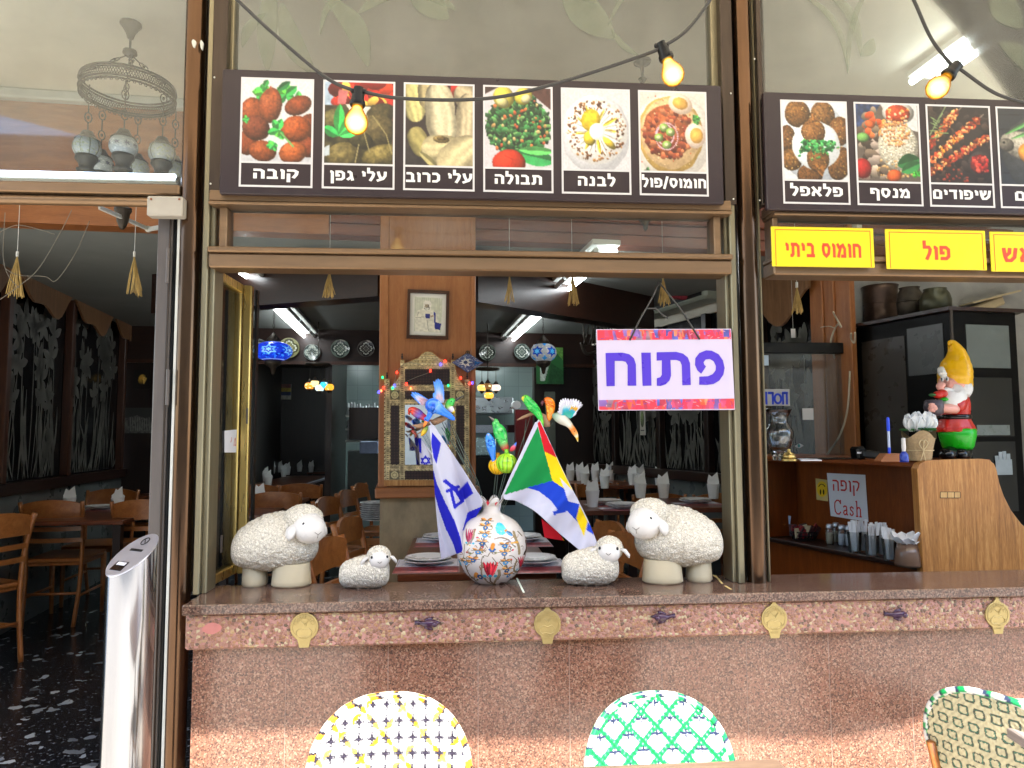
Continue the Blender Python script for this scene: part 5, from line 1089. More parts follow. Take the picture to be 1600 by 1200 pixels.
def bistro(label, base, rz, kind, ztop_, W_):
    t = thing('bistro_chair', label, 'chair', base, rz, 'woven bistro chairs on the terrace'); M = MATW[t.name]
    zb0_, H_ = .47, ztop_ - .47; hw = W_ / 2
    def half(v):  # outline half width at v (0 top .. 1 bottom)
        y = v ** 1.7 * H_; rad = .2
        if y < rad: k = 1 - y / rad; return hw * (1 - k ** 2.3) ** (1 / 2.3) * .985 + .004
        return hw * (.985 - .1 * (y - rad) / (H_ - rad))
    def bm_(off):
        def f(u, v):
            x = (u - .5) * 2 * half(v); y = v ** 1.7 * H_; lean = .07 * (1 - y / H_); return M @ Vector((x, -off + lean - .30 * (x * x) / .2 * .35 + .0016 * math.sin(x * 2 * PI / .0173) * math.sin(y * 2 * PI / .0193), zb0_ + H_ - y))
        return f
    def shape(pc):   # the pattern follows the cloth, not the tapering grid
        us = np.linspace(0, 1, pc.w); out = np.zeros_like(pc.c)
        for j in range(pc.h):
            x = ((us - .5) * 2 * half(j / (pc.h - 1)) / W_ + .5) * (pc.w - 1); i = np.clip(x.round().astype(int), 0, pc.w - 1); out[j] = pc.c[int((j / (pc.h - 1)) ** 1.7 * (pc.h - 1)), i]
        pc.c = out; return pc
    painted('woven_back', shape(weave_pic(kind, W_, H_)), bm_(.0), weave, t); painted('woven_back_rear', shape(weave_pic(kind, W_, H_, True)), bm_(-.012), weave, t)
    f = bm_(-.006); rimp = [f(0, 1 - i / 24) for i in range(25)] + [f(i / 20, 0) for i in range(1, 20)] + [f(1, i / 24) for i in range(25)]
    n = 12; cols = []; mb = MB(); rp_ = []
    for a, b in zip(rimp[:-1], rimp[1:]):
        for j in range(6): rp_.append(a + (b - a) * j / 6)
    rp_.append(rimp[-1]); mb.tube(rp_, .0095, n)
    c1 = {'yellow': ('cfcec8', 'd89a1c', '1c1626'), 'green': ('cfcec8', '0a8a48', '222c4a')}[kind]
    for i in range(len(rp_)):
        for j in range(n):
            ph = (i * .055 + j / n * .35) % 1; cols.append((*lin(hexc(c1[0] if ph < .55 else c1[1] if ph < .85 else c1[2])), 1))
    obj('woven_rim', mb, weave, t, smooth=True, cols=np.array(cols, np.float32))
    q = lambda x, y, z: M @ Vector((x, y, z)); s0 = hw * .93
    sp = Pic(90, 90, 'f2f1ec', seed=33); wp_ = weave_pic(kind, .42, .42); sp.c = wp_.c[np.linspace(0, wp_.h - 1, 90).astype(int)][:, np.linspace(0, wp_.w - 1, 90).astype(int)]
    painted('woven_seat', sp, lambda u, v: q((u - .5) * 2 * s0 * (1 - .08 * (v)), -.40 + .40 * v, .455 - .01 * math.sin(u * PI)), weave, t)
    for sx in (-1, 1):
        mb = MB(); mb.tube([q(sx * s0 * .9, .03, 0), q(sx * s0 * .94, .0, .44), q(sx * hw * .9, .0, .5), q(sx * hw * .92, .03, .62)], .012, 10); obj('leg', mb, cherry, t, smooth=True)
        mb = MB(); mb.tube([q(sx * s0 * .95, -.40, 0), q(sx * s0 * .96, -.38, .44)], .012, 10); obj('leg', mb, cherry, t, smooth=True)
    mb = MB(); mb.tube([q(-s0, -.39, .44), q(s0, -.39, .44), q(s0, 0, .44), q(-s0, 0, .44)], .013, 10, closed=True); obj('seat_frame', mb, cherry, t, smooth=True)
def cbase(px, d): p = D(px, 1090, d); return Vector((p.x, p.y, 0))
b0 = cbase(608, 1.87); bistro('white woven bistro chair with yellow bands and black crosses', b0, R(0), 'yellow', D(608, 1086, 1.935).z - .004, .405)
b0 = cbase(1033, 1.87); bistro('white woven bistro chair with green bands facing the terrace', b0, R(0), 'green', D(1033, 1084, 1.935).z - .004, .388)
b0 = D(1575, 1090, 1.86); bistro('green banded woven bistro chair turned side-on at the right edge', Vector((b0.x, b0.y, 0)), R(118), 'green', D(1500, 1084, 1.86).z + .005, .42)
def outtable(label, c, sx, sy, rz, m):
    t = thing('terrace_table', label, 'table', (c.x, c.y, 0), rz); M = MATW[t.name]; rot = M.to_3x3()
    mb = MB(); mb.obox(M @ Vector((0, 0, .725)), (sx, sy, .03), rot, .004); obj('tabletop', mb, m, t)
    mb = MB(); mb.lathe([(.03, .03), (.03, .7)], M @ Vector((0, 0, 0)), 16); obj('pedestal', mb, black, t, smooth=40)
    mb = MB(); mb.obox(M @ Vector((0, 0, .015)), (.4, .4, .03), rot, .01); obj('foot_plate', mb, black, t)
e = G(810, 1201, .74); outtable('brown wooden terrace table at the bottom edge of the photo', Vector((G(812, 1192, .74).x, e.y - .35, 0)), G(1218, 1192, .74).x - G(402, 1192, .74).x, .7, 0, outtab)
c0 = G(1500, 1089, .74); dv = (G(1600, 1152, .74) - c0); rz = math.atan2(dv.y, dv.x); u = Vector((math.cos(rz), math.sin(rz), 0)); v = Vector((-u.y, u.x, 0))
outtable('grey slatted terrace table at the right photo edge', c0 + u * .4 + v * .33 , .8, .66, rz, outtabg)
# ---------------------------------------------------------------- steel ash post by the door
ct = G(207, 868, 1.13); ct = D(207, 868, 2.13); r = 34 / F * ct.y * 0 + 33.5 / F * 2.13
t = thing('ash_post', 'polished steel ash post with slanted top by the entrance', 'ash post', (ct.x, ct.y, 0))
nn = 48; mb = MB(); zlo, zhi = D(185, 899, 2.08).z, D(233, 836, 2.18).z; tops = []
for j in range(nn):
    a = 2 * PI * j / nn; x, y = r * math.cos(a), r * math.sin(a); f = (x * .55 + y * .835) / r; tops.append(Vector((ct.x + x, ct.y + y, (zlo + zhi) / 2 + f * (zhi - zlo) / 2)))
rows = [[Vector((p.x, p.y, z)) for p in tops] for z in (0, .3, .6, .9)] + [tops]
for row in rows: mb.v += [tuple(p) for p in row]
for i in range(4):
    for j in range(nn): mb.f.append((i * nn + j, i * nn + (j + 1) % nn, (i + 1) * nn + (j + 1) % nn, (i + 1) * nn + j)); mb.mi.append(0)
obj('tube', mb, steel, t, smooth=40)
cc = sum(tops, Vector()) / nn; mb = MB(); mb.v = [tuple(cc + (p - cc) * 1.02 + Vector((0, 0, .0015))) for p in tops] + [tuple(cc + (p - cc) * 1.02 - Vector((0, 0, .003))) for p in tops]; mb.f = [tuple(range(nn))] + [(j, j + nn, (j + 1) % nn + nn, (j + 1) % nn) for j in range(nn)]; mb.mi = [0] * len(mb.f); cap = obj('cap', mb, mat('brushed_cap', (.55, .55, .62), .34, .85, .1, 10), t)
A0 = (tops[0] - cc); B0 = (tops[nn // 4] - cc); nrm = A0.cross(B0).normalized(); ci = lambda a, b: cc + A0 * a + B0 * b + nrm * .0025
hi = (A0 * .55 + B0 * .835).normalized(); lo_ = nrm.cross(hi).normalized()
s = lambda a, b: cc + hi * a * r * 1.6 + lo_ * b * r + nrm * .0022
mb = MB(); mb.slab([s(.12, -.4), s(.20, -.4), s(.20, .45), s(.12, .45)], nrm * -.001); obj('slot', mb, black, cap)
mb = MB(); mb.slab([s(-.6, -.38), s(-.28, -.38), s(-.28, .42), s(-.6, .42)], nrm * -.001); obj('ash_opening', mb, blackgl, cap)
mb = MB(); mb.slab([s(-.42, -.3) + nrm * .001, s(-.31, -.3) + nrm * .001, s(-.31, .3) + nrm * .001, s(-.42, .3) + nrm * .001], nrm * -.0005); obj('no_smoking_label', mb, white, cap)
mb = MB(); mb.tube([s(.5 + .13 * math.cos(k), .05 + .2 * math.sin(k)) for k in [i * 2 * PI / 20 for i in range(20)]], .0015, 6, closed=True); mb.tube([s(.42, -.08), s(.58, .2)], .0014, 6); obj('engraved_mark', mb, black, cap)
# ---------------------------------------------------------------- ceiling tube lights
def tubelight(label, a, b, w_=.17, on=(0, 1), n=1, lit=None):
    a, b = Vector(a), Vector(b); t = thing('ceiling_light', label, 'ceiling light', (a + b) / 2, 0, 'fluorescent tube lights under the ceilings')
    d = (b - a).normalized(); sd = d.cross(ZX).normalized(); mb = MB(); mb.bar(a + ZX * .045, b + ZX * .045, w_, .03, ZX, .004); obj('housing', mb, whitemetal, t)
    L = (b - a).length
    for k, off in enumerate((-.055, .055)):
        for i in range(n):
            p, q = a + d * (L * i / n + .02) + sd * off, a + d * (L * (i + 1) / n - .02) + sd * off
            mb = MB(); mb.tube([p, q], .016, 12); obj('tube', mb, (lit or tube_on) if k in on else tube_off, t, smooth=40)
    return t
zl = ZL - .075
tubelight('fluorescent twin tube light near the door above the open sash', G(388, 424, zl), G(440, 461, zl), on=(0,))
tubelight('long fluorescent light left of the column towards the back wall', G(437, 479, zl), G(487, 529, zl), on=(0,), n=3)
tubelight('long fluorescent light right of the column running to the back', G(840, 488, zl), G(787, 538, zl), on=(1,), n=3)
tubelight('bright fluorescent light right of the column nearest the window', G(948, 390, zl), G(860, 466, zl), on=(1,), n=2)
a_, b_ = P(-120, 271, .2), P(274, 271, .2); b_.z = a_.z = (a_.z + b_.z) / 2  # added lamp: stands in for a tube's reflection, brightens the left room
t = thing('reflection_stand_in', 'added slim tube standing in for a tube reflection in the entrance glass', 'stand-in light', (a_ + b_) / 2); mb = MB(); mb.tube([a_, b_], .0075, 12); obj('tube', mb, tube_streak, t, smooth=40); mb = MB(); mb.bar(a_ + Vector((0, .02, -.014)), b_ + Vector((0, .02, -.014)), .03, .012, ZX, .003); obj('holder', mb, whitemetal, t)
zl2 = ZH - .09
tubelight('fluorescent light on the high ceiling above the second menu board', G(1436, 132, zl2), G(1612, 8, zl2), w_=.13, on=(0, 1), n=1, lit=tube_high)
tubelight('fluorescent light glowing inside the tiled kitchen', iv(.2, 5.5, ZL - .05), iv(1.5, 5.5, ZL - .05), lit=tube_kit)
tubelight('fluorescent light glowing inside the left kitchen doorway', iv(-1.5, 5.5, ZL - .05), iv(-.7, 5.5, ZL - .05), lit=tube_kit)
# ---------------------------------------------------------------- straw tassels
def tassel(px, py, h, label, d, seed):
    r = random.Random(seed); a = D(px, py, d); k = d / F; t = thing('straw_tassel', label, 'ornament', a - ZX * h * k, 0, 'straw tassels hung along the front')
    mb = MB(); mb.tube([a + ZX * .35, a], .0012, 5); mb.tube([a - ZX * .004, a + ZX * .02], .006, 8); obj('string', mb, whitemetal, t)
    mb = MB()
    for i in range(20):
        an = r.uniform(0, 2 * PI); rr = r.uniform(.1, 1) ** .6 * h * k * .24; e = a + Vector((rr * math.cos(an), rr * math.sin(an), -h * k * r.uniform(.88, 1.04))); mb.tube([a, a * .5 + e * .5 + Vector((r.uniform(-.004, .004), 0, 0)), e], .0016, 5)
    obj('straw', mb, straw, t, smooth=True)
for i, (px, py, h, d, lab) in enumerate(((27, 400, 62, 3.3, 'straw tassel hanging at the far left of the doorway'), (210, 400, 60, 3.3, 'straw tassel hanging in the doorway beside the jamb'), (515, 424, 42, 3.1, 'straw tassel in the window above the dark room left of the column'), (796, 430, 44, 3.1, 'straw tassel in the window just right of the column'), (894, 430, 48, 3.1, 'straw tassel in front of the bright tube light'), (1036, 434, 46, 3.0, 'straw tassel hanging behind the open sign cords'), (1245, 448, 44, 3.0, 'straw tassel hanging above the cash counter'))): tassel(px, py, h, lab, d, i)
# ---------------------------------------------------------------- window sash folded inwards
t = thing('window_sash', 'brass framed window sash folded inwards at the left', 'window sash', P(335, 903, .06))
h0 = P(337, 425, .08); zT = h0.z - .012; far = D(374, 456, 2.82); zB = LT + .004
xh, yh, xf, yf = h0.x, .09, far.x, far.y
def sb(a, b, w_, m=brass, nm='frame', par=None):
    mb = MB(); mb.bar(a, b, w_, .035, (0, 0, 1), .003); return obj(nm, mb, m, par or t)
sb((xh, yh, zT), (xf, yf, zT), .035); sb((xh, yh, zB + .02), (xf, yf, zB + .02), .035)
for k in (.0, .036):
    mb = MB(); mb.box((xf - .02 + k, yf - .012 + k * .2, zB), (xf + .012 + k, yf + .022 + k * .2, zT + .015), .004); obj('frame', mb, brass, t)
mb = MB(); mb.box((xf + .058, yf + .01, zB), (xf + .066, yf + .04, zT)); obj('seal', mb, black, t)
mb = MB(); mb.bar((xh, yh, (zB + zT) / 2), (xf, yf, (zB + zT) / 2), .006, zT - zB - .03); obj('pane', mb, glass('sash_glass', (.55, .52, .5), .015, 1.7), t)
for px, py in ((386, 650), (346, 850)):
    p = D(px, py, 2.78 if px > 360 else 2.6); mb = MB(); mb.box(p - Vector((.003, .004, .03)), p + Vector((.003, .004, .03)), .001); obj('catch', mb, greyalu, t)
a = Vector((xh, yh, 0)); dirv = (Vector((xf, yf, 0)) - a); nn_ = dirv.cross(ZX).normalized()
def onp(px, py):
    d = ray(px, py); k = (a - CAM).dot(nn_) / d.dot(nn_); return CAM + d * k + nn_ * .006
nt_ = thing('push_notice', 'small white notice with pink lettering stuck on the sash glass', 'notice', onp(358, 708))
mb = MB(); mb.slab([onp(348, 707), onp(368, 707), onp(368, 671), onp(348, 673)], nn_ * .001); obj('paper', mb, paper, nt_)
pinkl = mat('pink_lettering', 'c87866', .5); oo = onp(358, 697); uu = (onp(367, 697) - onp(350, 697))
obj('lettering', word('משוך', oo, uu, ZX, nn_, .033, uu.length * .95, .17), pinkl, nt_)
# ---------------------------------------------------------------- Turkish lamps
def mosaic(kind, w_=160, h_=70):
    p = Pic(w_, h_, 'a0a6a8' if kind != 'blue' else '1a3ad0', seed=len(kind)); n = 420
    cs = {'blue': ('0f2ad8', '1d52f0', '2b74ff', '0a1a9a', '3a8cff'), 'white': ('b5b8be', '98a0ac', 'c8cad0'), 'pale': ('a8ac94', '888f76', 'b8baa4', '969c82'), 'amber': ('e8a040', 'f0b860', 'd88830')}[kind]
    p.specks(n, (0, 0, 1, p.asp), cs, .006, .012, 1.2, False)
    return p
def star(p, cx, cy, r, c, k=6, inner=.5):
    p.poly([(cx + (r if i % 2 == 0 else r * inner) * math.cos(i * PI / k + PI / 2), cy + (r if i % 2 == 0 else r * inner) * math.sin(i * PI / k + PI / 2)) for i in range(2 * k)], c, .1)
def globe(name, c, r, ht, pic, m, par, facing=0):
    return painted(name, pic, lambda u, v: c + Vector((r * math.sin(v * PI) ** .8 * math.cos((u - .5) * 2 * PI - PI / 2 + facing), r * math.sin(v * PI) ** .8 * math.sin((u - .5) * 2 * PI - PI / 2 + facing), ht * math.cos(v * PI))), m, par)
gl_lit = printed('lit_mosaic', .15, emit=.14); gl_dim = printed('mosaic_glass', .2, emit=0); gl_amb = printed('amber_mosaic', .15, emit=.3)
def pendant(label, px, py, wpx, hpx, d, kind):
    c = D(px, py, d); k = d / F; t = thing('mosaic_lamp', label, 'pendant lamp', c - ZX * hpx * k, 0)
    p = mosaic('blue' if kind == 'blue' else 'white', 220, 90)
    for i in range(5):
        cx = .5 + (i - 2) * .2
        if kind == 'blue': star(p, cx, .2, .075, '6fb8ff', 6, .58); star(p, cx, .2, .05, '1530c8', 6, .58); star(p, cx, .2, .03, '8fd0ff', 6)
        else: star(p, cx - .1, .2, .085, '1a48b8', 6, .55); star(p, cx - .1, .2, .045, '49a8e0', 6); star(p, cx, .3, .05, '2f8fd8', 4); star(p, cx, .08, .05, '1f7fd0', 4)
    if kind == 'blue':
        for y in (.03, .06, .34, .37): p.line([(0, y), (1, y)], .006, '9fb8f0')
    globe('globe', c, wpx / 2 * k, hpx / 2 * k, p, gl_lit if kind == 'blue' else printed('starry_mosaic', .15, emit=.06), t)
    mb = MB(); mb.lathe([(.06, -.0), (.05, -.03), (.02, -.05), (.012, -.09), (0, -.1)], c - ZX * hpx * k * .46, 18); obj('lower_fitting', mb, antique, t, smooth=True); mb = MB(); mb.lathe([(.055, 0), (.04, .03), (.02, .05), (.006, .07)], c + ZX * hpx * k * .44, 18); obj('upper_fitting', mb, antique, t, smooth=True)
    mb = MB(); z0 = c.z + hpx * k * .5; n = int((ZL - z0) / .03)
    for i in range(max(2, n)): q = Vector((c.x, c.y, z0 + .02 + .03 * i)); mb.tube([q + (XX if i % 2 else YX) * .006 * math.cos(a) + ZX * .016 * math.sin(a) for a in [j * PI / 4 for j in range(8)]], .002, 4, closed=True)
    obj('chain', mb, antique, t, smooth=True)
pendant('oval deep blue mosaic pendant lamp left of the column', 427, 549, 57, 30, 4.9, 'blue')
pendant('oval pendant lamp with blue stars on white mosaic right of the column', 849, 551, 42, 30, 5.3, 'white')
# chandelier of mosaic globes
dC = 3.14; kc = dC / F; cz = D(205, 30, dC)
t = thing('mosaic_chandelier', 'round pierced bronze chandelier with hanging pale mosaic globes', 'chandelier', D(205, 285, dC))
top = Vector((cz.x, cz.y, ZH)); rc = D(205, 143, dC); rc = Vector((cz.x, cz.y, rc.z)); RR = 66 * kc
mb = MB(); mb.lathe([(.045, 0), (.045, -.008), (.035, -.02), (.02, -.045), (.012, -.07), (.005, -.075), (.005, -.12), (.028, -.125), (.03, -.14), (.012, -.155)], top, 24); obj('ceiling_rose', mb, antique, t, smooth=True)
mb = MB()
for r0, z0 in ((1, .03), (1, -.03), (1.015, .018), (1.015, -.018)): mb.tube([rc + Vector((RR * r0 * math.cos(a), RR * r0 * math.sin(a), z0)) for a in [i * 2 * PI / 64 for i in range(64)]], .0045, 6, closed=True)
for i in range(110):
    a = 2 * PI * i / 110; q = rc + Vector((RR * 1.012 * math.cos(a), RR * 1.012 * math.sin(a), 0)); tg = Vector((-math.sin(a), math.cos(a), 0)); 
    mb.tube([q - tg * .007 - ZX * .016, q + tg * .007 + ZX * .016], .0018, 4); mb.tube([q + tg * .007 - ZX * .016, q - tg * .007 + ZX * .016], .0018, 4)
    if i % 2 == 0: mb.tube([q - ZX * .034 + tg * .006 * math.cos(b) + ZX * .008 * math.sin(b) for b in [j * PI / 3 for j in range(6)]], .0022, 4, closed=True)
obj('pierced_ring', mb, antique, t, smooth=True)
def chain(mb, a, b):
    n = max(2, int((b - a).length / .04)); d = (b - a) / n
    for i in range(n):
        c = a + d * (i + .5); s_ = d.orthogonal().normalized(); u_ = d.normalized()
        if i % 2: mb.tube([c + s_ * .014 * math.cos(q) + u_ * .022 * math.sin(q) for q in [j * PI / 4 for j in range(8)]], .0028, 5, closed=True); mb.ell(c, (.006, .006, .008), None, 8, 6)
        else: mb.tube([a + d * i, a + d * (i + 1)], .0028, 5)
for i in range(4):
    a = 2 * PI * i / 4 + .5; mb = MB(); chain(mb, top - ZX * .14, rc + Vector((RR * math.cos(a), RR * math.sin(a), .03))); obj('chain', mb, antique, t, smooth=True)
gp = mosaic('pale', 90, 50); gw = mosaic('white', 90, 50)
for i in range(9): star(gw, i / 9 + .05, gw.asp / 2, .045, '50546a', 6, .4); gp.line([(i / 9, .05), (i / 9, gp.asp - .05)], .004, '4a4838')
for px, py, near, pc in ((136, 231, -.6, gp), (193, 229, -.9, gw), (253, 240, -.3, gp), (157, 258, .7, gw), (213, 264, .9, gp), (272, 268, .6, gp)):
    c = D(px, py, dC + near * RR); mb = MB(); e = c + ZX * .05
    ed = Vector((c.x, c.y, 0)) - Vector((rc.x, rc.y, 0)); ed = ed.normalized() * RR + Vector((rc.x, rc.y, rc.z - .03)); chain(mb, e + ZX * .02, Vector((c.x, c.y, ed.z))); o = obj('chain', mb, antique, t, smooth=True)
    g = globe('globe', c, .055, .047, pc, gl_dim, t, .3 * px)
    mb = MB(); mb.lathe([(.05, .032), (.03, .05), (.02, .07), (.008, .075)], c, 20); mb.lathe([(.042, -.036), (.044, -.05), (.03, -.07), (.026, -.09), (.038, -.095), (.03, -.11), (0, -.115)], c, 20); obj('bronze_mount', mb, antique, g, smooth=True)
# second chandelier glimpsed behind the glass
dS = 3.3; tp = D(1003, 80, dS); t = thing('hanging_lamp', 'bronze hanging lamp half hidden behind the long menu board', 'hanging lamp', D(1008, 345, dS))
mb = MB(); mb.lathe([(.045, 0), (.04, -.012), (.012, -.02), (.006, -.08), (.022, -.09), (.01, -.11)], Vector((tp.x, tp.y, ZH)), 18)
for i in range(3): a = i * 2.1; chain(mb, Vector((tp.x, tp.y, ZH - .1)), Vector((tp.x + .13 * math.cos(a), tp.y + .13 * math.sin(a), ZH - .5)))
obj('chains', mb, antique, t, smooth=True)
cb = D(1008, 338, dS); pb_ = mosaic('amber', 60, 30); globe('globe', cb + ZX * .03, .06, .045, pb_, gl_dim, t); mb = MB(); mb.lathe([(.04, 0), (.03, -.02), (.012, -.04), (.012, -.06), (0, -.075)], cb, 16); mb.tube([cb + ZX * .07, Vector((cb.x, cb.y, ZH - .5))], .003, 6); obj('bronze_mount', mb, antique, t, smooth=True)
def cluster(label, px, py, d, pts, ytop):
    c = D(px, py, d); t = thing('lamp_cluster', label, 'hanging lamp', c)
    mb = MB(); tp = D(px, ytop, d); mb.lathe([(.12, 0), (.12, -.02), (.02, -.03)], tp, 20)
    mb.tube([tp, Vector((tp.x, tp.y, ZL))], .004, 6)
    for (x, y, col) in pts: q = D(x, y, d); mb.tube([q + ZX * .03, Vector((q.x, q.y, tp.z))], .003, 5); mb.lathe([(.035, .03), (.012, .06), (.004, .07)], q, 12); mb.lathe([(.03, -.03), (.012, -.05), (0, -.06)], q, 12)
    obj('bronze_mount', mb, antique, t, smooth=True)
    for (x, y, col) in pts:
        q = D(x, y, d); p = Pic(40, 24, col, seed=int(x)); p.specks(40, (0, 0, 1, .6), (col, 'f8e0a0'), .02, .05, 1.3, False); globe('globe', q, .048, .036, p, gl_amb, t)
cluster('small cluster of orange and turquoise lamps left of the column', 497, 615, 7.0, [(484, 603, 'f09030'), (492, 600, 'f8d890'), (500, 606, 'c8e8f0'), (507, 602, '3ab0d8'), (514, 605, 'f0a030')], 568)
cluster('small cluster of amber mosaic lamps before the kitchen', 762, 612, 7.0, [(753, 606, 'f0b860'), (762, 604, '6a4a28'), (775, 606, 'e8d0c0'), (764, 618, 'f0b040')], 575)
# ---------------------------------------------------------------- plates on the header
def platepic(seed, c0, c1):
    p = Pic(56, 56, c0, asp=1, seed=seed)
    for r_, n, c in ((.42, 26, c1), (.33, 16, 'c8ccc0'), (.24, 12, c1), (.14, 8, 'b8bca8'), (.05, 4, c1)):
        for i in range(n): a = 2 * PI * i / n; p.disc(.5 + r_ * math.cos(a), .5 + r_ * math.sin(a), r_ * .12 + .008, c)
    return p
for i, (px, py, dpx, c0, c1, lab) in enumerate(((404, 546, 33, '5a625c', '2c3436', 'dark painted plate on the header half behind the blue lamp'), (452, 544, 32, '8c8c64', '4a4a34', 'olive painted plate on the header right of the blue lamp'), (488, 551, 25, '3a4442', 'a8b4ac', 'small black and silver plate under the left ceiling light'), (532, 545, 29, '6a766c', '303a38', 'grey green painted plate on the header left of the last one'), (572, 545, 27, '5e5a56', '2e2a2c', 'grey brown painted plate on the header beside the column'), (761, 551, 27, '5a6258', '282c2a', 'green grey painted plate on the header right of the column'), (815, 550, 26, '66706a', '34403c', 'pale painted plate on the header left of the starry lamp'))):
    c = Q(px, py, VB - .05); r = dpx / 2 / F * (c.y + 2.5); t = thing('wall_plate', lab, 'plate', c - ZX * r, 0, 'painted plates on the back header')
    mb = MB(); mb.lathe([(r * .5, 0), (r * .7, .008), (r, .02), (r, .026), (r * .7, .016), (0, .012)], c, 32, Matrix((UX, ZX, -VX)).transposed()); obj('plate_body', mb, mat('plate_glaze_%d' % i if False else 'plate_glaze', c1, .2), t, smooth=True)
    pp = platepic(i, c0, c1); painted('painted_face', pp, lambda u, v, c=c, r=r: c + (UX * math.cos(u * 2 * PI) + ZX * math.sin(u * 2 * PI)) * r * .98 * v - VX * (.0165 + .011 * v * v), printed('plate_paint', .2), t) if False else None
    def pm(u, v, c=c, r=r):
        x, y = u * 2 - 1, 1 - v * 2; rr = max(abs(x), abs(y)); h = math.hypot(x, y) or 1; x, y = x / h * rr, y / h * rr
        return c + UX * x * r * .97 + ZX * y * r * .97 - VX * (.0175 + .011 * rr * rr)
    painted('painted_face', pp, pm, glaze, t)
# ---------------------------------------------------------------- things on the column
V0 = VF - .0305
def cf(px, py, off=0.): return Q(px, py, V0 - off)
t = thing('framed_portrait', 'framed portrait of a bearded man in white hung high on the column', 'picture', cf(669, 530))
fr = [(637, 453), (702, 456), (700, 531), (635, 529)]; inn = [(641, 458), (697, 460), (696, 526), (640, 524)]
for i in range(4):
    mb = MB(); j = (i + 1) % 4; mb.slab([cf(*fr[i]), cf(*fr[j]), cf(*inn[j]), cf(*inn[i])], -VX * .022); obj('frame', mb, walnut, t)
pp = Pic(70, 84, 'e4e2da', seed=41); pp.poly([(.13, .1), (.9, .12), (.87, 1.1), (.12, 1.08)], 'cfd0bc', .06); 
for k in range(12): pp.line([(.15 + .06 * k, .12), (.15 + .06 * k, .5)], .006, 'b8bca8')
pp.poly([(.2, .5), (.36, .42), (.6, .42), (.68, .5), (.8, .78), (.84, 1.08), (.16, 1.08), (.13, .7)], 'e0dccb', .08); pp.blob(.47, .34, .1, .13, 0, 'a89a84', .2); pp.poly([(.36, .3), (.4, .2), (.55, .2), (.6, .3), (.56, .46), (.52, .3), (.42, .3), (.38, .46)], 'e8e4d8', .05); pp.poly([(.4, .38), (.54, .38), (.5, .5), (.44, .5)], 'd8d4c8', .1); pp.line([(.44, .33), (.455, .33)], .009, '3a342c'); pp.line([(.51, .33), (.525, .33)], .009, '3a342c'); pp.line([(.44, .385), (.52, .385)], .008, '5a5048')
pp.poly([(.42, .58), (.56, .57), (.56, .7), (.44, .7)], '2a2f78', .1); pp.poly([(.66, .5), (.72, .55), (.72, .8), (.88, .84), (.84, 1.02), (.7, 1.0), (.68, .8)], '30368a', .15); pp.line([(.16, .7), (.4, .66)], .007, '8a8878'); pp.line([(.48, .75), (.52, 1.05)], .007, '8a8878'); pp.line([(.25, .52), (.2, .66)], .007, '9a9888'); pp.poly([(.56, .62), (.66, .6), (.66, .66), (.57, .67)], 'b09a80')
painted('print', pp, quadmap(cf(641, 458, .004), cf(697, 460, .004), cf(696, 526, .004), cf(640, 524, .004), 0), printm, t)
t = thing('inlaid_mirror', 'tall mirror in a pale inlaid wooden frame with dark lattice panels', 'mirror', cf(671, 758))
pm_ = Pic(180, 270, 'b09c72', seed=43)
X_, Y_ = pm_.X, pm_.Y
lat = ((np.floor(X_ * 66) + np.floor(Y_ * 66)) % 3 == 0); pm_.put(lat, hexc('5e4c30')); pm_.put(((np.floor(X_ * 44 + .5 * (np.floor(Y_ * 33) % 2))) % 2 == 0) & ((np.floor(Y_ * 90)) % 4 == 0), hexc('d2c096'))
z2 = lambda x, y: ((x - 50) / 655., (y - 70) / 655.)
def R4(x0, y0, x1, y1, c, tx=.2): pm_.poly([z2(x0, y0), z2(x1, y0), z2(x1, y1), z2(x0, y1)], c, tx)
for x0, x1 in ((95, 200), (570, 665)):     # brick-like side panels and the pediment
    pass
for i in range(16):
    for j in range(40):
        x, y = 205 + 26 * j - 13 * (i % 2) - 200, 75 + 17 * i
        R4(x, y, x + 22, y + 13, ('c8b684', 'b8a474', 'd4c494')[(i * 7 + j * 3) % 3]) if y < 345 else None
for y in (185, 335, 440, 945, 1070): R4(60, y, 700, y + 26, 'bda87c', .35); 
for y in (190, 340, 445, 950, 1075):
    for j in range(40): R4(60 + 16 * j, y + 5, 68 + 16 * j, y + 9, '5a4a30')
for x0, x1 in ((62, 92), (172, 205), (558, 592), (668, 700)):
    R4(x0, 360 if x0 in (62, 668) else 180, x1, 1085, 'b8a478', .3)
    for j in range(56): R4(x0 + 8, 190 + 16 * j, x1 - 8, 196 + 16 * j, '66543a') if (x0 in (172, 558) or 190 + 16 * j > 300) else None
for q in ((211, 205, 553, 325), (211, 372, 553, 433), (98, 482, 165, 935), (600, 482, 664, 935), (211, 983, 553, 1050)):
    R4(*q, '2c1a16', .2)
    for x in range(int(q[0]) + 10, int(q[2]) - 6, 22):
        for y in range(int(q[1]) + 10, int(q[3]) - 6, 22): pm_.disc(*z2(x, y), .006, '4a3028'); pm_.disc(*z2(x + 11, y + 11), .005, '120a08')
for x, y in ((132, 402), (630, 402), (130, 1015), (630, 1015)):
    R4(x - 40, y - 36, x + 40, y + 36, '8a7650'); R4(x - 33, y - 30, x + 33, y + 30, '5a5240'); pm_.disc(*z2(x, y), .043, 'c8b888'); 
    for k in range(8): pm_.disc(z2(x, y)[0] + .024 * math.cos(k * PI / 4), z2(x, y)[1] + .024 * math.sin(k * PI / 4), .008, '948258')
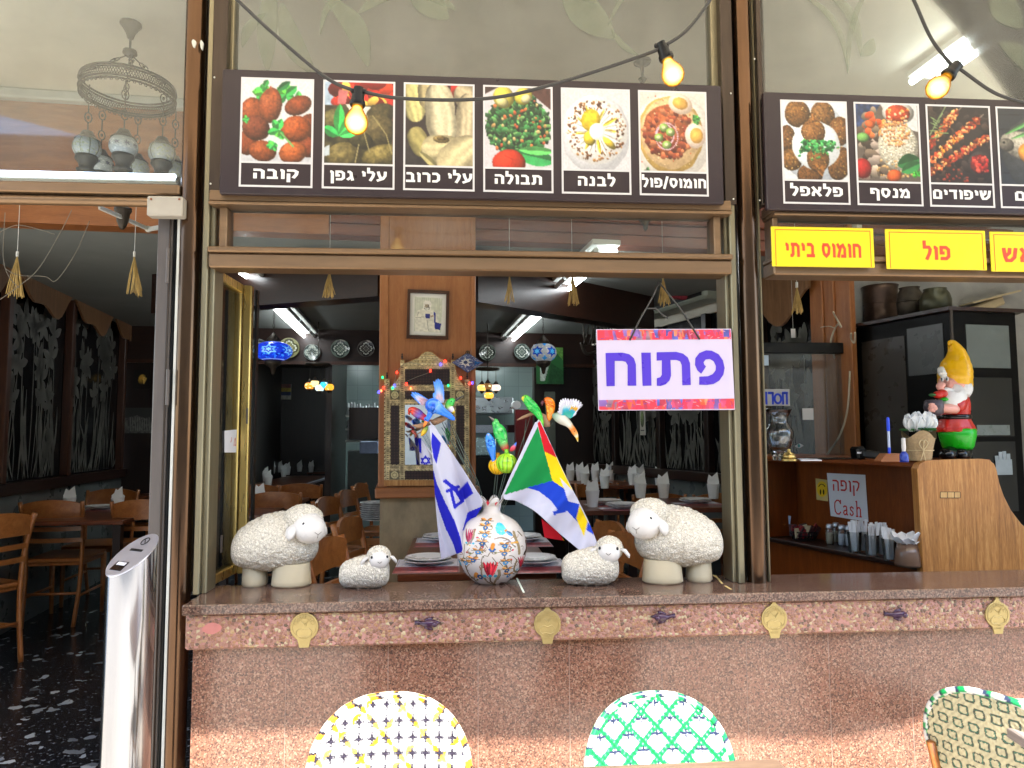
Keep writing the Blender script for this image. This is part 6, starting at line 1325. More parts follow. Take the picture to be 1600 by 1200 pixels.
out = [(50, 1095), (50, 280), (93, 280), (93, 345), (130, 310), (160, 270), (172, 200), (172, 135), (205, 135), (208, 160), (260, 138), (310, 120), (335, 90), (362, 74), (390, 70), (420, 76), (445, 98), (480, 125), (530, 142), (560, 160), (560, 135), (592, 135), (596, 200), (610, 260), (640, 305), (668, 340), (668, 285), (703, 285), (705, 1095)]
zx = lambda x, y, off: cf(590 + x / 4.9, 535 + y / 4.9, off)
mb = MB(); mb.slab([zx(x, y, 0) for x, y in out], -VX * .025); obj('frame_body', mb, oak, t)
# painted face cut to the frame outline, with the mirror opening left free
us = np.linspace(0, 1, pm_.w); mb = MB(); cols = pm_.rgba(); ok = np.zeros((pm_.h, pm_.w), bool)
XX_, YY_ = np.meshgrid(50 + us * 655, 70 + np.linspace(0, pm_.asp, pm_.h) * 655); ok = inpoly(XX_, YY_, out) & ~((XX_ > 211) & (XX_ < 555) & (YY_ > 480) & (YY_ < 935)); idx = -np.ones(ok.shape, int); idx[ok] = np.arange(ok.sum())
mb.v = [tuple(zx(x, y, .0258)) for x, y in zip(XX_[ok], YY_[ok])]
for j in range(pm_.h - 1):
    for i in range(pm_.w - 1):
        f = (idx[j, i], idx[j + 1, i], idx[j + 1, i + 1], idx[j, i + 1])
        if min(f) >= 0: mb.f.append(f); mb.mi.append(0)
obj('inlay', mb, printm, t, cols=cols.reshape(pm_.h, pm_.w, 4)[ok].ravel())
mb = MB(); mb.slab([zx(209, 478, .026), zx(557, 478, .026), zx(557, 937, .026), zx(209, 937, .026)], -VX * .0015); obj('mirror_glass', mb, mirrorm, t)
mb = MB()
for x, y in ((72, 278), (188, 133), (576, 133), (686, 283)): mb.lathe([(.006, 0), (.003, .008), (.007, .016), (.003, .024), (.005, .03), (0, .038)], zx(x, y, .012), 12)
for i in range(4): pass
obj('finials', mb, dkwood, t, smooth=True)
t = thing('star_ornament', 'diamond shaped blue and white mosaic ornament on the column edge', 'ornament', cf(730, 579))
ps = Pic(70, 46, '55608a', seed=45); ps.specks(260, (0, 0, 1, ps.asp), ('8a90a8', '3a4470', 'b8b4b0', '6a5a5a'), .012, .022, 1.1, False); star(ps, .42, ps.asp / 2, .2, 'd0ccc4', 8, .5); star(ps, .42, ps.asp / 2, .1, '34406a', 8, .5); ps.poly([(.72, .2), (1, .33), (.72, .5)], '2f60a0', .3)
def rh(u, v):
    x = u * 2 - 1; y = (1 - 2 * v) * (1 - abs(x)); c = zx(690, 155, .03); return c + UX * x * .088 + ZX * y * .056 - VX * .02 * (1 - abs(x)) * (1 - abs(1 - 2 * v))
painted('mosaic', ps, rh, glaze, t); mb = MB(); c = zx(690, 155, .028); mb.prism([(-.09, 0), (0, -.058), (.09, 0), (0, .058)], c, UX, ZX, VX * .006); obj('back_plate', mb, antique, t)
mb = MB(); mb.tube([zx(690, 80, .03) + (UX * math.cos(a) + ZX * math.sin(a)) * .011 for a in [i * PI / 6 for i in range(12)]], .002, 6, closed=True); mb.tube([zx(690, 95, .03), zx(690, 70, .03)], .004, 6); obj('hook', mb, antique, t)
t = thing('fairy_lights', 'string of small coloured lights draped over the inlaid mirror', 'fairy lights', zx(380, 300, .03))
fp = [(5, 380), (45, 345), (110, 350), (150, 230), (210, 160), (300, 165), (405, 218), (300, 265), (222, 300), (223, 320), (253, 350)]; fp2 = [(480, 168), (517, 142), (575, 200), (640, 275), (706, 314), (740, 300), (760, 330)]
mb = MB()
for q in (fp, fp2): mb.tube(bez([zx(x, y, .034) for x, y in q], 6), .0012, 5)
obj('cable', mb, mat('thin_wire', '8a8478', .5), t, smooth=True)
for i, (x, y, c) in enumerate(((38, 268, 2), (45, 347, 0), (115, 350, 2), (128, 330, 1), (148, 230, 0), (222, 318, 0), (253, 352, 3), (405, 218, 0), (483, 168, 1), (517, 142, 0), (541, 330, 2), (637, 272, 0), (708, 314, 0), (726, 310, 1), (28, 370, 3), (8, 380, 1))):
    mb = MB(); mb.ell(zx(x, y, .036), (.0055, .0055, .008), None, 8, 6); obj('light', mb, [glow('red_led', 'ff2a1a', 1.6), glow('blue_led', '3a3aff', 1.6), glow('green_led', '12c860', 1.3), glow('orange_led', 'ff6a3a', 1.2)][c] if i < 4 else bpy.data.materials[('red_led', 'blue_led', 'green_led', 'orange_led')[c]] if bpy.data.materials.get(('red_led', 'blue_led', 'green_led', 'orange_led')[c]) else red, t, smooth=True)
# ---------------------------------------------------------------- back of the room
def wallpic(label, cat, name, quad, V, pic, th=.006, grp=None):
    t = thing(name, label, cat, Q((quad[0] + quad[2]) / 2, quad[3], V)); x0, y0, x1, y1 = quad; ym, xm = (y0 + y1) / 2, (x0 + x1) / 2
    u0, u1, z0, z1 = qu(x0, ym, V), qu(x1, ym, V), Q(xm, y1, V).z, Q(xm, y0, V).z
    mb = MB(); ibox(mb, u0, u1, V, V + th, z0, z1); obj('backing', mb, dkwood, t)
    painted('print', pic, lambda u, v: iv(u0 + (u1 - u0) * u, V - .001, z1 + (z0 - z1) * v), printm, t); return t
p = Pic(40, 56, '2f6a38', seed=50); p.poly([(.15, .3), (.45, .25), (.5, .6), (.3, 1.3), (.15, 1.3)], 'b8c4b8'); p.poly([(.6, 0), (1, 0), (1, .5)], '6aa04a'); p.line([(.5, 1.3), (.7, 1.3)], .012, 'e8e8d8'); p.poly([(.55, .6), (1, .9), (1, 1.4), (.4, 1.4)], '24522c')
wallpic('green poster hanging behind the starry lamp', 'poster', 'poster', (838, 543, 880, 600), VB - .12, p)
p = Pic(40, 26, 'd0c8b8', seed=51); 
for i, c in enumerate(('6a1a18', 'b8a030', '2a3a6a', 'b8b4ac')): p.poly([(0, .16 * i), (1, .16 * i), (1, .16 * i + .16), (0, .16 * i + .16)], c)
p.poly([(0, 0), (.45, .32), (0, .66)], '1c5a34'); wallpic('striped five colour flag pinned on the dark back wall', 'flag', 'wall_flag', (425, 600, 455, 624), VD - .02, p)
mpan = mat('green_grey_panel', '646b60', .22, 0, .25, 3)
t = thing('panel_door', 'grey green tiled door with arched top in the back wall', 'door', Q(495, 760, VD)); mb = MB()
mb.slab([Q(x, y, VD + .015) for x, y in ((463, 760), (463, 640), (480, 632), (495, 634), (522, 640), (523, 760))], VX * .01); obj('leaf', mb, mpan, t)
mb = MB()
for y in (662, 693): a, b = Q(464, y, VD + .012), Q(522, y, VD + .012); mb.bar(a, b, .004, .008)
for x in (488, 505): a, b = Q(x, 642, VD + .012), Q(x, 662, VD + .012); mb.bar(a, b, .006, .004)
obj('joints', mb, dkwood, t)
tag(obj('no_smoking_sign', MB().slab([Q(x, y, VD - .004) for x, y in ((527, 665), (538, 665), (538, 676), (527, 676))], VX * .004), paper), 'small white no smoking sign beside the left kitchen doorway', 'sign')
# kitchen left doorway shelves
t = thing('kitchen_shelves', 'kitchen shelving with glasses and jars in the left doorway', 'shelving', Q(568, 730, 6.2)); mb = MB()
for y in (650, 671, 689): a, b = Q(541, y, 6.2), Q(600, y, 6.2); mb.bar(a, b, .3, .02)
obj('shelf', mb, whitemetal, t); mb = MB(); r = random.Random(5)
for y in (650, 671, 689):
    for k in range(12): q = Q(544 + 4.5 * k, y, 6.15); mb.lathe([(.018, .012), (.022, .05 + .06 * r.random()), (.012, .11 + .06 * r.random())], q, 10)
obj('jars', mb, steeld, t, smooth=40); mb = MB(); a = Q(572, 640, 6.0); mb.box(a - Vector((.18, .1, .35)), a + Vector((.4, .1, .02))); obj('cabinet', mb, dkwood, t)
mb = MB(); qbox(mb, 543, 704, 600, 800, 5.9, 6.3, .005); tag(obj('kitchen_counter', mb, mat('grey_counter', '3a4040', .4)), 'grey kitchen counter in the left kitchen doorway', 'counter')
mb = MB(); a = Q(577, 699, 5.6); mb.box(a - Vector((.1, .05, .07)), a + Vector((.1, .05, .07)), .01); tag(obj('storage_box', mb, mat('blue_plastic', '8a9cc0', .4)), 'pale blue storage box in the left kitchen doorway', 'box')
# kitchen right: hood, counter, steel oven, red panel, paper roll
t = thing('kitchen_hood', 'steel kitchen hood and range seen right of the column', 'kitchen range', Q(775, 760, 6.6)); mb = MB()
qbox(mb, 735, 620, 802, 646, 6.4, 6.9, .01); obj('hood', mb, steeld, t); mb = MB(); qbox(mb, 735, 664, 805, 676, 6.3, 6.9); obj('shelf', mb, steel, t); mb = MB(); qbox(mb, 735, 684, 775, 712, 6.3, 6.9, .01); obj('backsplash', mb, mat('bright_steel', '9fb4b8', .25, .6), t); mb = MB(); qbox(mb, 735, 714, 805, 790, 6.2, 6.9); obj('base', mb, black, t)
mb = MB(); qbox(mb, 806, 640, 838, 770, 5.9, 6.0); tag(obj('red_panel', mb, mat('dark_red', '5a1416', .4)), 'dark red panel behind the green parrot ornament', 'panel')
mb = MB(); c = Q(806, 633, 5.0); mb.tube([c + VX * -.06, c + VX * .06], .045, 20); tag(obj('paper_roll', mb, napkin), 'white paper roll hung beside the kitchen opening', 'paper roll')
mb = MB(); qbox(mb, 853, 612, 868, 760, 5.0, 5.05); tag(obj('grey_door', mb, mpan), 'narrow grey door in the dark corner right of the kitchen', 'door')
# door-side back wall: little gold picture and long photo
p = Pic(30, 34, '14100e', seed=52); p.blob(.5, .55, .22, .3, 20, 'c89a3a', .2); p.poly([(.5, .3), (.8, .5), (.6, .9)], 'e0b85a')
wallpic('small black framed picture of a golden shape on the back wall', 'picture', 'small_picture', (209, 578, 235, 608), VB - .012, p)
p = Pic(60, 40, '3a3a38', seed=53); p.poly([(.0, .3), (.5, .2), (1, .35), (1, .66), (0, .66)], '5a5a56', .3)
for k in range(9): p.line([(.3 + .07 * k, .26), (.32 + .07 * k, .6)], .008, '8a8a84')
wallpic('dark landscape photograph on the back wall below the small picture', 'picture', 'wall_photograph', (188, 637, 240, 677), VB - .012, p)
# ---------------------------------------------------------------- copper jugs on the left shelf
def jug(px, ytop, ybot, wpx, label, kind, d=None):
    s = ws(LW, PV(px, ybot, *LW)); b = wp(LW, s, zsh + .031, .12); d = b.y + 2.5; k = d / F; h = (ybot - ytop) * k; r = wpx / 2 * k
    t = thing('copper_jug', label, 'jug', b, 0, 'tarnished copper jugs on the wall shelf')
    pf = {'jug': [(.55, 0), (.62, .03), (.9, .25), (1, .42), (.8, .62), (.45, .78), (.42, .86), (.55, .94), (.6, 1)], 'pot': [(.6, 0), (.9, .15), (1, .45), (.9, .75), (.62, .9), (.7, 1)], 'lid': [(.5, 0), (.9, .2), (1, .4), (.8, .6), (.4, .72), (.36, .8), (.2, .88), (.08, .92), (.1, .96), (.0, 1)]}[kind]
    mb = MB(); mb.lathe([(x * r, z * h) for x, z in pf], b, 24); obj('body', mb, copper, t, smooth=True)
    if kind != 'pot':
        mb = MB(); mb.tube(bez([b + UX * (r * .5) + ZX * h * .9, b + UX * r * 1.35 + ZX * h * .8, b + UX * r * 1.4 + ZX * h * .5, b + UX * r * .9 + ZX * h * .3], 6), r * .09, 8); obj('handle', mb, copper, t, smooth=True)
        mb = MB(); mb.tube([b - UX * r * .7 + ZX * h * .4, b - UX * r * 1.1 + ZX * h * .6, b - UX * r * 1.3 + ZX * h * .85], [r * .2, r * .13, r * .09], 8); obj('spout', mb, copper, t, smooth=True)
for a in ((22, 358, 408, 36, 'dark round copper pot at the left end of the shelf', 'pot'), (58, 352, 425, 38, 'tall dark copper jug second along the shelf', 'jug'), (88, 392, 434, 24, 'small reddish copper jug in the middle of the shelf', 'jug'), (110, 408, 444, 18, 'slim copper jug before the lidded pot on the shelf', 'jug'), (128, 400, 452, 22, 'tall lidded copper coffee pot on the shelf', 'lid'), (146, 432, 458, 13, 'tiny copper jug between two coffee pots', 'jug'), (160, 438, 466, 15, 'small lidded coffee pot near the end of the shelf', 'lid'), (181, 436, 474, 26, 'shiny round copper pot at the far end of the shelf', 'pot')): jug(*a)

t = thing('bare_wires', 'thin bare light wires looping in the top of the doorway', 'wires', D(60, 440, 3.0)); mb = MB()
for q in ([(112, 328), (95, 362), (60, 420), (28, 448), (0, 468)], [(140, 345), (118, 395), (88, 438), (70, 432), (30, 430), (8, 420)], [(8, 332), (5, 400), (14, 432), (30, 450)], [(-5, 365), (30, 352), (85, 366)]): mb.tube(bez([D(x, y, 3.0) for x, y in q], 8), .0014, 5)
obj('wire', mb, mat('dusty_wire', '7a7468', .7), t, smooth=True)
# ---------------------------------------------------------------- dining chairs and tables
def dining(label, loc, rz):
    t = thing('dining_chair', label, 'chair', loc, rz, 'ladder back chairs in the dining room'); M = MATW[t.name]; q = lambda x, y, z: M @ Vector((x, y, z)); rot = M.to_3x3()
    mb = MB(); mb.grid(lambda u, v: q((u - .5) * (.40 - .04 * v), -.40 + .40 * v, .462 + .006 * math.sin(u * PI)), 8, 6); mb.obox(q(0, -.2, .445), (.38, .40, .03), rot, .008); obj('seat', mb, cherry, t)
    for sx in (-1, 1):
        mb = MB(); mb.tube(bez([q(sx * .165, .055, 0), q(sx * .175, .01, .25), q(sx * .18, 0, .45), q(sx * .188, .015, .65), q(sx * .2, .07, .86)], 4), [.017] * 17, 8, sx=.8); obj('leg', mb, cherry, t, smooth=True)
        mb = MB(); mb.tube([q(sx * .175, -.385, 0), q(sx * .18, -.375, .44)], [.014, .02], 8); obj('leg', mb, cherry, t, smooth=True)
    def rail(z0, z1, yo, bow):
        mb = MB(); n = 12
        for i in range(n + 1):
            x = -.19 + .38 * i / n; k = 1 - (x / .19) ** 2; zz = .03 * k if z1 > .8 else 0
            for (y, z) in ((yo + bow * k - .009, z0), (yo + bow * k + .009, z0), (yo + bow * k + .011, z1 + zz), (yo + bow * k - .007, z1 + zz)): mb.v.append(tuple(q(x, y, z)))
        for i in range(n):
            for j in range(4): mb.f.append((i * 4 + j, i * 4 + (j + 1) % 4, i * 4 + 4 + (j + 1) % 4, i * 4 + 4 + j)); mb.mi.append(0)
        mb.f += [(0, 1, 2, 3), (n * 4 + 3, n * 4 + 2, n * 4 + 1, n * 4)]; mb.mi += [0, 0]; return mb
    for i, (z0, z1, yo) in enumerate(((.735, .845, .045), (.655, .685, .022), (.575, .605, .012))): obj('top_rail' if i == 0 else 'slat', rail(z0, z1, yo, .028), cherry, t, smooth=40)
    mb = MB(); mb.obox(q(0, -.2, .43), (.36, .36, .045), rot, .004); obj('seat_frame', mb, cherry, t)
    for a, b in ((q(-.175, .015, .22), q(.175, .015, .22)), (q(-.17, -.37, .2), q(-.172, .02, .2)), (q(.17, -.37, .2), q(.172, .02, .2))):
        mb = MB(); mb.tube([a, b], .010, 8); obj('stretcher', mb, cherry, t, smooth=True)
    return t
ch0 = None
def chair(px, py, rz, label, z=.86, d=None):
    global ch0
    p = G(px, py, FL + z) if d is None else D(px, py, d); loc = (p.x, p.y, FL)
    if ch0 is None: ch0 = dining(label, loc, R(rz)); return
    return dup(ch0, loc, R(rz), label)
# rz 0: back towards the room's rear (faces the street); 180: back to us
for a in ((88, 783, 184, 'brown dining chair with its back to the doorway at the front left table'), (-12, 806, 245, 'brown dining chair cut off at the left photo edge'), (228, 782, 183, 'brown dining chair half hidden by the metal door jamb'),
          (68, 768, 4, 'brown dining chair at the far side of the front left table near the edge'), (172, 767, 4, 'brown dining chair across the front left table beside the jamb'), (120, 757, 184, 'dark dining chair in the second row on the door side'), (222, 752, 6, 'dark dining chair in the last row beside the jamb'), (178, 748, 4, 'dark dining chair against the marble wainscot on the door side'),
          (530, 846, 78, 'brown dining chair between the two left sheep closest to the ledge'), (560, 812, 80, 'brown dining chair behind the small left lamb'), (522, 779, 76, 'tall brown dining chair seen behind the sheep left of the column'), (552, 768, 78, 'brown dining chair in the aisle just left of the column base'), (572, 757, 80, 'farthest brown dining chair in the aisle left of the column'),
          (962, 838, -78, 'brown dining chair behind the lamb under the striped flag'), (938, 820, -80, 'brown dining chair right of the set table behind the flag'),
          (1026, 772, 182, 'brown dining chair with its back to the large right sheep'), (1120, 772, 180, 'brown dining chair behind the right pillar'),
          (935, 756, 2, 'brown dining chair beyond the table behind the flag'), (1004, 750, 182, 'dark dining chair in the second row right of the flag'), (1052, 748, 2, 'brown dining chair facing the street behind the large right sheep'), (1098, 751, 182, 'dark dining chair in the second row by the right pillar'), (1130, 762, 2, 'brown dining chair facing the street at the right pillar'),
          (965, 741, 182, 'dark dining chair in the third row near the etched partition'), (910, 737, 182, 'dark dining chair in the third row behind the flag edge'), (432, 770, 182, 'dark dining chair behind the large left sheep'), (470, 757, 182, 'dark dining chair in the second row left of the aisle'), (400, 760, 2, 'dark dining chair beside the brass sash')): chair(*a)
def dtable(label, pa, pb, d0, d1, z=TT):
    if pa > 880: z = TT + .1; d0, d1 = min(d0 * .818, 6.7), min(d1 * .818, 7.2)
    d1 = max(d1, d0 + .45)
    a, b = D(pa, 700, d0), D(pb, 700, d0); x0, x1 = a.x, b.x; y0, y1 = d0 - 2.5, d1 - 2.5
    t = thing('dining_table', label, 'table', ((x0 + x1) / 2, (y0 + y1) / 2, FL), 0, 'set tables in the dining room'); mb = MB(); mb.box((x0, y0, z - .03), (x1, y1, z), .004); obj('tabletop', mb, tabw, t)
    for x in (x0 + .05, x1 - .05):
        for y in (y0 + .05, y1 - .05): mb = MB(); mb.box((x - .025, y - .025, FL), (x + .025, y + .025, z - .031)); obj('leg', mb, dkwood, t)
    return t
dT = lambda py: (1.5 - TT) * F / (py - 684)
dtable('brown table set with plates right behind the vase', 622, 868, dT(893), dT(836))
dtable('front left table behind the doorway set with napkins', -70, 196, dT(806), dT(790)); dtable('second left table near the wainscot', 60, 250, dT(770), dT(758))
dtable('table behind the large left sheep', 340, 420, dT(800), dT(775)); dtable('dark far table left of the aisle with napkins', 380, 470, dT(757), dT(742)); dtable('small far table by the left kitchen doorway', 480, 530, dT(737), dT(731))
dtable('table behind the striped flag with plates and napkins', 905, 1000, dT(800), dT(784)); dtable('table behind the large right sheep with stacked plates', 1050, 1150, dT(798), dT(782)); dtable('second row table between flag and right sheep', 930, 1030, dT(762), dT(752)); dtable('dark far table behind the flag', 890, 930, dT(750), dT(742))
# napkin cups
def cup(label, loc, k=1., rz=0.):
    t = thing('napkin_cup', label, 'napkin cup', loc, rz, 'tumblers with folded white napkins'); M = MATW[t.name]; q = lambda x, y, z: M @ (Vector((x, y, z)))
    mb = MB(); mb.lathe([(.032, 0), (.033, .004), (.045, .105), (.043, .105), (.031, .006)], q(0, 0, 0), 20); obj('tumbler', mb, napkin, t, smooth=40)
    mb = MB()
    for y0, zt, sx in ((-.014, .19, 1), (.012, .17, -1)): mb.slab([q(-.032, y0, .02), q(.032, y0, .02), q(.041, y0 + .006, .118), (q(.03 * sx, y0 + .012, zt)), q(-.041, y0 + .004, .125)], M.to_3x3() @ Vector((.0, .006, 0)))
    obj('napkin', mb, napkin, t); return t
cup0 = None
nl = {}
for px, py, lab in ((38, 800, 'napkin tumbler at the left edge of the front left table'), (108, 799, 'napkin tumbler in the middle of the front left table'), (183, 800, 'napkin tumbler at the right end of the front left table'), (147, 769, 'napkin tumbler on the second left table'), (187, 771, 'napkin tumbler on the second left table beside the jamb'), (230, 768, 'napkin tumbler half behind the metal door jamb'),
    (405, 791, 'tall napkin tumbler between the brass sash and the large left sheep'), (419, 760, 'napkin tumbler above the back of the large left sheep'), (415, 752, 'napkin tumbler just behind the one over the sheep'), (391, 741, 'far napkin tumbler beside the brass sash'), (416, 741, 'far napkin tumbler second from the sash'), (426, 740, 'far napkin tumbler third from the sash'), (437, 738, 'far napkin tumbler left of the closed door panel'), (443, 745, 'near napkin tumbler of the far row left of the column'), (449, 742, 'napkin tumbler before the green grey door'), (468, 737, 'napkin tumbler in front of the green grey door'), (486, 738, 'napkin tumbler right of the green grey door'), (491, 736, 'napkin tumbler behind the pair right of the door'), (522, 737, 'lone napkin tumbler on the small far table'),
    (926, 792, 'large napkin tumbler just right of the flag'), (1001, 778, 'napkin tumbler left of the chair behind the right sheep'), (1037, 778, 'napkin tumbler over the back of the large right sheep'), (1115, 779, 'napkin tumbler beside the right pillar'), (914, 757, 'napkin tumbler touching the flag edge'), (945, 763, 'napkin tumbler in the second row right of the flag'), (1001, 757, 'napkin tumbler in the second row over the sheep head'), (1030, 758, 'napkin tumbler behind the sheep in the second row'), (1086, 751, 'napkin tumbler under the open sign edge'), (930, 742, 'napkin tumbler in the far row below the flying bird'), (954, 746, 'napkin tumbler in the far row under the open sign'), (988, 742, 'napkin tumbler of the far row by the partition'), (906, 738, 'farthest napkin tumbler beside the flag'), (891, 738, 'farthest napkin tumbler behind the flag')):
    g = G(px, py, TT); k = 1.
    if px > 880:
        dm = 7.2 if px < 960 else 6.5; g = G(px, py, TT + .1); g = g if g.y + 2.5 < dm else CAM + (g - CAM) * (dm / (g.y + 2.5)); g.z = TT + .1
    if cup0 is None: cup0 = cup(lab, g)
    else: dup(cup0, g, R((px * 37) % 50 - 25), lab)
# placemats and plates
matp = Pic(90, 60, 'e4e2ea', seed=61); matp.poly([(.0, .36), (1, .36), (1, .66), (0, .66)], '7e2a32', .15); matp.poly([(.03, .56), (.97, .56), (.97, .63), (.03, .63)], 'b86a6a', .2); matp.line([(.02, .02), (.98, .02), (.98, .34), (.02, .34), (.02, .02)], .006, '8a88a0'); matp.blob(.7, .22, .22, .09, 0, 'b8bcc8', .2, 20, .1, .8)
for k in range(14): matp.line([(.08 + .06 * k, .3), (.11 + .06 * k, .29)], .006, '9a98a8')
def setting(name_, px, py, w_, label, lab2, rz=0, plate=True, fl=False):
    g = G(px, py, TT + (.0015 if px < 880 else .1015)); h_ = w_ * (1.25 if w_ < .29 else .7); t = thing('placemat', label, 'placemat', g, rz, 'printed paper placemats'); M = MATW[t.name]
    painted('print', matp, lambda u, v: M @ Vector(((u - .5) * w_, (.5 - v) * h_, 0)), printm, t)
    if plate:
        g2 = g + Vector((0, .05, .0015)); pl = thing('dinner_plate', lab2, 'plate', g2, 0, 'white plates on the placemats'); mb = MB(); r = .105
        mb.lathe([(r * .55, 0), (r * .6, .004), (r, .018), (r, .021), (r * .6, .009), (0, .007)], g2, 40); mb.lathe([(r * .5, .012), (r * .55, .016), (r * .93, .028), (r * .93, .031), (r * .55, .02), (0, .018)], g2, 40); obj('stack', mb, ceramic, pl, smooth=40)
setting(0, 668, 884, .27, 'placemat front left on the table behind the vase', 'white plates front left behind the vase'); setting(0, 835, 884, .27, 'placemat front right on the table behind the vase', 'white plates front right behind the vase'); setting(0, 690, 847, .27, 'placemat rear left on the table behind the vase', 'white plates rear left before the column base'); setting(0, 818, 847, .27, 'placemat rear right on the table behind the vase', 'white plates rear right behind the striped flag')
setting(0, 30, 797, .3, 'placemat at the left end of the front left table', 'white plate at the left end of the front left table'); setting(0, 150, 797, .3, 'placemat right on the front left table', 'white plate right on the front left table'); setting(0, 950, 789, .3, 'placemat on the table behind the flag', 'white plate on the table behind the flag'); setting(0, 975, 795, .3, 'second placemat beside the large right sheep head', 'white plate beside the large right sheep head'); setting(0, 1090, 787, .3, 'placemat on the table behind the large right sheep', 'white plate behind the large right sheep')
# stacked menus and plates beside the column base
g = G(588, 808, TT); t = thing('plate_stack', 'stack of grey plates on the table left of the column base', 'plate stack', g); mb = MB()
for i in range(9): mb.lathe([(.06, .014 * i), (.11, .014 * i + .01), (.11, .014 * i + .013), (.05, .014 * i + .006)], g + ZX * -.02 + XX * .004 * math.sin(i * 3), 28)
obj('plates', mb, ceramic, t, smooth=40)
# ---------------------------------------------------------------- cash counter
A1 = D(1440, 722, 3.0); B1 = D(1196, 718, 3.95); zt = 1.385; cdir = Vector((B1.x - A1.x, B1.y - A1.y, 0)); CL = cdir.length; cdir.normalize(); cn = Vector((cdir.y, -cdir.x, 0)); cn = cn if cn.x > 0 else -cn
a0 = Vector((A1.x, A1.y, 0)) - cdir * .02
cp = lambda s, o, z: a0 + cdir * s + cn * o + ZX * z
crot = Matrix((cdir, cn, ZX)).transposed()
def cbox(mb, s0, s1, o0, o1, z0, z1, bev=.003): return mb.obox(cp((s0 + s1) / 2, (o0 + o1) / 2, (z0 + z1) / 2), (s1 - s0, abs(o1 - o0), z1 - z0), crot, bev)
t = thing('cash_counter', 'wooden cash counter with open shelf and worn oak end panel', 'counter', cp(0, 0, FL))
cwl = wood('counter_veneer_level', '5e2c10', '77390f', '8a4a1c', .3, (9, .9, 9))
mb = MB(); cbox(mb, .0, CL + .3, -.02, .42, zt - .03, zt, .006); obj('countertop', mb, cwl, t)
mb = MB(); cbox(mb, .0, CL + .3, .2, .22, FL, zt - .031); obj('back_panel', mb, counterw, t)
zsf = D(1440, 885, 3.0).z
mb = MB(); cbox(mb, .0, CL + .3, -.015, .2, zsf - .022, zsf); obj('shelf', mb, dkwoodh, t)
mb = MB(); cbox(mb, .0, CL + .3, .01, .03, FL, zsf - .0225); obj('lower_panel', mb, counterw, t)
s1_ = (PV(1224, 770, tuple(cp(0, .1, 0).xy), tuple(cp(1, .1, 0).xy)) - cp(0, .1, 0)).dot(cdir)
mb = MB(); cbox(mb, s1_, s1_ + .02, -.01, .2, zsf, zt - .0305); obj('shelf_divider', mb, counterw, t)
Ye = A1.y - .045; pts = [(1443, 900), (1434, 745), (1433, 733), (1437, 725), (1446, 719.5), (1500, 717.5), (1537, 717), (1547, 719), (1554, 725), (1558, 735), (1562, 755), (1569, 775), (1580, 797), (1596, 818), (1612, 832), (1640, 850), (1640, 900)]
mb = MB(); mb.slab([P(x, y, Ye) for x, y in pts], (0, .045, 0)); o = obj('end_panel', mb, oak, t); md = o.modifiers.new('bevel', 'BEVEL'); md.width = .004; md.segments = 2
mb = MB(); mb.slab([P(x, y, Ye - .0015) for x, y in ((1469, 769), (1500, 769), (1500, 777.5), (1469, 777.5))], (0, .002, 0)); obj('wood_inlay', mb, wood('inlay_wood', 'a88148', 'c49c60', 'd8b47c', .5), t)
mb = MB()
for x in (1469, 1480, 1491, 1500): mb.slab([P(x, 768.5, Ye - .002), P(x + .8, 768.5, Ye - .002), P(x + .8, 778, Ye - .002), P(x, 778, Ye - .002)], (0, .001, 0))
for y in (768.3, 777.6): mb.slab([P(1469, y, Ye - .002), P(1500, y, Ye - .002), P(1500, y + .8, Ye - .002), P(1469, y + .8, Ye - .002)], (0, .001, 0))
obj('inlay_joint', mb, dkwood, t)
# cash notice on the back panel
def onb(px, py, off=.004):
    p0 = cp(0, .2, 0); d = ray(px, py); k = (p0 - CAM).dot(cn) / d.dot(cn); return CAM + d * k - cn * off
t = thing('cash_notice', 'white paper notice with red writing for the cash desk', 'notice', onb(1326, 812))
mb = MB(); mb.slab([onb(1299, 806), onb(1358, 815.5), onb(1353, 742), onb(1293, 739)], -cn * .001); obj('paper', mb, paper, t)
uu = (onb(1356, 780) - onb(1297, 775)); oh = onb(1323.5, 768, .0055); oc = onb(1326, 806, .0055)
redm = mat('red_marker', 'cc2a20', .45)
obj('lettering', word('קופה', oh, uu, onb(1325, 742) - onb(1327, 800), -cn, (onb(1324, 748) - onb(1324.5, 766)).length, uu.length * .74, .15), redm, t); obj('lettering', word('Cash', oc, uu, onb(1325, 742) - onb(1327, 800), -cn, (onb(1325, 788) - onb(1325.5, 806)).length * .98, uu.length * .74, .12, True), redm, t)
t = thing('smiley_sticker', 'upside down yellow smiley sticker beside the cash notice', 'sticker', onb(1285, 780)); c = onb(1285.5, 764); rr = (onb(1294, 764) - onb(1277, 764)).length / 2; eu = (onb(1294, 764) - onb(1277, 764)).normalized()
mb = MB(); mb.slab([c + eu * rr * x + ZX * rr * y for x, y in ((-1.1, -1.5), (1, -1.7), (1, 1.25), (-1.15, 1.5))], -cn * .0006); obj('backing', mb, mat('buff_paper', 'c8b070', .7), t)
mb = MB(); mb.prism([(math.cos(k) * .98, 1.1 * math.sin(k)) for k in [i * PI / 16 for i in range(32)]], c - cn * .0008, eu * rr, ZX * rr, -cn * .0006); obj('face', mb, mat('smiley_yellow', 'e0b81c', .4), t)
mb = MB()
for x in (-.28, .28): mb.prism([(x + .13 * math.cos(k), -.42 + .38 * math.sin(k)) for k in [i * PI / 8 for i in range(16)]], c - cn * .0015, eu * rr, ZX * rr, -cn * .0004)
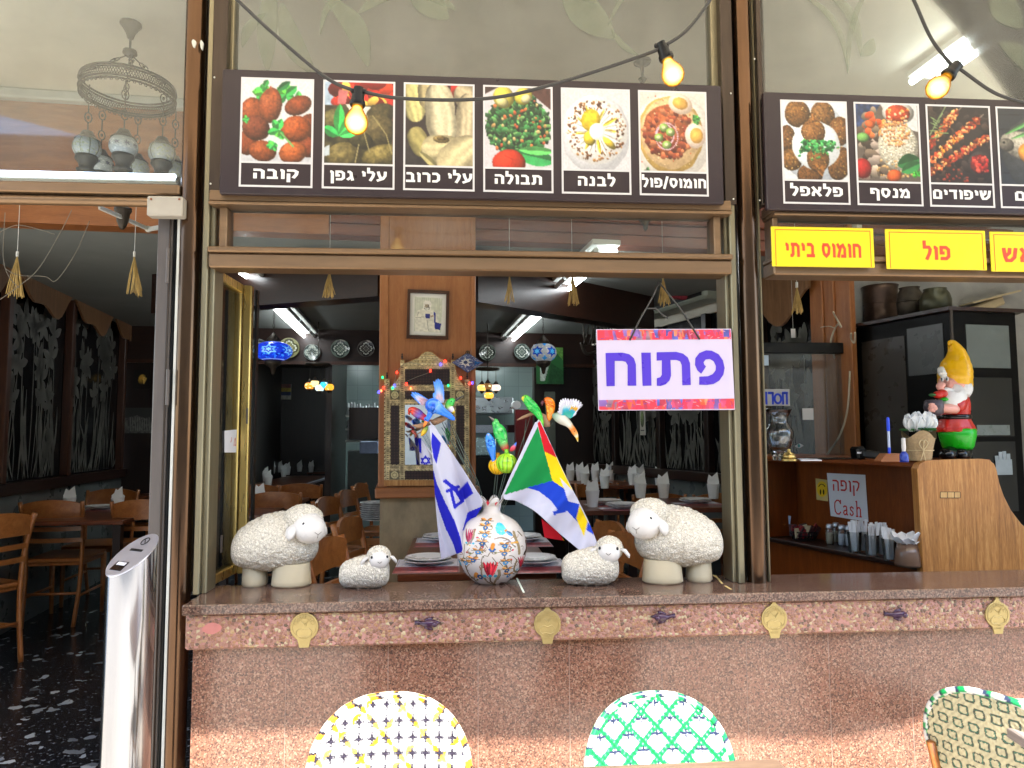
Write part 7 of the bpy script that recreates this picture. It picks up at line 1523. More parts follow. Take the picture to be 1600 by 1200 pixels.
obj('eye', mb, black, t); mb = MB(); mb.tube([c - cn * .002 + eu * rr * .62 * math.cos(k) + ZX * rr * (.62 * math.sin(k) + .05) for k in [R(25 + 13 * i) for i in range(11)]], .0022, 6); obj('mouth', mb, black, t)
# things on the shelf
ZS = zsf + .0005
def shaker(px, py, fill, lab):
    g = G(px, py, ZS); t = thing('salt_shaker', lab, 'shaker', g, 0, 'glass shakers on the counter shelf'); mb = MB(); mb.lathe([(.018, 0), (.02, .004), (.02, .075), (.017, .082)], g, 18); obj('jar', mb, tumbler, t, smooth=40)
    mb = MB(); mb.lathe([(.0172, .003), (.0178, .006), (.0178, .058)], g, 16); obj('contents', mb, fill, t); mb = MB(); mb.lathe([(.0185, .083), (.019, .095), (.014, .104), (0, .106)], g, 18); obj('cap', mb, steeld, t, smooth=40)
pep = mat('pepper', 'b0a488', .8, 0, .2, 60); salt = mat('salt', 'dcdce0', .8)
shaker(1297, 850, pep, 'glass shaker of ground pepper leftmost beside the baskets'); shaker(1307, 847, pep, 'glass pepper shaker behind the front pair'); shaker(1316, 852, salt, 'glass shaker of white salt in the middle'); shaker(1327, 853, salt, 'glass salt shaker next to the napkin glasses')
def packets(px, py, lab, seed, h=.1):
    r = random.Random(seed); g = G(px, py, ZS); t = thing('packet_glass', lab, 'glass', g, 0, 'glasses of wrapped cutlery on the counter shelf'); mb = MB(); mb.lathe([(.026, 0), (.027, .005), (.034, h), (.032, h), (.025, .007)], g, 20); obj('tumbler', mb, tumbler, t, smooth=40)
    mb = MB()
    for i in range(13):
        a = g + Vector((r.uniform(-.014, .014), r.uniform(-.014, .014), .008)); b = a + Vector((r.uniform(-.022, .022), r.uniform(-.015, .015), h + r.uniform(.01, .05))); mb.bar(a, b, .013, .004, Vector((r.uniform(-1, 1), 1, 0)))
    obj('paper_sachets', mb, napkin, t)
for i, (px, py, lab) in enumerate(((1336, 863, 'glass of white paper sachets next to the salt shakers'), (1349, 862, 'second glass of paper sachets along the shelf'), (1363, 869, 'glass of paper sachets below the cash notice corner'), (1379, 868, 'glass of paper sachets second from the brown jar'), (1391, 876, 'tall glass of paper sachets beside the brown jar'))): packets(px, py, lab, i)
g = G(1420, 884, ZS); t = thing('napkin_jar', 'brown ceramic jar stuffed with white napkins at the panel', 'jar', g); mb = MB(); mb.lathe([(.055, 0), (.058, .01), (.052, .06), (.04, .1), (.036, .1), (.048, .06), (.05, .01)], g, 28); obj('pot', mb, mat('brown_glaze', '6a5446', .2, 0, .2, 8), t, smooth=True); r = random.Random(3); mb = MB()
for i in range(9):
    a = 2 * PI * i / 9; b = g + ZX * .085 + Vector((.02 * math.cos(a), .02 * math.sin(a), 0)); e = b + Vector((.045 * math.cos(a), .04 * math.sin(a), r.uniform(.03, .06))); w_ = Vector((-math.sin(a), math.cos(a), 0)) * .024; mb.slab([b - w_, b + w_, e + w_, e + ZX * .012, e - w_], (0, 0, .002))
obj('napkins', mb, napkin, t)
g = G(1216, 836, ZS); t = thing('wicker_basket', 'small wicker basket of pale blue sugar sachets', 'basket', g); mb = MB(); mb.lathe([(.04, 0), (.055, .07), (.052, .07), (.038, .004)], g, 20); obj('basket', mb, mat('wicker', '9a5a2c', .6, 0, .4, 60, .8, 120), t); mb = MB(); r = random.Random(9)
for i in range(16): a = g + Vector((r.uniform(-.045, .045), r.uniform(-.04, .04), .05)); mb.bar(a, a + Vector((r.uniform(-.03, .03), r.uniform(-.01, .01), r.uniform(.05, .075))), .035, .003, Vector((r.uniform(-1, 1), 1, 0)))
obj('sugar_sachets', mb, mat('sachet_blue', 'a8c0e0', .5, 0, .2, 60), t)
g = G(1256, 843, ZS); t = thing('tea_basket', 'black wire basket of red and cream tea bags', 'basket', g); mb = MB()
for z in (.0, .02, .04): mb.tube([g + Vector(((.06 + z * .3) * math.cos(a), (.045 + z * .3) * math.sin(a), z + .004)) for a in [i * PI / 12 for i in range(24)]], .003, 6, closed=True)
for i in range(24): a = i * PI / 12; mb.tube([g + Vector((.06 * math.cos(a), .045 * math.sin(a), .002)), g + Vector((.072 * math.cos(a), .057 * math.sin(a), .044))], .002, 5)
obj('wire', mb, black, t, smooth=True)
for nm, cc, n, sd in (('red_tea_bags', '8e1c24', 9, 1), ('cream_tea_bags', 'c8bc98', 6, 2), ('dark_tea_bags', '4a2a2c', 7, 3)):
    r = random.Random(sd); mb = MB()
    for i in range(n): a = g + Vector((r.uniform(-.05, .05), r.uniform(-.035, .035), .015)); mb.bar(a, a + Vector((r.uniform(-.05, .05), 0, r.uniform(.04, .075))), .04, .004, Vector((r.uniform(-1, 1), 1, .3)))
    obj(nm, mb, mat(nm, cc, .4, 0, .2, 50), t)
# things on the countertop
def ct_(px, py): return G(px, py, zt + .0006)
g = ct_(1233, 720); t = thing('service_bell', 'small brass service bell on the counter', 'bell', g); mb = MB(); mb.lathe([(.034, 0), (.034, .008), (.026, .01)], g, 24); obj('base', mb, brass, t, smooth=40); mb = MB(); mb.lathe([(.03, .011), (.029, .022), (.02, .035), (.008, .04), (.006, .046), (.009, .05), (0, .054)], g, 24); obj('dome', mb, brass, t, smooth=True)
g = ct_(1219, 719); k = (g.y + 2.5) / F; t = thing('glass_vase', 'clear glass vase with wide rim on the counter', 'vase', g); mb = MB(); cg = bpy.data.materials.new('clear_vase_glass'); cg.use_nodes = True; b_ = cg.node_tree.nodes['Principled BSDF']; b_.inputs['Transmission Weight'].default_value = 1; b_.inputs['Roughness'].default_value = .03; b_.inputs['Base Color'].default_value = (.9, .92, .92, 1)
mb.lathe([(x * 22 * k, z * 82 * k) for x, z in ((.55, 0), (.5, .05), (.75, .25), (1, .45), (1.0, .56), (.8, .66), (.62, .74), (.66, .85), (.9, .97), (.95, 1), (.88, .99), (.6, .85), (.55, .74), (.75, .65), (.93, .55), (.93, .46), (.7, .26), (.45, .08), (.0, .07))], g, 32); obj('body', mb, cg, t, smooth=True)
g = ct_(1358, 719); t = thing('card_reader', 'black card payment terminal on the counter', 'card reader', g); mb = MB(); mb.bar(g + Vector((-.04, 0, .03)), g + Vector((.07, -.01, .018)), .07, .035, ZX, .008); obj('terminal', mb, black, t); mb = MB(); mb.bar(g + Vector((-.055, .03, .03)), g + Vector((-.01, .03, .034)), .07, .06, ZX, .01); obj('cradle', mb, blackgl, t); mb = MB(); mb.box(g + Vector((-.06, -.008, .03)), g + Vector((-.035, -.0075, .038))); obj('label', mb, white, t)
g = ct_(1290, 718); mb = MB(); mb.box(g + Vector((-.13, -.03, 0)), g + Vector((.13, .06, .008)), .003); tag(obj('serving_tray', mb, blackgl), 'flat black tray lying along the counter', 'tray'); g2 = ct_(1262, 720); mb = MB(); mb.slab([g2 + Vector(q) for q in ((-.04, -.02, 0), (.05, -.03, 0), (.06, .03, .004), (-.03, .035, .006))], (0, 0, .004)); tag(obj('paper_slips', mb, paper), 'few white paper slips beside the brass bell', 'paper')
g = ct_(1388, 721); t = thing('pen_holder', 'small wooden wedge pen holder on the counter', 'pen holder', g); mb = MB(); mb.slab([g + Vector(q) for q in ((-.045, -.02, 0), (.05, -.02, 0), (.045, -.02, .034), (-.02, -.02, .034), (-.045, -.02, .006))], (0, .05, 0)); obj('block', mb, teakh, t)
pb0 = g + Vector((.006, .0, .03)); t = thing('ballpoint_pen', 'blue capped pen standing upright in the wooden holder', 'pen', pb0); mb = MB(); mb.tube([pb0, pb0 + ZX * .135], .0055, 10); obj('barrel', mb, mat('pen_barrel', 'b8c4dc', .2), t, smooth=40); mb = MB(); mb.tube([pb0 + ZX * .1, pb0 + ZX * .155, pb0 + ZX * .16], [.007, .0065, .003], 10); obj('cap', mb, blue, t, smooth=40); obj('tip', MB().tube([pb0 + ZX * .0, pb0 + ZX * .03], .0062, 10), blue, t, smooth=40)
g = ct_(1413, 722); t = thing('painted_bottle', 'tiny blue and white bottle with white stopper', 'bottle', g); mb = MB(); mb.lathe([(.017, 0), (.018, .01), (.017, .03), (.008, .045)], g, 16); obj('bottle', mb, mat('bottle_blue', '2a3e9a', .2, 0, .5, 60), t, smooth=True); mb = MB(); mb.lathe([(.007, .045), (.009, .06), (.008, .1), (0, .102)], g, 12); obj('stopper', mb, ceramic, t, smooth=40)
# flower pot
g = ct_(1439, 719) - YX * .02; g = D(1437, 722, 3.02); g = Vector((g.x, g.y, zt + .0006)); t = thing('flower_pot', 'white artificial flower in a pot wrapped with burlap', 'flower pot', g); mb = MB(); n = 40
for z, r0 in ((0, .047), (.04, .054), (.085, .062), (.115, .068)): 
    for j in range(n): a = 2 * PI * j / n; rr = r0 * (1 + .04 * math.sin(5 * a + z * 30)); zz = z + (.018 * math.sin(3 * a + 1) + .02 * max(0, math.cos(a - .2)) ** 6 if z > .1 else 0); mb.v.append(tuple(g + Vector((rr * math.cos(a), rr * math.sin(a), zz))))
for i in range(3):
    for j in range(n): mb.f.append((i * n + j, i * n + (j + 1) % n, (i + 1) * n + (j + 1) % n, (i + 1) * n + j)); mb.mi.append(0)
mb.lathe([(.06, .1), (.0, .1)], g, 20); obj('burlap_wrap', mb, burlap, t, smooth=True)
mb = MB(); mb.tube([g + Vector((.0565 * math.cos(a), .0565 * math.sin(a), .045)) for a in [i * PI / 14 for i in range(28)]], .0022, 6, closed=True); f0 = g + Vector((-.02, -.058, .045))
for sg in (-1, 1): mb.tube(bez([f0, f0 + Vector((sg * .02, -.004, .03)), f0 + Vector((sg * .004, -.006, .045)), f0 + Vector((0, -.002, 0)), f0 + Vector((sg * .012 - .006, -.004, -.045))], 6), .0022, 6)
obj('string_bow', mb, mat('jute_string', 'c8b48c', .8), t, smooth=True)
def petalleaf(mb, b, d, L, w_, cup_=.3, up=ZX):
    d = Vector(d).normalized(); s_ = d.cross(up).normalized(); n_u = s_.cross(d)
    mb.grid(lambda u, v: b + d * L * v + s_ * (u - .5) * 2 * w_ * math.sin(min(.97, .08 + v * .9) * PI) ** .7 + n_u * (-cup_ * L * (v ** 2) * .5 + cup_ * w_ * ((u - .5) * 2) ** 2), 6, 8)
mb = MB(); r = random.Random(4); c = g + ZX * .12
for i in range(9): a = 2 * PI * i / 9 + .3; petalleaf(mb, c, (math.cos(a), math.sin(a) * .8, .35), .075, .022, .4)
obj('leaves', mb, leafm, t, smooth=True)
mb = MB()
for fx, fy, fz in ((-.03, -.02, .155), (.012, -.015, .165), (.04, .0, .155)):
    c = g + Vector((fx, fy, fz))
    for i in range(6): a = 2 * PI * i / 6 + fx * 30; petalleaf(mb, c - ZX * .02, (.6 * math.cos(a), .6 * math.sin(a), 1), .075, .034, -.45)
o = obj('white_flowers', mb, petal, t, smooth=True); md = o.modifiers.new('thickness', 'SOLIDIFY'); md.thickness = .0015
# ---------------------------------------------------------------- garden gnome
g = D(1492, 718, 3.18); g = Vector((g.x, g.y, zt + .0006)); kk = 3.18 / F; GM = lambda px, py, dy=0.: D(px, py, 3.18 + dy)
t = thing('garden_gnome', 'bearded garden gnome in a yellow cap and red coat on the counter', 'gnome', g)
def lo(name, mt, pts, sx=1., n=24, par=None):
    mb = MB(); P_ = [GM(p[0], p[1], p[3] if len(p) > 3 else 0) for p in pts]; mb.tube(bez(P_, 5), [max(.001, q.x) for q in bez([Vector((p[2] * kk, 0, 0)) for p in pts], 5)], n, sx=sx); return obj(name, mb, mt, par or t, smooth=True)
lo('boot', blackgl, [(1474, 713, 5, -.06), (1478, 711, 11, -.05), (1486, 709, 13, -.02), (1490, 704, 12, 0), (1492, 696, 10, .01)]); lo('boot', blackgl, [(1496, 714, 6, -.05), (1500, 711, 12, -.04), (1505, 708, 13, 0), (1506, 696, 10, .01)])
mb = MB(); c = GM(1497, 702); mb.lathe([(20 * kk, 0), (23 * kk, 5 * kk), (27 * kk, 22 * kk), (27.5 * kk, 32 * kk), (24 * kk, 34 * kk)], c, 30); obj('trousers', mb, ggreen, t, smooth=True)
mb = MB(); c = GM(1493, 674); n = 48
for z, r0 in ((-1, 28.5), (1, 30.5), (8, 28), (18, 24), (26, 23), (34, 24.5), (46, 25), (56, 22), (62, 15), (66, 6)):
    for j in range(n): a = 2 * PI * j / n; rr = r0 * kk * (1 + (.05 * math.sin(9 * a) if z < 10 else .015 * math.sin(6 * a + z))); mb.v.append(tuple(c + Vector((rr * math.cos(a), rr * math.sin(a) * .85, z * kk))))
for i in range(9):
    for j in range(n): mb.f.append((i * n + j, i * n + (j + 1) % n, (i + 1) * n + (j + 1) % n, (i + 1) * n + j)); mb.mi.append(0)
obj('coat', mb, gred, t, smooth=True)
mb = MB(); mb.lathe([(23.6 * kk, 19.5 * kk), (25.4 * kk, 21 * kk), (25.4 * kk, 26 * kk), (23.6 * kk, 27.5 * kk)], c, 40); mb.v = [(x, c.y + (y - c.y) * .87, z) for x, y, z in mb.v]; obj('belt', mb, blackgl, t, smooth=True)
mb = MB(); hc = GM(1489, 598); mb.ell(hc, (22 * kk, 21 * kk, 24 * kk), None, 28, 20); obj('head', mb, skin, t, smooth=True)
lo('beard', gwhite, [(1486, 604, 8, -.05), (1489, 611, 19, -.045), (1490, 621, 22, -.048), (1484, 632, 18, -.06), (1476, 641, 6, -.068)], .8); lo('beard_side', gwhite, [(1470, 576, 5, -.03), (1472, 583, 6, -.045), (1478, 592, 3, -.05)]); lo('beard_back', gwhite, [(1502, 592, 8, -.03), (1506, 606, 13, -.025), (1504, 618, 10, -.03)])
lo('nose', skin, [(1475, 600, 3, -.06), (1470, 603, 6.5, -.07), (1470, 607, 5, -.072), (1473, 609, 2, -.065)]); lo('moustache', gwhite, [(1470, 611, 3, -.065), (1478, 610, 5, -.066), (1488, 612, 5, -.06), (1494, 609, 2, -.055)])
lo('cheek', skin, [(1480, 599, 5, -.053), (1484, 600, 9, -.05), (1487, 601, 5, -.05)])
for x, y in ((1472, 592.5), (1480, 592)): mb = MB(); mb.ell(GM(x, y, -.0605 if x < 1475 else -.0615), (2.6 * kk, 2 * kk, 4.0 * kk), None, 12, 10); e_ = obj('eye', mb, ceramic, t, smooth=True); mb = MB(); mb.ell(GM(x - .6, y + .3, -.0655 if x < 1475 else -.0665), (1.4 * kk, 1 * kk, 2.6 * kk), None, 10, 8); obj('pupil', mb, eyem, e_, smooth=True)
lo('eyebrow', gwhite, [(1468, 584, 1.5, -.055), (1473, 582, 2.4, -.06), (1479, 584, 1.4, -.06)])
# soft pointed cap
mb = MB(); cap = [(1491, 600, 24, .006), (1492, 590, 25.5, .004), (1493, 580, 25, .002), (1494, 570, 22.5, 0), (1495, 560, 18, 0), (1494, 551, 14, 0), (1491, 543, 10, 0), (1487, 537, 7, 0), (1484, 536, 4.2, 0), (1482, 539, 1.2, 0)]
q_ = bez([GM(x, y, o_) for x, y, r_, o_ in cap], 5); rr = [v.x for v in bez([Vector((r_ * kk, 0, 0)) for x, y, r_, o_ in cap], 5)]; rr = [r_ * (1 + .012 * math.sin(i * 1.3)) for i, r_ in enumerate(rr)]; mb.tube(q_, rr, 32); obj('cap', mb, gyellow, t, smooth=True); lo('cap_neck', gyellow, [(1502, 592, 17, .01), (1507, 604, 13, .012), (1510, 614, 7, .015), (1512, 620, 1, .02)])
# arms and the pot of fruit it holds
lo('sleeve', gred, [(1500, 622, 12, -.04), (1495, 632, 14, -.06), (1490, 638, 11, -.075)]); lo('forearm', skin, [(1493, 638, 8.5, -.075), (1478, 638, 7.5, -.085), (1466, 637, 6, -.085)])
lo('hand', skin, [(1468, 637, 6, -.086), (1460, 637, 8, -.088), (1455, 637, 7, -.085), (1453, 636, 3, -.08)])
for i in range(4): lo('finger', skin, [(1460, 632 + 3.4 * i, 2.2, -.1), (1455, 631.5 + 3.4 * i, 2.1, -.1), (1451.5, 632.5 + 3.2 * i, 1.6, -.094)], 1, 8)
lo('thumb', skin, [(1464, 631, 2.4, -.098), (1463, 627, 2.2, -.098), (1461, 624.5, 1.4, -.096)], 1, 8)
mb = MB(); c = GM(1460, 650, -.07); mb.lathe([(9 * kk, 0), (13 * kk, 4 * kk), (15 * kk, 14 * kk), (13.5 * kk, 24 * kk), (11 * kk, 26 * kk), (0, 25 * kk)], c, 24); obj('clay_pot', mb, mat('dark_clay', '4a4048', .4), t, smooth=True)
for nm, mt, x, y, r_ in (('red_fruit', gred, 1472, 615, 7.5), ('red_fruit', gred, 1466, 617, 7), ('green_leaf', ggreen, 1475, 624, 6), ('green_leaf', leafm, 1457, 617, 5)): mb = MB(); mb.ell(GM(x, y, -.082), (r_ * kk * 1.15, r_ * kk, r_ * kk * (.9 if 'red' in nm else .5)), None, 16, 12); obj(nm, mb, mt, t, smooth=True)
# ---------------------------------------------------------------- drinks cooler and dark glass screen behind the counter
f0 = D(1490, 600, 3.62); f1 = D(1340, 600, 4.25); f2 = D(1592, 600, 3.68); zf = D(1490, 486, 3.62).z
t = thing('drinks_cooler', 'tall black drinks cooler with glass doors behind the gnome', 'cooler', (f0.x, f0.y, FL))
def face(a, b, name_, s0, s1, z0, z1, mt, off=0., th=.04):
    a, b = Vector((a.x, a.y, 0)), Vector((b.x, b.y, 0)); d = b - a; n = d.normalized().cross(ZX); n = -n if (CAM - a).dot(n) < 0 else n
    mb = MB(); p, q = a + d * s0 + n * off, a + d * s1 + n * off; mb.slab([p + ZX * z0, q + ZX * z0, q + ZX * z1, p + ZX * z1], -n * th); return obj(name_, mb, mt, t)
cblk = mat('cooler_black', (.003, .003, .003), .35, 0, .2, 9, spec=.12)
cool_in = mat('cooler_inside', '494d4e', .3, 0, .15, 3)
face(f0, f1, 'door', .0, 1, FL, zf, cblk); face(f0, f2, 'side_pane', 0, 1, FL, zf, cblk)
face(f0, f1, 'door_glass', .07, .42, D(1440, 588, 3.9).z, D(1440, 515, 3.9).z, cool_in, .004, .006); face(f0, f1, 'door_glass', .45, .93, FL + .1, D(1380, 535, 4.2).z, mat('cooler_brown', '2e2822', .3, 0, .3, 6), .004, .006)
face(f0, f2, 'side_glass', .22, .88, D(1550, 575, 3.65).z, D(1550, 508, 3.65).z, mat('lit_tone_glass', '626b6b', .15, 0, .1, 4), .004, .006)  # upper pane's lit look is put into its base colour
for a_, b_ in ((590, 682), (690, 800)): face(f0, f2, 'side_glass', .22, .88, D(1550, b_, 3.65).z, D(1550, a_, 3.65).z, mat('dark_cooler_glass', '1e2223', .1, 0, .3, 3), .004, .006)
face(f0, f2, 'shelf_strip', .3, .8, D(1550, 680, 3.65).z, D(1550, 664, 3.65).z, mat('pale_strip', '7c8684', .3), .008, .004)
mb = MB(); mb.tube([Vector((f0.x - .01, f0.y - .02, FL)), Vector((f0.x - .01, f0.y - .02, zf))], .008, 10); obj('edge_trim', mb, greyalu, t, smooth=True)
d1 = (Vector((f1.x, f1.y, 0)) - Vector((f0.x, f0.y, 0))); mb = MB(); mb.slab([Vector((f0.x - .03, f0.y - .03, zf + .001)), Vector((f2.x + .03, f2.y - .03, zf + .001)), Vector((f2.x + .3, f2.y + 1.0, zf + .001)), Vector((f1.x - .03, f1.y - .03, zf + .001))], (0, 0, .02)); obj('top', mb, dkwoodh, t)
hp = mat('white_hand_decal', 'a8b4b8', .5); h0 = face(f0, f2, 'hand_sticker', .55, .80, D(1563, 742, 3.65).z, D(1563, 718, 3.65).z, hp, .010, .003)
ho = Vector((f0.x, f0.y, 0)).lerp(Vector((f2.x, f2.y, 0)), .55)
for i, (s_, zz) in enumerate(((.57, 712), (.63, 706), (.69, 705), (.75, 709))): face(f0, f2, 'hand_sticker', s_ - .025, s_ + .027, D(1563, 719, 3.65).z, D(1563, zz, 3.65).z, hp, .010, .003)
for i, (px, wpx, ytop, lab, mt, pf) in enumerate(((1392, 54, 448, 'rusty brown cooking pot on top of the cooler', copper, ((.8, 0), (1, .1), (1.02, .3), (.94, .5), (1, .55), (.98, .9), (1.06, 1))), (1440, 42, 450, 'round dark metal bowl on top of the cooler', antique, ((.5, 0), (.9, .2), (1, .5), (.9, .8), (.7, .95), (.78, 1))), (1482, 48, 452, 'greenish black cauldron on top of the cooler', mat('olive_pot', '4a4a38', .35, .4, .3, 8), ((.7, 0), (1, .2), (1.02, .55), (.9, .8), (.7, .95), (.75, 1))))):
    dd = (4.2, 3.95, 3.75)[i]; b = D(px, 500, dd); b = Vector((b.x, b.y + .1, zf + .022)); r_ = wpx / 2 / F * dd; h = D(px, ytop, dd).z - zf
    t2 = thing('metal_pot', lab, 'pot', b, 0, 'old metal pots on top of the cooler'); mb = MB(); mb.lathe([(x * r_, z * max(.12, h)) for x, z in pf], b, 28); obj('body', mb, mt, t2, smooth=True)
    mb = MB(); mb.tube([b + Vector((r_ * .98 * math.cos(a), r_ * .98 * math.sin(a), max(.12, h) * .55)) for a in [k * PI / 14 for k in range(28)]], .004, 6, closed=True); obj('band', mb, mt, t2, smooth=True)
p = D(1540, 468, 4.3); mb = MB(); mb.obox(p, (.34, .2, .012), Matrix.Rotation(R(-14), 3, 'Y')); mb.obox(p + Vector((-.05, .05, -.06)), (.3, .2, .06), Matrix.Rotation(R(-20), 3, 'Y'), .01); tag(obj('wrapped_bundle', mb, mat('buff_card', 'b8a888', .7, 0, .2, 8)), 'pale wrapped bundle lying on the cooler top', 'bundle')
# wooden pillar by the till and dark framed screen
t = thing('till_pillar', 'wooden pillar with hanging cables behind the cash counter', 'pillar', wp(RW, .3, FL))
s_a, s_b = ws(RW, PV(1342, 600, *RW)), ws(RW, PV(1272, 600, *RW)); mb = MB(); wallbox(mb, RW, s_a + .02, s_b, SILL, ZH - .02, -.015, .01); obj('panel', mb, teak, t)
for px in (1310, 1336, 1292): s_ = ws(RW, PV(px, 600, *RW)); mb = MB(); wallbox(mb, RW, s_ - .012, s_ + .012, SILL, ZH - .02, .01, .025, .004); obj('batten', mb, teak, t)
W = lambda px, py, off=.03: PV(px, py, *RW) + (wp(RW, 0, 0, off) - wp(RW, 0, 0, 0))
whc = mat('cream_cable', 'b8ae98', .5)
mb = MB(); mb.tube(bez([W(1364, 492, .3), W(1345, 496, .2), W(1338, 512, .12), W(1320, 508, .06), W(1306, 533, .04), W(1312, 560, .04)], 8), .006, 8); mb.tube(bez([W(1350, 522, .1), W(1342, 530, .06), W(1345, 536, .05), W(1352, 520, .08)], 6), .006, 8); mb.tube(bez([W(1338, 580, .05), W(1334, 640, .05), W(1322, 680, .05), W(1302, 710, .05)], 8), .006, 8); mb.tube(bez([W(1288, 512, .03), W(1300, 510, .03), W(1310, 513, .03)], 5), .003, 6); obj('cables', mb, whc, t, smooth=True)
dfr = 4.25; t = thing('screen_frame', 'black framed glass screen standing behind the counter', 'screen', D(1280, 720, dfr)); mb = MB()
Yf = dfr - 2.5
fbox(mb, 1180, 535, 1362, 552, Yf, Yf + .05, .004); fbox(mb, 1338, 552, 1366, 725, Yf, Yf + .05, .004); obj('frame', mb, black, t)
mb = MB(); fbox(mb, 1180, 552, 1338, 725, Yf + .02, Yf + .024); obj('pane', mb, tumbler, t)
for x0, y0, x1, y1, lab in ((1254, 637, 1271, 656, 'white paper square'), (1316, 553, 1336, 564, 'cream label'), (1258, 514, 1266, 530, 'white tag')):
    pass
mb = MB(); fbox(mb, 1254, 638, 1271, 656, Yf + .015, Yf + .0165); obj('paper_note', mb, paper, t); mb = MB(); fbox(mb, 1316, 554, 1336, 564, Yf + .015, Yf + .0165); obj('cream_label', mb, mat('cream_label', 'c0c4b0', .6), t); mb = MB(); fbox(mb, 1193, 555, 1201, 571, Yf + .015, Yf + .0165); obj('paper_note', mb, mat('blue_note', 'b8cce0', .6), t)
mb = MB(); fbox(mb, 1193, 608, 1234, 634, Yf + .016, Yf + .0175); obj('notice_strip', mb, white, t); mb = MB()
for q in ((1196, 612, 1199, 632), (1200, 612, 1209, 616), (1206, 612, 1209, 632), (1228, 614, 1231, 632), (1222, 614, 1225, 632), (1222, 612, 1231, 616)): fbox(mb, *q, Yf + .0140, Yf + .0155)
cO = P(1215.5, 623, Yf + .0148); mb.tube([cO + Vector((.021 * math.cos(a), 0, .028 * math.sin(a))) for a in [k * PI / 10 for k in range(20)]], .007, 6, closed=True, sx=1); obj('blue_letters', mb, blue, t)
mb = MB(); c = P(1249, 697, Yf + .014); mb.prism([(x * .028, y * .018) for x, y in ((-1, 0), (-.5, .6), (.1, .9), (.7, .5), (1, .1), (.5, -.3), (0, -.7), (-.6, -.5))], c, XX, ZX, (0, .001, 0)); obj('eye_sticker', mb, white, t); mb = MB(); mb.ell(c + Vector((-.003, -.0005, .002)), (.009, .001, .011), None, 14, 8); obj('eye_iris', mb, mat('teal_iris', '2a7a80', .4), t)
tg = W(1262, 522, .12); t = thing('paper_tag', 'white paper tag hanging on a thread before the etched glass', 'tag', tg - ZX * .04); mb = MB(); mb.tube([tg + ZX * .03, tg + ZX * .5], .001, 5); obj('thread', mb, whitemetal, t); mb = MB(); mb.obox(tg, (.03, .002, .06)); obj('card', mb, paper, t)
# second valance strip over the till
s0, s1 = ws(RW, PV(1278, 480, *RW)), ws(RW, PV(1190, 470, *RW)); pts = []
for i in range(31): s_ = s0 + (s1 + .4 - s0) * i / 30; px = 1278 + (1190 - 1278) * i / 30; pts.append((s_, 2.36 + .11 * math.sin((s_ - s0) * 2 * PI / .62 + 1.7)))
mb = MB(); mb.slab([wp(RW, s_, z, .05) for s_, z in pts] + [wp(RW, pts[-1][0], 2.75, .05), wp(RW, pts[0][0], 2.75, .05)], wp(RW, 0, 0, .02) - wp(RW, 0, 0, 0)); tag(obj('valance', mb, bpy.data.materials['valance_wood']), 'scalloped wooden valance above the etched glass by the till', 'valance')
# air conditioner up on the right
t = thing('air_conditioner', 'long wall air conditioner above the open sign', 'air conditioner', W(1075, 480, .1)); s0, s1 = ws(RW, PV(1136, 460, *RW)), ws(RW, PV(1022, 460, *RW)); zA0, zA1 = PV(1080, 484, *RW).z, PV(1080, 440, *RW).z
mb = MB(); wallbox(mb, RW, s0, s1, zA0, zA1, -.0, .2, .02); obj('casing', mb, mat('ac_casing', '9aa090', .4, 0, .1, 4), t); mb = MB(); wallbox(mb, RW, s0 + .05, s1 - .05, zA0 + .03, zA0 + .08, .2, .205); obj('louvre', mb, black, t)
mb = MB(); mb.ell(W(1104, 462, .24), (.1, .03, .05), None, 16, 10); tag(obj('cloth_bundle', mb, mat('red_pattern_cloth', '8a2a34', .8, 0, .7, 40)), 'red patterned cloth stuck beside the air conditioner', 'cloth')
t = thing('sword_rack', 'bundle of dark antlers and daggers under the right ceiling', 'wall ornament', D(935, 525, 6.2)); mb = MB(); r = random.Random(2)
for i in range(9): a = D(912 + 5 * i, 540 - i, 6.2); mb.tube([a, a + Vector((r.uniform(-.03, .03), 0, .08)), a + Vector((r.uniform(-.04, .06), 0, .2))], [.012, .01, .003], 6)
mb.tube(bez([D(908, 535, 6.2), D(915, 552, 6.2), D(930, 550, 6.2), D(955, 535, 6.2)], 6), .014, 8); obj('blades', mb, antique, t, smooth=True)
p = Pic(30, 44, 'b0aca0', seed=58); p.blob(.5, .5, .35, .5, 0, '6a7a4a', .5); p.line([(.2, 1.2), (.8, 1.2)], .04, '3a3a34')
s_ = ws(RW, PV(1008, 660, *RW)); pa, pb_ = W(1000, 680, .03), W(1016, 642, .03); t = thing('wall_leaflet', 'small leaflet pinned to the etched partition below the open sign', 'leaflet', W(1008, 680, .03)); mb = MB(); wallbox(mb, RW, s_ - .05, s_ + .05, pa.z, pb_.z, .026, .029); obj('backing', mb, paper, t); painted('print', p, lambda u, v: wp(RW, s_ + .048 - .096 * u, pb_.z + (pa.z - pb_.z) * v, .0305), printm, t)
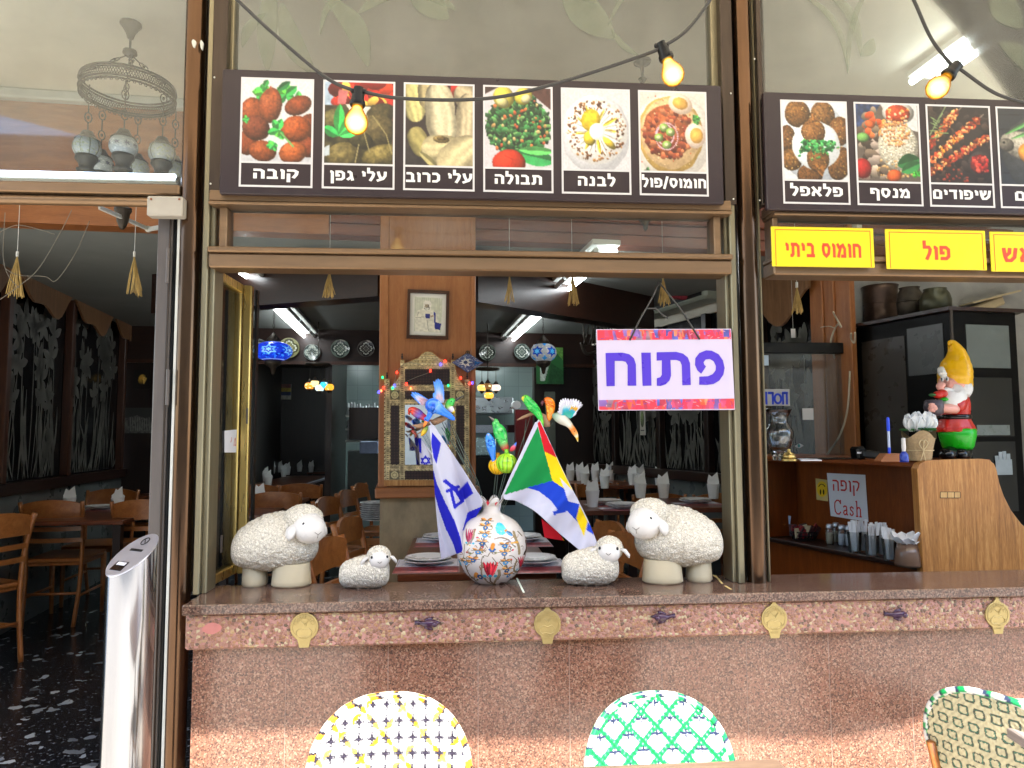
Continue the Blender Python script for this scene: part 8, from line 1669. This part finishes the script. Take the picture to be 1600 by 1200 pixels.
# ---------------------------------------------------------------- bird ornaments, fruit and flags standing in the vase
dv0 = vb.y + 2.5; kv = dv0 / F
BV = lambda px, py, dy=0.: D(px, py, dv0 + dy)
MOUTH = lambda dx=0.: vb + Vector((dx * .02, -.004 * dx, ztop - .08))
def grad(stops, w_=28, h_=60, seed=1, spots=None):
    p = Pic(w_, h_, 'ffffff', asp=1, seed=seed); ys = p.Y
    cs = [(a, hexc(c)) for a, c in stops]
    for ch in range(3): p.c[..., ch] = np.interp(ys, [a for a, _ in cs], [c[ch] for _, c in cs])
    if spots: p.specks(120, (0, spots[0], 1, spots[1]), spots[2], .015, .03, 1.4, False)
    p.c *= (1 + .12 * (p.nz(9) - .5))[..., None]; return p
def loftbody(name, t, sp, pic, flatt=.85, mt=feather, dy=0.):
    pts = bez([BV(x, y, dy + (q[0] if q else 0)) for x, y, r_, *q in sp], 8); rr = [max(.0004, v.x) for v in bez([Vector((r_ * kv, 0, 0)) for x, y, r_, *q in sp], 8)]; n = len(pts)
    fr = []
    for i in range(n):
        tg = (pts[min(i + 1, n - 1)] - pts[max(i - 1, 0)]).normalized(); a = tg.cross(YX).normalized(); b = a.cross(tg).normalized(); fr.append((a, b))
    def fn(u, v):
        f = v * (n - 1); i = min(int(f), n - 2); w_ = f - i; c = pts[i].lerp(pts[i + 1], w_); r_ = rr[i] * (1 - w_) + rr[i + 1] * w_; a, b = fr[min(n - 1, int(round(f)))]; an = u * 2 * PI
        return c + (a * math.cos(an) + b * math.sin(an) * flatt) * r_
    return painted(name, pic, fn, mt, t)
def wing(t, bx, by, feathers, pic, name='wing', dy=0., th=.0018):
    """fan of overlapping feathers from a shared root; feathers = list of (tip x, tip y, half width)"""
    nf = len(feathers); nv = 16; pc = Pic(nf * 4 + 1, nv, 'ffffff', asp=1); pc.c = pic.c[np.linspace(0, pic.h - 1, nv).astype(int)][:, np.zeros(nf * 4 + 1, int)] if False else pc.c
    sx = np.linspace(0, pic.w - 1, nf * 4 + 1).astype(int); sy = np.linspace(0, pic.h - 1, nv).astype(int); pc.c = pic.c[sy][:, sx]
    rx0, ry0, rx1, ry1 = bx[0], by[0], bx[1], by[1]
    def fn(u, v):
        f = u * nf; i = min(int(f), nf - 1); w_ = f - i; a = feathers[i]; b = feathers[min(i + 1, nf - 1)]; m = feathers[max(i - 1, 0)]
        cx = a[0] + (b[0] - m[0]) * .5 * (w_ - .5) * .98; cy = a[1] + (b[1] - m[1]) * .5 * (w_ - .5) * .98
        rx, ry = rx0 + (rx1 - rx0) * u, ry0 + (ry1 - ry0) * u; L = 1 - .13 * abs(2 * w_ - 1) ** 1.5
        x, y = rx + (cx - rx) * v * L, ry + (cy - ry) * v * L; return BV(x, y, dy - .012 * math.sin(v * 1.6) - .0018 * math.cos(w_ * 2 * PI))
    return painted(name, pc, fn, feather, t, thick=th)
def eyes(t, x, y, r_=1.3, dy=-.012): mb = MB(); mb.ell(BV(x, y, dy), (r_ * kv, r_ * kv * .6, r_ * kv), None, 10, 8); obj('eye', mb, eyem, t, smooth=True)
def beak(t, pts, c, dy=0.): mb = MB(); mb.tube([BV(x, y, dy) for x, y, r_ in pts], [r_ * kv for x, y, r_ in pts], 10); obj('beak', mb, mat('beak', c, .3), t, smooth=True)
za = lambda x, y: (620 + x / 8., 570 + y / 8.); zb_f = lambda x, y: (740 + x / 7.06, 590 + y / 7.06)
def sp_(z, pts, s): return [(*z(x, y), r_ / s, *q) for x, y, r_, *q in pts]
def bird(label, px, py): return thing('bird_ornament', label, 'bird ornament', BV(px, py), 0, 'painted bird ornaments above the vase')
t = bird('blue flying bird ornament with spread pink and blue wings', 680, 660)
loftbody('body', t, sp_(za, [(352, 712, 6), (368, 690, 32), (398, 650, 30), (425, 590, 42), (440, 520, 95, -.004), (490, 530, 92), (560, 575, 55), (640, 625, 40), (700, 670, 28), (722, 692, 5)], 8), grad([(0, '2a66d8'), (.25, '2f78ea'), (.45, '2468de'), (.55, '7fa8ea'), (.68, '2f7fe8'), (1, '1f6ae0')], seed=2, spots=(.3, .55, ('4a8cf0', '1f50c0'))), dy=-.03)
beak(t, [(*za(368, 705), 2.6), (*za(350, 745), 2.4), (*za(335, 782), .5)], 'f08030', -.032); eyes(t, *za(362, 682), 1.1, -.05)
wp1 = grad([(0, 'e8d4da'), (.3, 'e2b8bc'), (.55, 'd8d0e4'), (.75, '7fa8ea'), (1, '2f7ae6')], seed=5)
wing(t, [za(330, 510)[0], za(390, 440)[0]], [za(330, 510)[1], za(390, 440)[1]], [(*za(x, y), 3) for x, y in ((262, 470), (222, 430), (196, 400), (172, 372), (185, 340), (225, 338), (262, 348), (300, 370), (345, 400), (385, 425))], wp1, dy=-.02)
wing(t, [za(480, 470)[0], za(585, 470)[0]], [za(480, 470)[1], za(585, 470)[1]], [(*za(x, y), 3) for x, y in ((458, 400), (452, 360), (478, 300), (474, 250), (462, 205), (490, 180), (515, 168), (540, 180), (560, 205), (580, 245), (588, 290), (592, 345), (592, 400))], grad([(0, 'dfe4f4'), (.3, 'e8ccd2'), (.5, 'a8c4f0'), (.8, '5f9cf0'), (1, '4a8cec')], seed=6), dy=-.02)
t = bird('red parrot ornament with blue shoulder on the left branch', 655, 655); loftbody('body', t, sp_(za, [(152, 600, 8), (172, 575, 42), (215, 580, 52), (270, 615, 58), (330, 650, 42), (395, 690, 26), (425, 710, 5)], 8), grad([(0, 'c83a1e'), (.3, 'd23a28'), (.45, '7a4a8a'), (.55, '5a55b8'), (.68, 'c8324a'), (1, 'b8283a')], seed=8), dy=-.005); eyes(t, *za(175, 570), 1, -.04); beak(t, [(*za(158, 590), 2.4), (*za(150, 612), 1.8), (*za(162, 628), .4)], 'a83018', -.012)
t = bird('green hummingbird ornament with long dark beak on the left', 706, 640); loftbody('body', t, sp_(za, [(735, 440, 6), (700, 450, 40), (665, 480, 50), (650, 520, 46), (680, 560, 38), (705, 590, 24), (715, 612, 4)], 8), grad([(0, '2fae4a'), (.35, '3cba4c'), (.5, '8cc84a'), (.6, 'd8d4e0'), (.75, 'd8d0e0'), (.88, 'e8c81c'), (1, 'e0b81c')], seed=9), dy=-.01); beak(t, [(*za(732, 445), 2.2), (*za(780, 415), 1.5), (*za(842, 382), .5)], '3a3838', -.012); eyes(t, *za(682, 458), .9, -.028)
t = bird('tiny yellow and green bird ornament under the left branch', 664, 674); loftbody('body', t, sp_(za, [(385, 765, 4), (370, 795, 22), (345, 830, 30), (318, 870, 20), (300, 890, 3)], 8), grad([(0, '2f8a3a'), (.4, 'a8a42c'), (.7, 'd8a81c'), (1, 'c89018')], seed=10), dy=-.02); eyes(t, *za(378, 782), .7, -.035)
t = bird('dark red bird ornament beside the tiny yellow one', 648, 682); loftbody('body', t, sp_(za, [(180, 825, 4), (200, 835, 20), (225, 860, 18), (240, 885, 16), (225, 910, 6)], 8), grad([(0, '8a2a1c'), (1, '5e1c18')], seed=11), dy=-.01)
mb = MB()
for pts in ([(440, 730, 38), (500, 705, 42), (570, 670, 40), (640, 640, 26)], [(195, 755, 8), (260, 770, 26), (330, 755, 34), (400, 730, 28), (450, 700, 22)], [(250, 870, 5), (300, 840, 10), (350, 780, 16)]): mb.tube([BV(*za(x, y), -.004) for x, y, r_ in pts], [r_ / 8 * kv for x, y, r_ in pts], 12)
t = thing('perch_branch', 'brown perch branch of the left bird cluster with thin wire stems', 'perch', MOUTH(-1)); obj('branch', mb, branchm, t, smooth=True); mb = MB()
for i, (x, y) in enumerate(((688, 655), (695, 660), (700, 655), (690, 668), (706, 662))): mb.tube([BV(x, y, .004), BV(735 + i * 3, 745 + i * 2, .004), MOUTH(-1.2 + .3 * i)], .0013, 6)
obj('stems', mb, wirem, t, smooth=True)
# middle group
t = bird('green speckled bird ornament with red tail in the middle', 785, 700); loftbody('body', t, sp_(zb_f, [(215, 462, 6), (235, 478, 34), (250, 520, 44), (285, 590, 72), (310, 670, 66), (330, 730, 52), (355, 785, 42), (372, 812, 20)], 7.06), grad([(0, '3f9a4a'), (.2, '35b04e'), (.62, '2fb84e'), (.72, '7aa85a'), (.82, 'c84a40'), (1, 'd0504a')], seed=12, spots=(.15, .7, ('7ad07a', '248a3a', '5ac060'))), dy=.006); beak(t, [(*zb_f(222, 470), 2.2), (*zb_f(195, 448), 1.4), (*zb_f(168, 428), .4)], '7a7470', .004); eyes(t, *zb_f(222, 480), .8, -.02)
t = bird('blue budgerigar ornament with long tail in the middle', 770, 720); loftbody('body', t, sp_(zb_f, [(160, 612, 8), (165, 640, 32), (180, 700, 50), (195, 770, 52), (210, 850, 34), (225, 920, 22), (235, 965, 4)], 7.06), grad([(0, '6fa0ea'), (.2, '2f86e8'), (.5, '1f7ae4'), (.8, '2470d8'), (1, '1a5cc8')], seed=13, spots=(.3, .5, ('1a4aa8', '5aa8f0'))), dy=-.006); beak(t, [(*zb_f(160, 625), 1.6), (*zb_f(160, 640), .4)], 'c8b8c0', -.014); eyes(t, *zb_f(152, 632), .7, -.012)
t = bird('small pink and blue bird ornament over the green pomegranate', 803, 705); loftbody('body', t, sp_(zb_f, [(398, 812, 5), (425, 790, 26), (445, 765, 24), (462, 735, 12), (470, 712, 3)], 7.06), grad([(0, 'c83040'), (.5, 'e0506a'), (.75, '2f7ae0'), (1, '2a6ad8')], seed=14), dy=-.012)
def fruit(label, x, y, r_, c0, c1, dy):
    c = BV(x, y, dy); t = thing('pomegranate_ornament', label, 'fruit ornament', c - ZX * r_ * kv); p = Pic(60, 40, c0, asp=.66, seed=int(x))
    for k in range(12): p.leaf(k / 12, -.05, k / 12 + p.r.uniform(-.02, .02), .7, .02, c1)
    painted('fruit', p, lambda u, v: c + Vector((math.sin(v * PI) * math.cos(u * 2 * PI), math.sin(v * PI) * math.sin(u * 2 * PI), .93 * math.cos(v * PI))) * r_ * kv * (1 + .03 * math.cos(u * 12 * PI)), glaze, t)
    mb = MB(); mb.lathe([(.006, 0), (.008, .006), (.007, .014), (.009, .018)], c + ZX * r_ * kv * .86, 10); obj('calyx', mb, mat('calyx', c1, .4), t); mb = MB(); mb.tube([c - ZX * r_ * kv * .9, c * .5 + MOUTH(.2) * .5 + XX * .002, MOUTH(.2 if dy else .5)], .0013, 6); mb.tube([c - ZX * r_ * kv * .9 - XX * .008, MOUTH(-.2)], .0013, 6); obj('stem', mb, wirem, t)
fruit('glossy lime green pomegranate ornament in the middle', *zb_f(364, 945), 16.3, 'a0cc2c', '7ab828', -.014); fruit('glossy yellow pomegranate ornament behind the green one', *zb_f(268, 972), 14.5, 'e8b81c', 'e09a14', .012)
# right group
t = bird('bright green parrot ornament leaning left at the top', 832, 650); loftbody('body', t, sp_(zb_f, [(542, 205, 8), (562, 222, 40), (600, 262, 50), (650, 320, 58), (700, 380, 46), (735, 445, 30), (755, 510, 18), (766, 556, 4)], 7.06), grad([(0, 'b8d040'), (.1, '6fd048'), (.3, '22b044'), (.7, '28c04a'), (.8, '7ad840'), (1, '1fa03c')], seed=15, spots=(.25, .7, ('169038', '5ad060'))), dy=-.008); beak(t, [(*zb_f(548, 212), 2.4), (*zb_f(540, 240), 1.8), (*zb_f(552, 262), .4)], 'd8c840', -.016); eyes(t, *zb_f(572, 212), .9, -.022)
t = bird('orange parrot ornament beside the green one', 857, 650); loftbody('body', t, sp_(zb_f, [(775, 255, 10), (800, 255, 42), (840, 280, 54), (850, 340, 50), (842, 410, 38), (832, 460, 22), (828, 486, 4)], 7.06), grad([(0, 'e06018'), (.3, 'f07c14'), (.55, 'f0921c'), (.75, 'e88a1a'), (1, 'd86c10')], seed=16, spots=(.3, .7, ('c85a10', 'f8b040'))), dy=-.004); beak(t, [(*zb_f(770, 262), 3), (*zb_f(752, 285), 2.2), (*zb_f(758, 312), .5)], '5a2a38', -.01); eyes(t, *zb_f(785, 245), .9, -.026)
t = bird('white and teal flying duck ornament with orange bill', 895, 660); loftbody('body', t, sp_(zb_f, [(872, 400, 6), (890, 415, 34), (930, 435, 54), (985, 465, 58), (1040, 505, 42), (1075, 545, 32), (1105, 590, 33), (1128, 630, 26), (1142, 670, 14), (1150, 706, 3)], 7.06), grad([(0, '5a8a70'), (.12, '8aa890'), (.3, 'd0ccc0'), (.5, 'e0dcd0'), (.62, 'e07a28'), (.75, 'e8a050'), (.82, 'e8dcc8'), (.9, 'e0b020'), (1, 'e8d8a8')], seed=17), dy=-.012); eyes(t, *zb_f(1112, 592), .8, -.028)
pw = grad([(0, '7ac0b8'), (.25, '30c0b0'), (.45, '38b8d8'), (.6, 'c8d4d8'), (.75, 'd8d8e4'), (1, 'dcdcec')], seed=18, w_=60); pw.poly([(.55, .45), (.85, .5), (.8, .7), (.6, .62)], 'e0b030')
wing(t, [zb_f(1010, 440)[0], zb_f(1062, 450)[0]], [zb_f(1010, 440)[1], zb_f(1062, 450)[1]], [(*zb_f(x, y), 3) for x, y in ((925, 370), (938, 335), (940, 300), (945, 270), (960, 242), (985, 228), (1012, 222), (1042, 228), (1075, 230), (1105, 226), (1135, 234), (1165, 248), (1190, 268), (1206, 298), (1160, 345), (1135, 395))], pw, dy=-.016)
mb = MB()
for pts in ([(478, 470, 5), (540, 440, 16), (600, 415, 18), (660, 390, 22), (720, 420, 30)], [(735, 400, 20), (780, 440, 40), (800, 500, 45), (805, 545, 40)]): mb.tube([BV(*zb_f(x, y), .004) for x, y, r_ in pts], [r_ / 7.06 * kv for x, y, r_ in pts], 12)
t = thing('perch_branch', 'brown perch branch of the right bird cluster with thin wire stems', 'perch', MOUTH(1)); obj('branch', mb, branchm, t, smooth=True); mb = MB()
for i, (x, y) in enumerate(((829, 650), (864, 660), (822, 655))): mb.tube([BV(x, y, .006), BV(805 + i * 5, 725, .006), MOUTH(.6 + .2 * i)], .0013, 6)
obj('stems', mb, wirem, t, smooth=True)
# flags
z4 = lambda x, y: (590 + x / 3.244, 570 + y / 3.244)
def flag(t, Lc, Rc, paint, name='cloth', fold=None, dy=0., nu=90, nv=130):
    L_ = bez([Vector((*p, 0)) for p in Lc], 10); R_ = bez([Vector((*p, 0)) for p in Rc], 10)
    allx = [p[0] for p in Lc + Rc]; ally = [p[1] for p in Lc + Rc]
    p = Pic(nu, nv, 'ffffff', asp=1)
    U, V_ = np.meshgrid(np.linspace(0, 1, nu), np.linspace(0, 1, nv)); ii = V_ * (len(L_) - 1); lo_ = np.minimum(ii.astype(int), len(L_) - 2); f_ = ii - lo_
    la = np.array([(q.x, q.y) for q in L_]); ra = np.array([(q.x, q.y) for q in R_])
    l = la[lo_] * (1 - f_)[..., None] + la[lo_ + 1] * f_[..., None]; r_ = ra[lo_] * (1 - f_)[..., None] + ra[lo_ + 1] * f_[..., None]; xy = l * (1 - U)[..., None] + r_ * U[..., None]
    p.X, p.Y = xy[..., 0] / 100., xy[..., 1] / 100.; p.asp = 14; p.nz = lambda sc: np.full(p.X.shape, .5); paint(p)
    def fn(u, v):
        i = min(int(round(v * (nv - 1))), nv - 1); j = min(int(round(u * (nu - 1))), nu - 1); x, y = xy[i, j]; return BV(*z4(x, y), dy + (fold(u, v, x, y) if fold else 0))
    return painted(name, p, fn, cloth, t, thick=.0008)
def pl(p, pts, c): p.poly([(x / 100., y / 100.) for x, y in pts], c, 0)
def pln(p, pts, w_, c): p.line([(x / 100., y / 100.) for x, y in pts], w_ / 100., c)
IB = '1c1ea8'
def paintA(p):
    p.c[:] = hexc('b2b2c4')
    pl(p, [(276, 342), (322, 398), (298, 502), (284, 470), (272, 400)], IB); pl(p, [(276, 530), (285, 540), (300, 600), (345, 700), (390, 790), (418, 870), (436, 955), (402, 962), (380, 900), (345, 830), (310, 730), (285, 640)], IB)
    pln(p, [(345, 590), (398, 640), (430, 690)], 9, IB); pln(p, [(352, 640), (410, 618)], 8, IB); pln(p, [(372, 640), (392, 722)], 8, IB); pln(p, [(392, 718), (432, 690)], 8, IB); pln(p, [(340, 590), (400, 632)], 9, IB)
    pl(p, [(403, 645), (456, 590), (486, 652), (430, 692)], IB); pl(p, [(456, 748), (534, 715), (534, 770), (430, 840)], IB)
def foldA(u, v, x, y): s = (x - 280) * .8 + (y - 300) * -.25; return .026 * math.asin(.96 * math.sin(s / 22.)) * min(1, v * 2.2) + .006 * math.sin(s / 9. + y / 60.) * v - .01
t = thing('hand_flag', 'white hand flag with blue stripes and star on a thin stick', 'flag', MOUTH(-.8))
flag(t, [(262, 308), (273, 420), (284, 560), (295, 720), (308, 860), (322, 985)], [(284, 305), (400, 480), (498, 632), (532, 702), (486, 800), (456, 940)], paintA, fold=foldA, dy=-.025)
mb = MB(); mb.tube([BV(*z4(265, 290), -.02), BV(*z4(535, 700), -.005), MOUTH(-.8)], .003, 10); obj('stick', mb, stickm, t, smooth=True)
G5 = ('0f7c3c', 'b81422', 'd8bc0c', '1238b0')
def paintB(p):
    p.c[:] = hexc('b4b4c6')
    pl(p, [(812, 312), (640, 660), (888, 588)], G5[0]); pl(p, [(810, 296), (822, 285), (910, 472), (846, 440)], G5[1]); pl(p, [(846, 440), (908, 470), (990, 640), (925, 572), (945, 628), (887, 588)], G5[2])
    pl(p, [(758, 622), (887, 588), (945, 628), (966, 692), (1024, 706), (1008, 775), (1018, 802), (962, 742), (893, 762), (888, 745), (912, 735), (880, 690), (820, 642)], G5[3]); pl(p, [(1024, 712), (1064, 795), (1046, 870), (1006, 778)], G5[2]); pl(p, [(1066, 795), (1110, 870), (1058, 838)], G5[3])
def foldB(u, v, x, y): s = (x - 800) * .7 + (y - 600) * .7; return (.02 * math.asin(.95 * math.sin(s / 42. + 1)) + .007 * math.sin(s / 17. + u * 3)) * min(1, v * 1.6) - .012 - .03 * max(0, v - .6)
t = thing('hand_flag', 'five colour striped hand flag drooping over the small lamb', 'flag', MOUTH(.8))
flag(t, [(798, 292), (735, 430), (637, 658), (702, 690), (800, 745), (930, 862), (1122, 1020)], [(824, 282), (880, 405), (930, 515), (988, 632), (1028, 708), (1078, 815), (1150, 1000)], paintB, fold=foldB, dy=-.03)
flag(t, [(830, 780), (838, 830), (846, 876)], [(905, 838), (930, 868), (948, 892)], lambda p: (p.c.__setitem__(slice(None), hexc('c81a2a')), pl(p, [(935, 860), (960, 860), (960, 900), (940, 890)], G5[2])), name='cloth_corner', dy=.01, nu=16, nv=16)
mb = MB(); mb.tube([BV(*z4(818, 278), -.02), BV(*z4(630, 668), -.012), MOUTH(.8)], .003, 10); obj('stick', mb, stickm, t, smooth=True)
def paintC(p):
    p.c[:] = hexc('b4b4c4'); pl(p, [(200, 370), (222, 372), (222, 450), (208, 440)], IB)
    for k in (0, 1): c = (243, 486); q = [(c[0] + 26 * math.cos(R(90 + 120 * i + 60 * k)), c[1] + 24 * math.sin(R(90 + 120 * i + 60 * k))) for i in range(4)]; pln(p, q, 3.2, IB)
t = thing('hand_flag', 'small second flag with blue star hanging behind the left flag', 'flag', MOUTH(-1.1)); flag(t, [(206, 372), (212, 440), (214, 505)], [(216, 368), (262, 432), (280, 505)], paintC, dy=.03, nu=40, nv=50, fold=lambda u, v, x, y: .006 * math.sin(u * 6)); mb = MB(); mb.tube([BV(*z4(208, 362), .03), MOUTH(-1.1)], .0018, 8); obj('stick', mb, stickm, t)
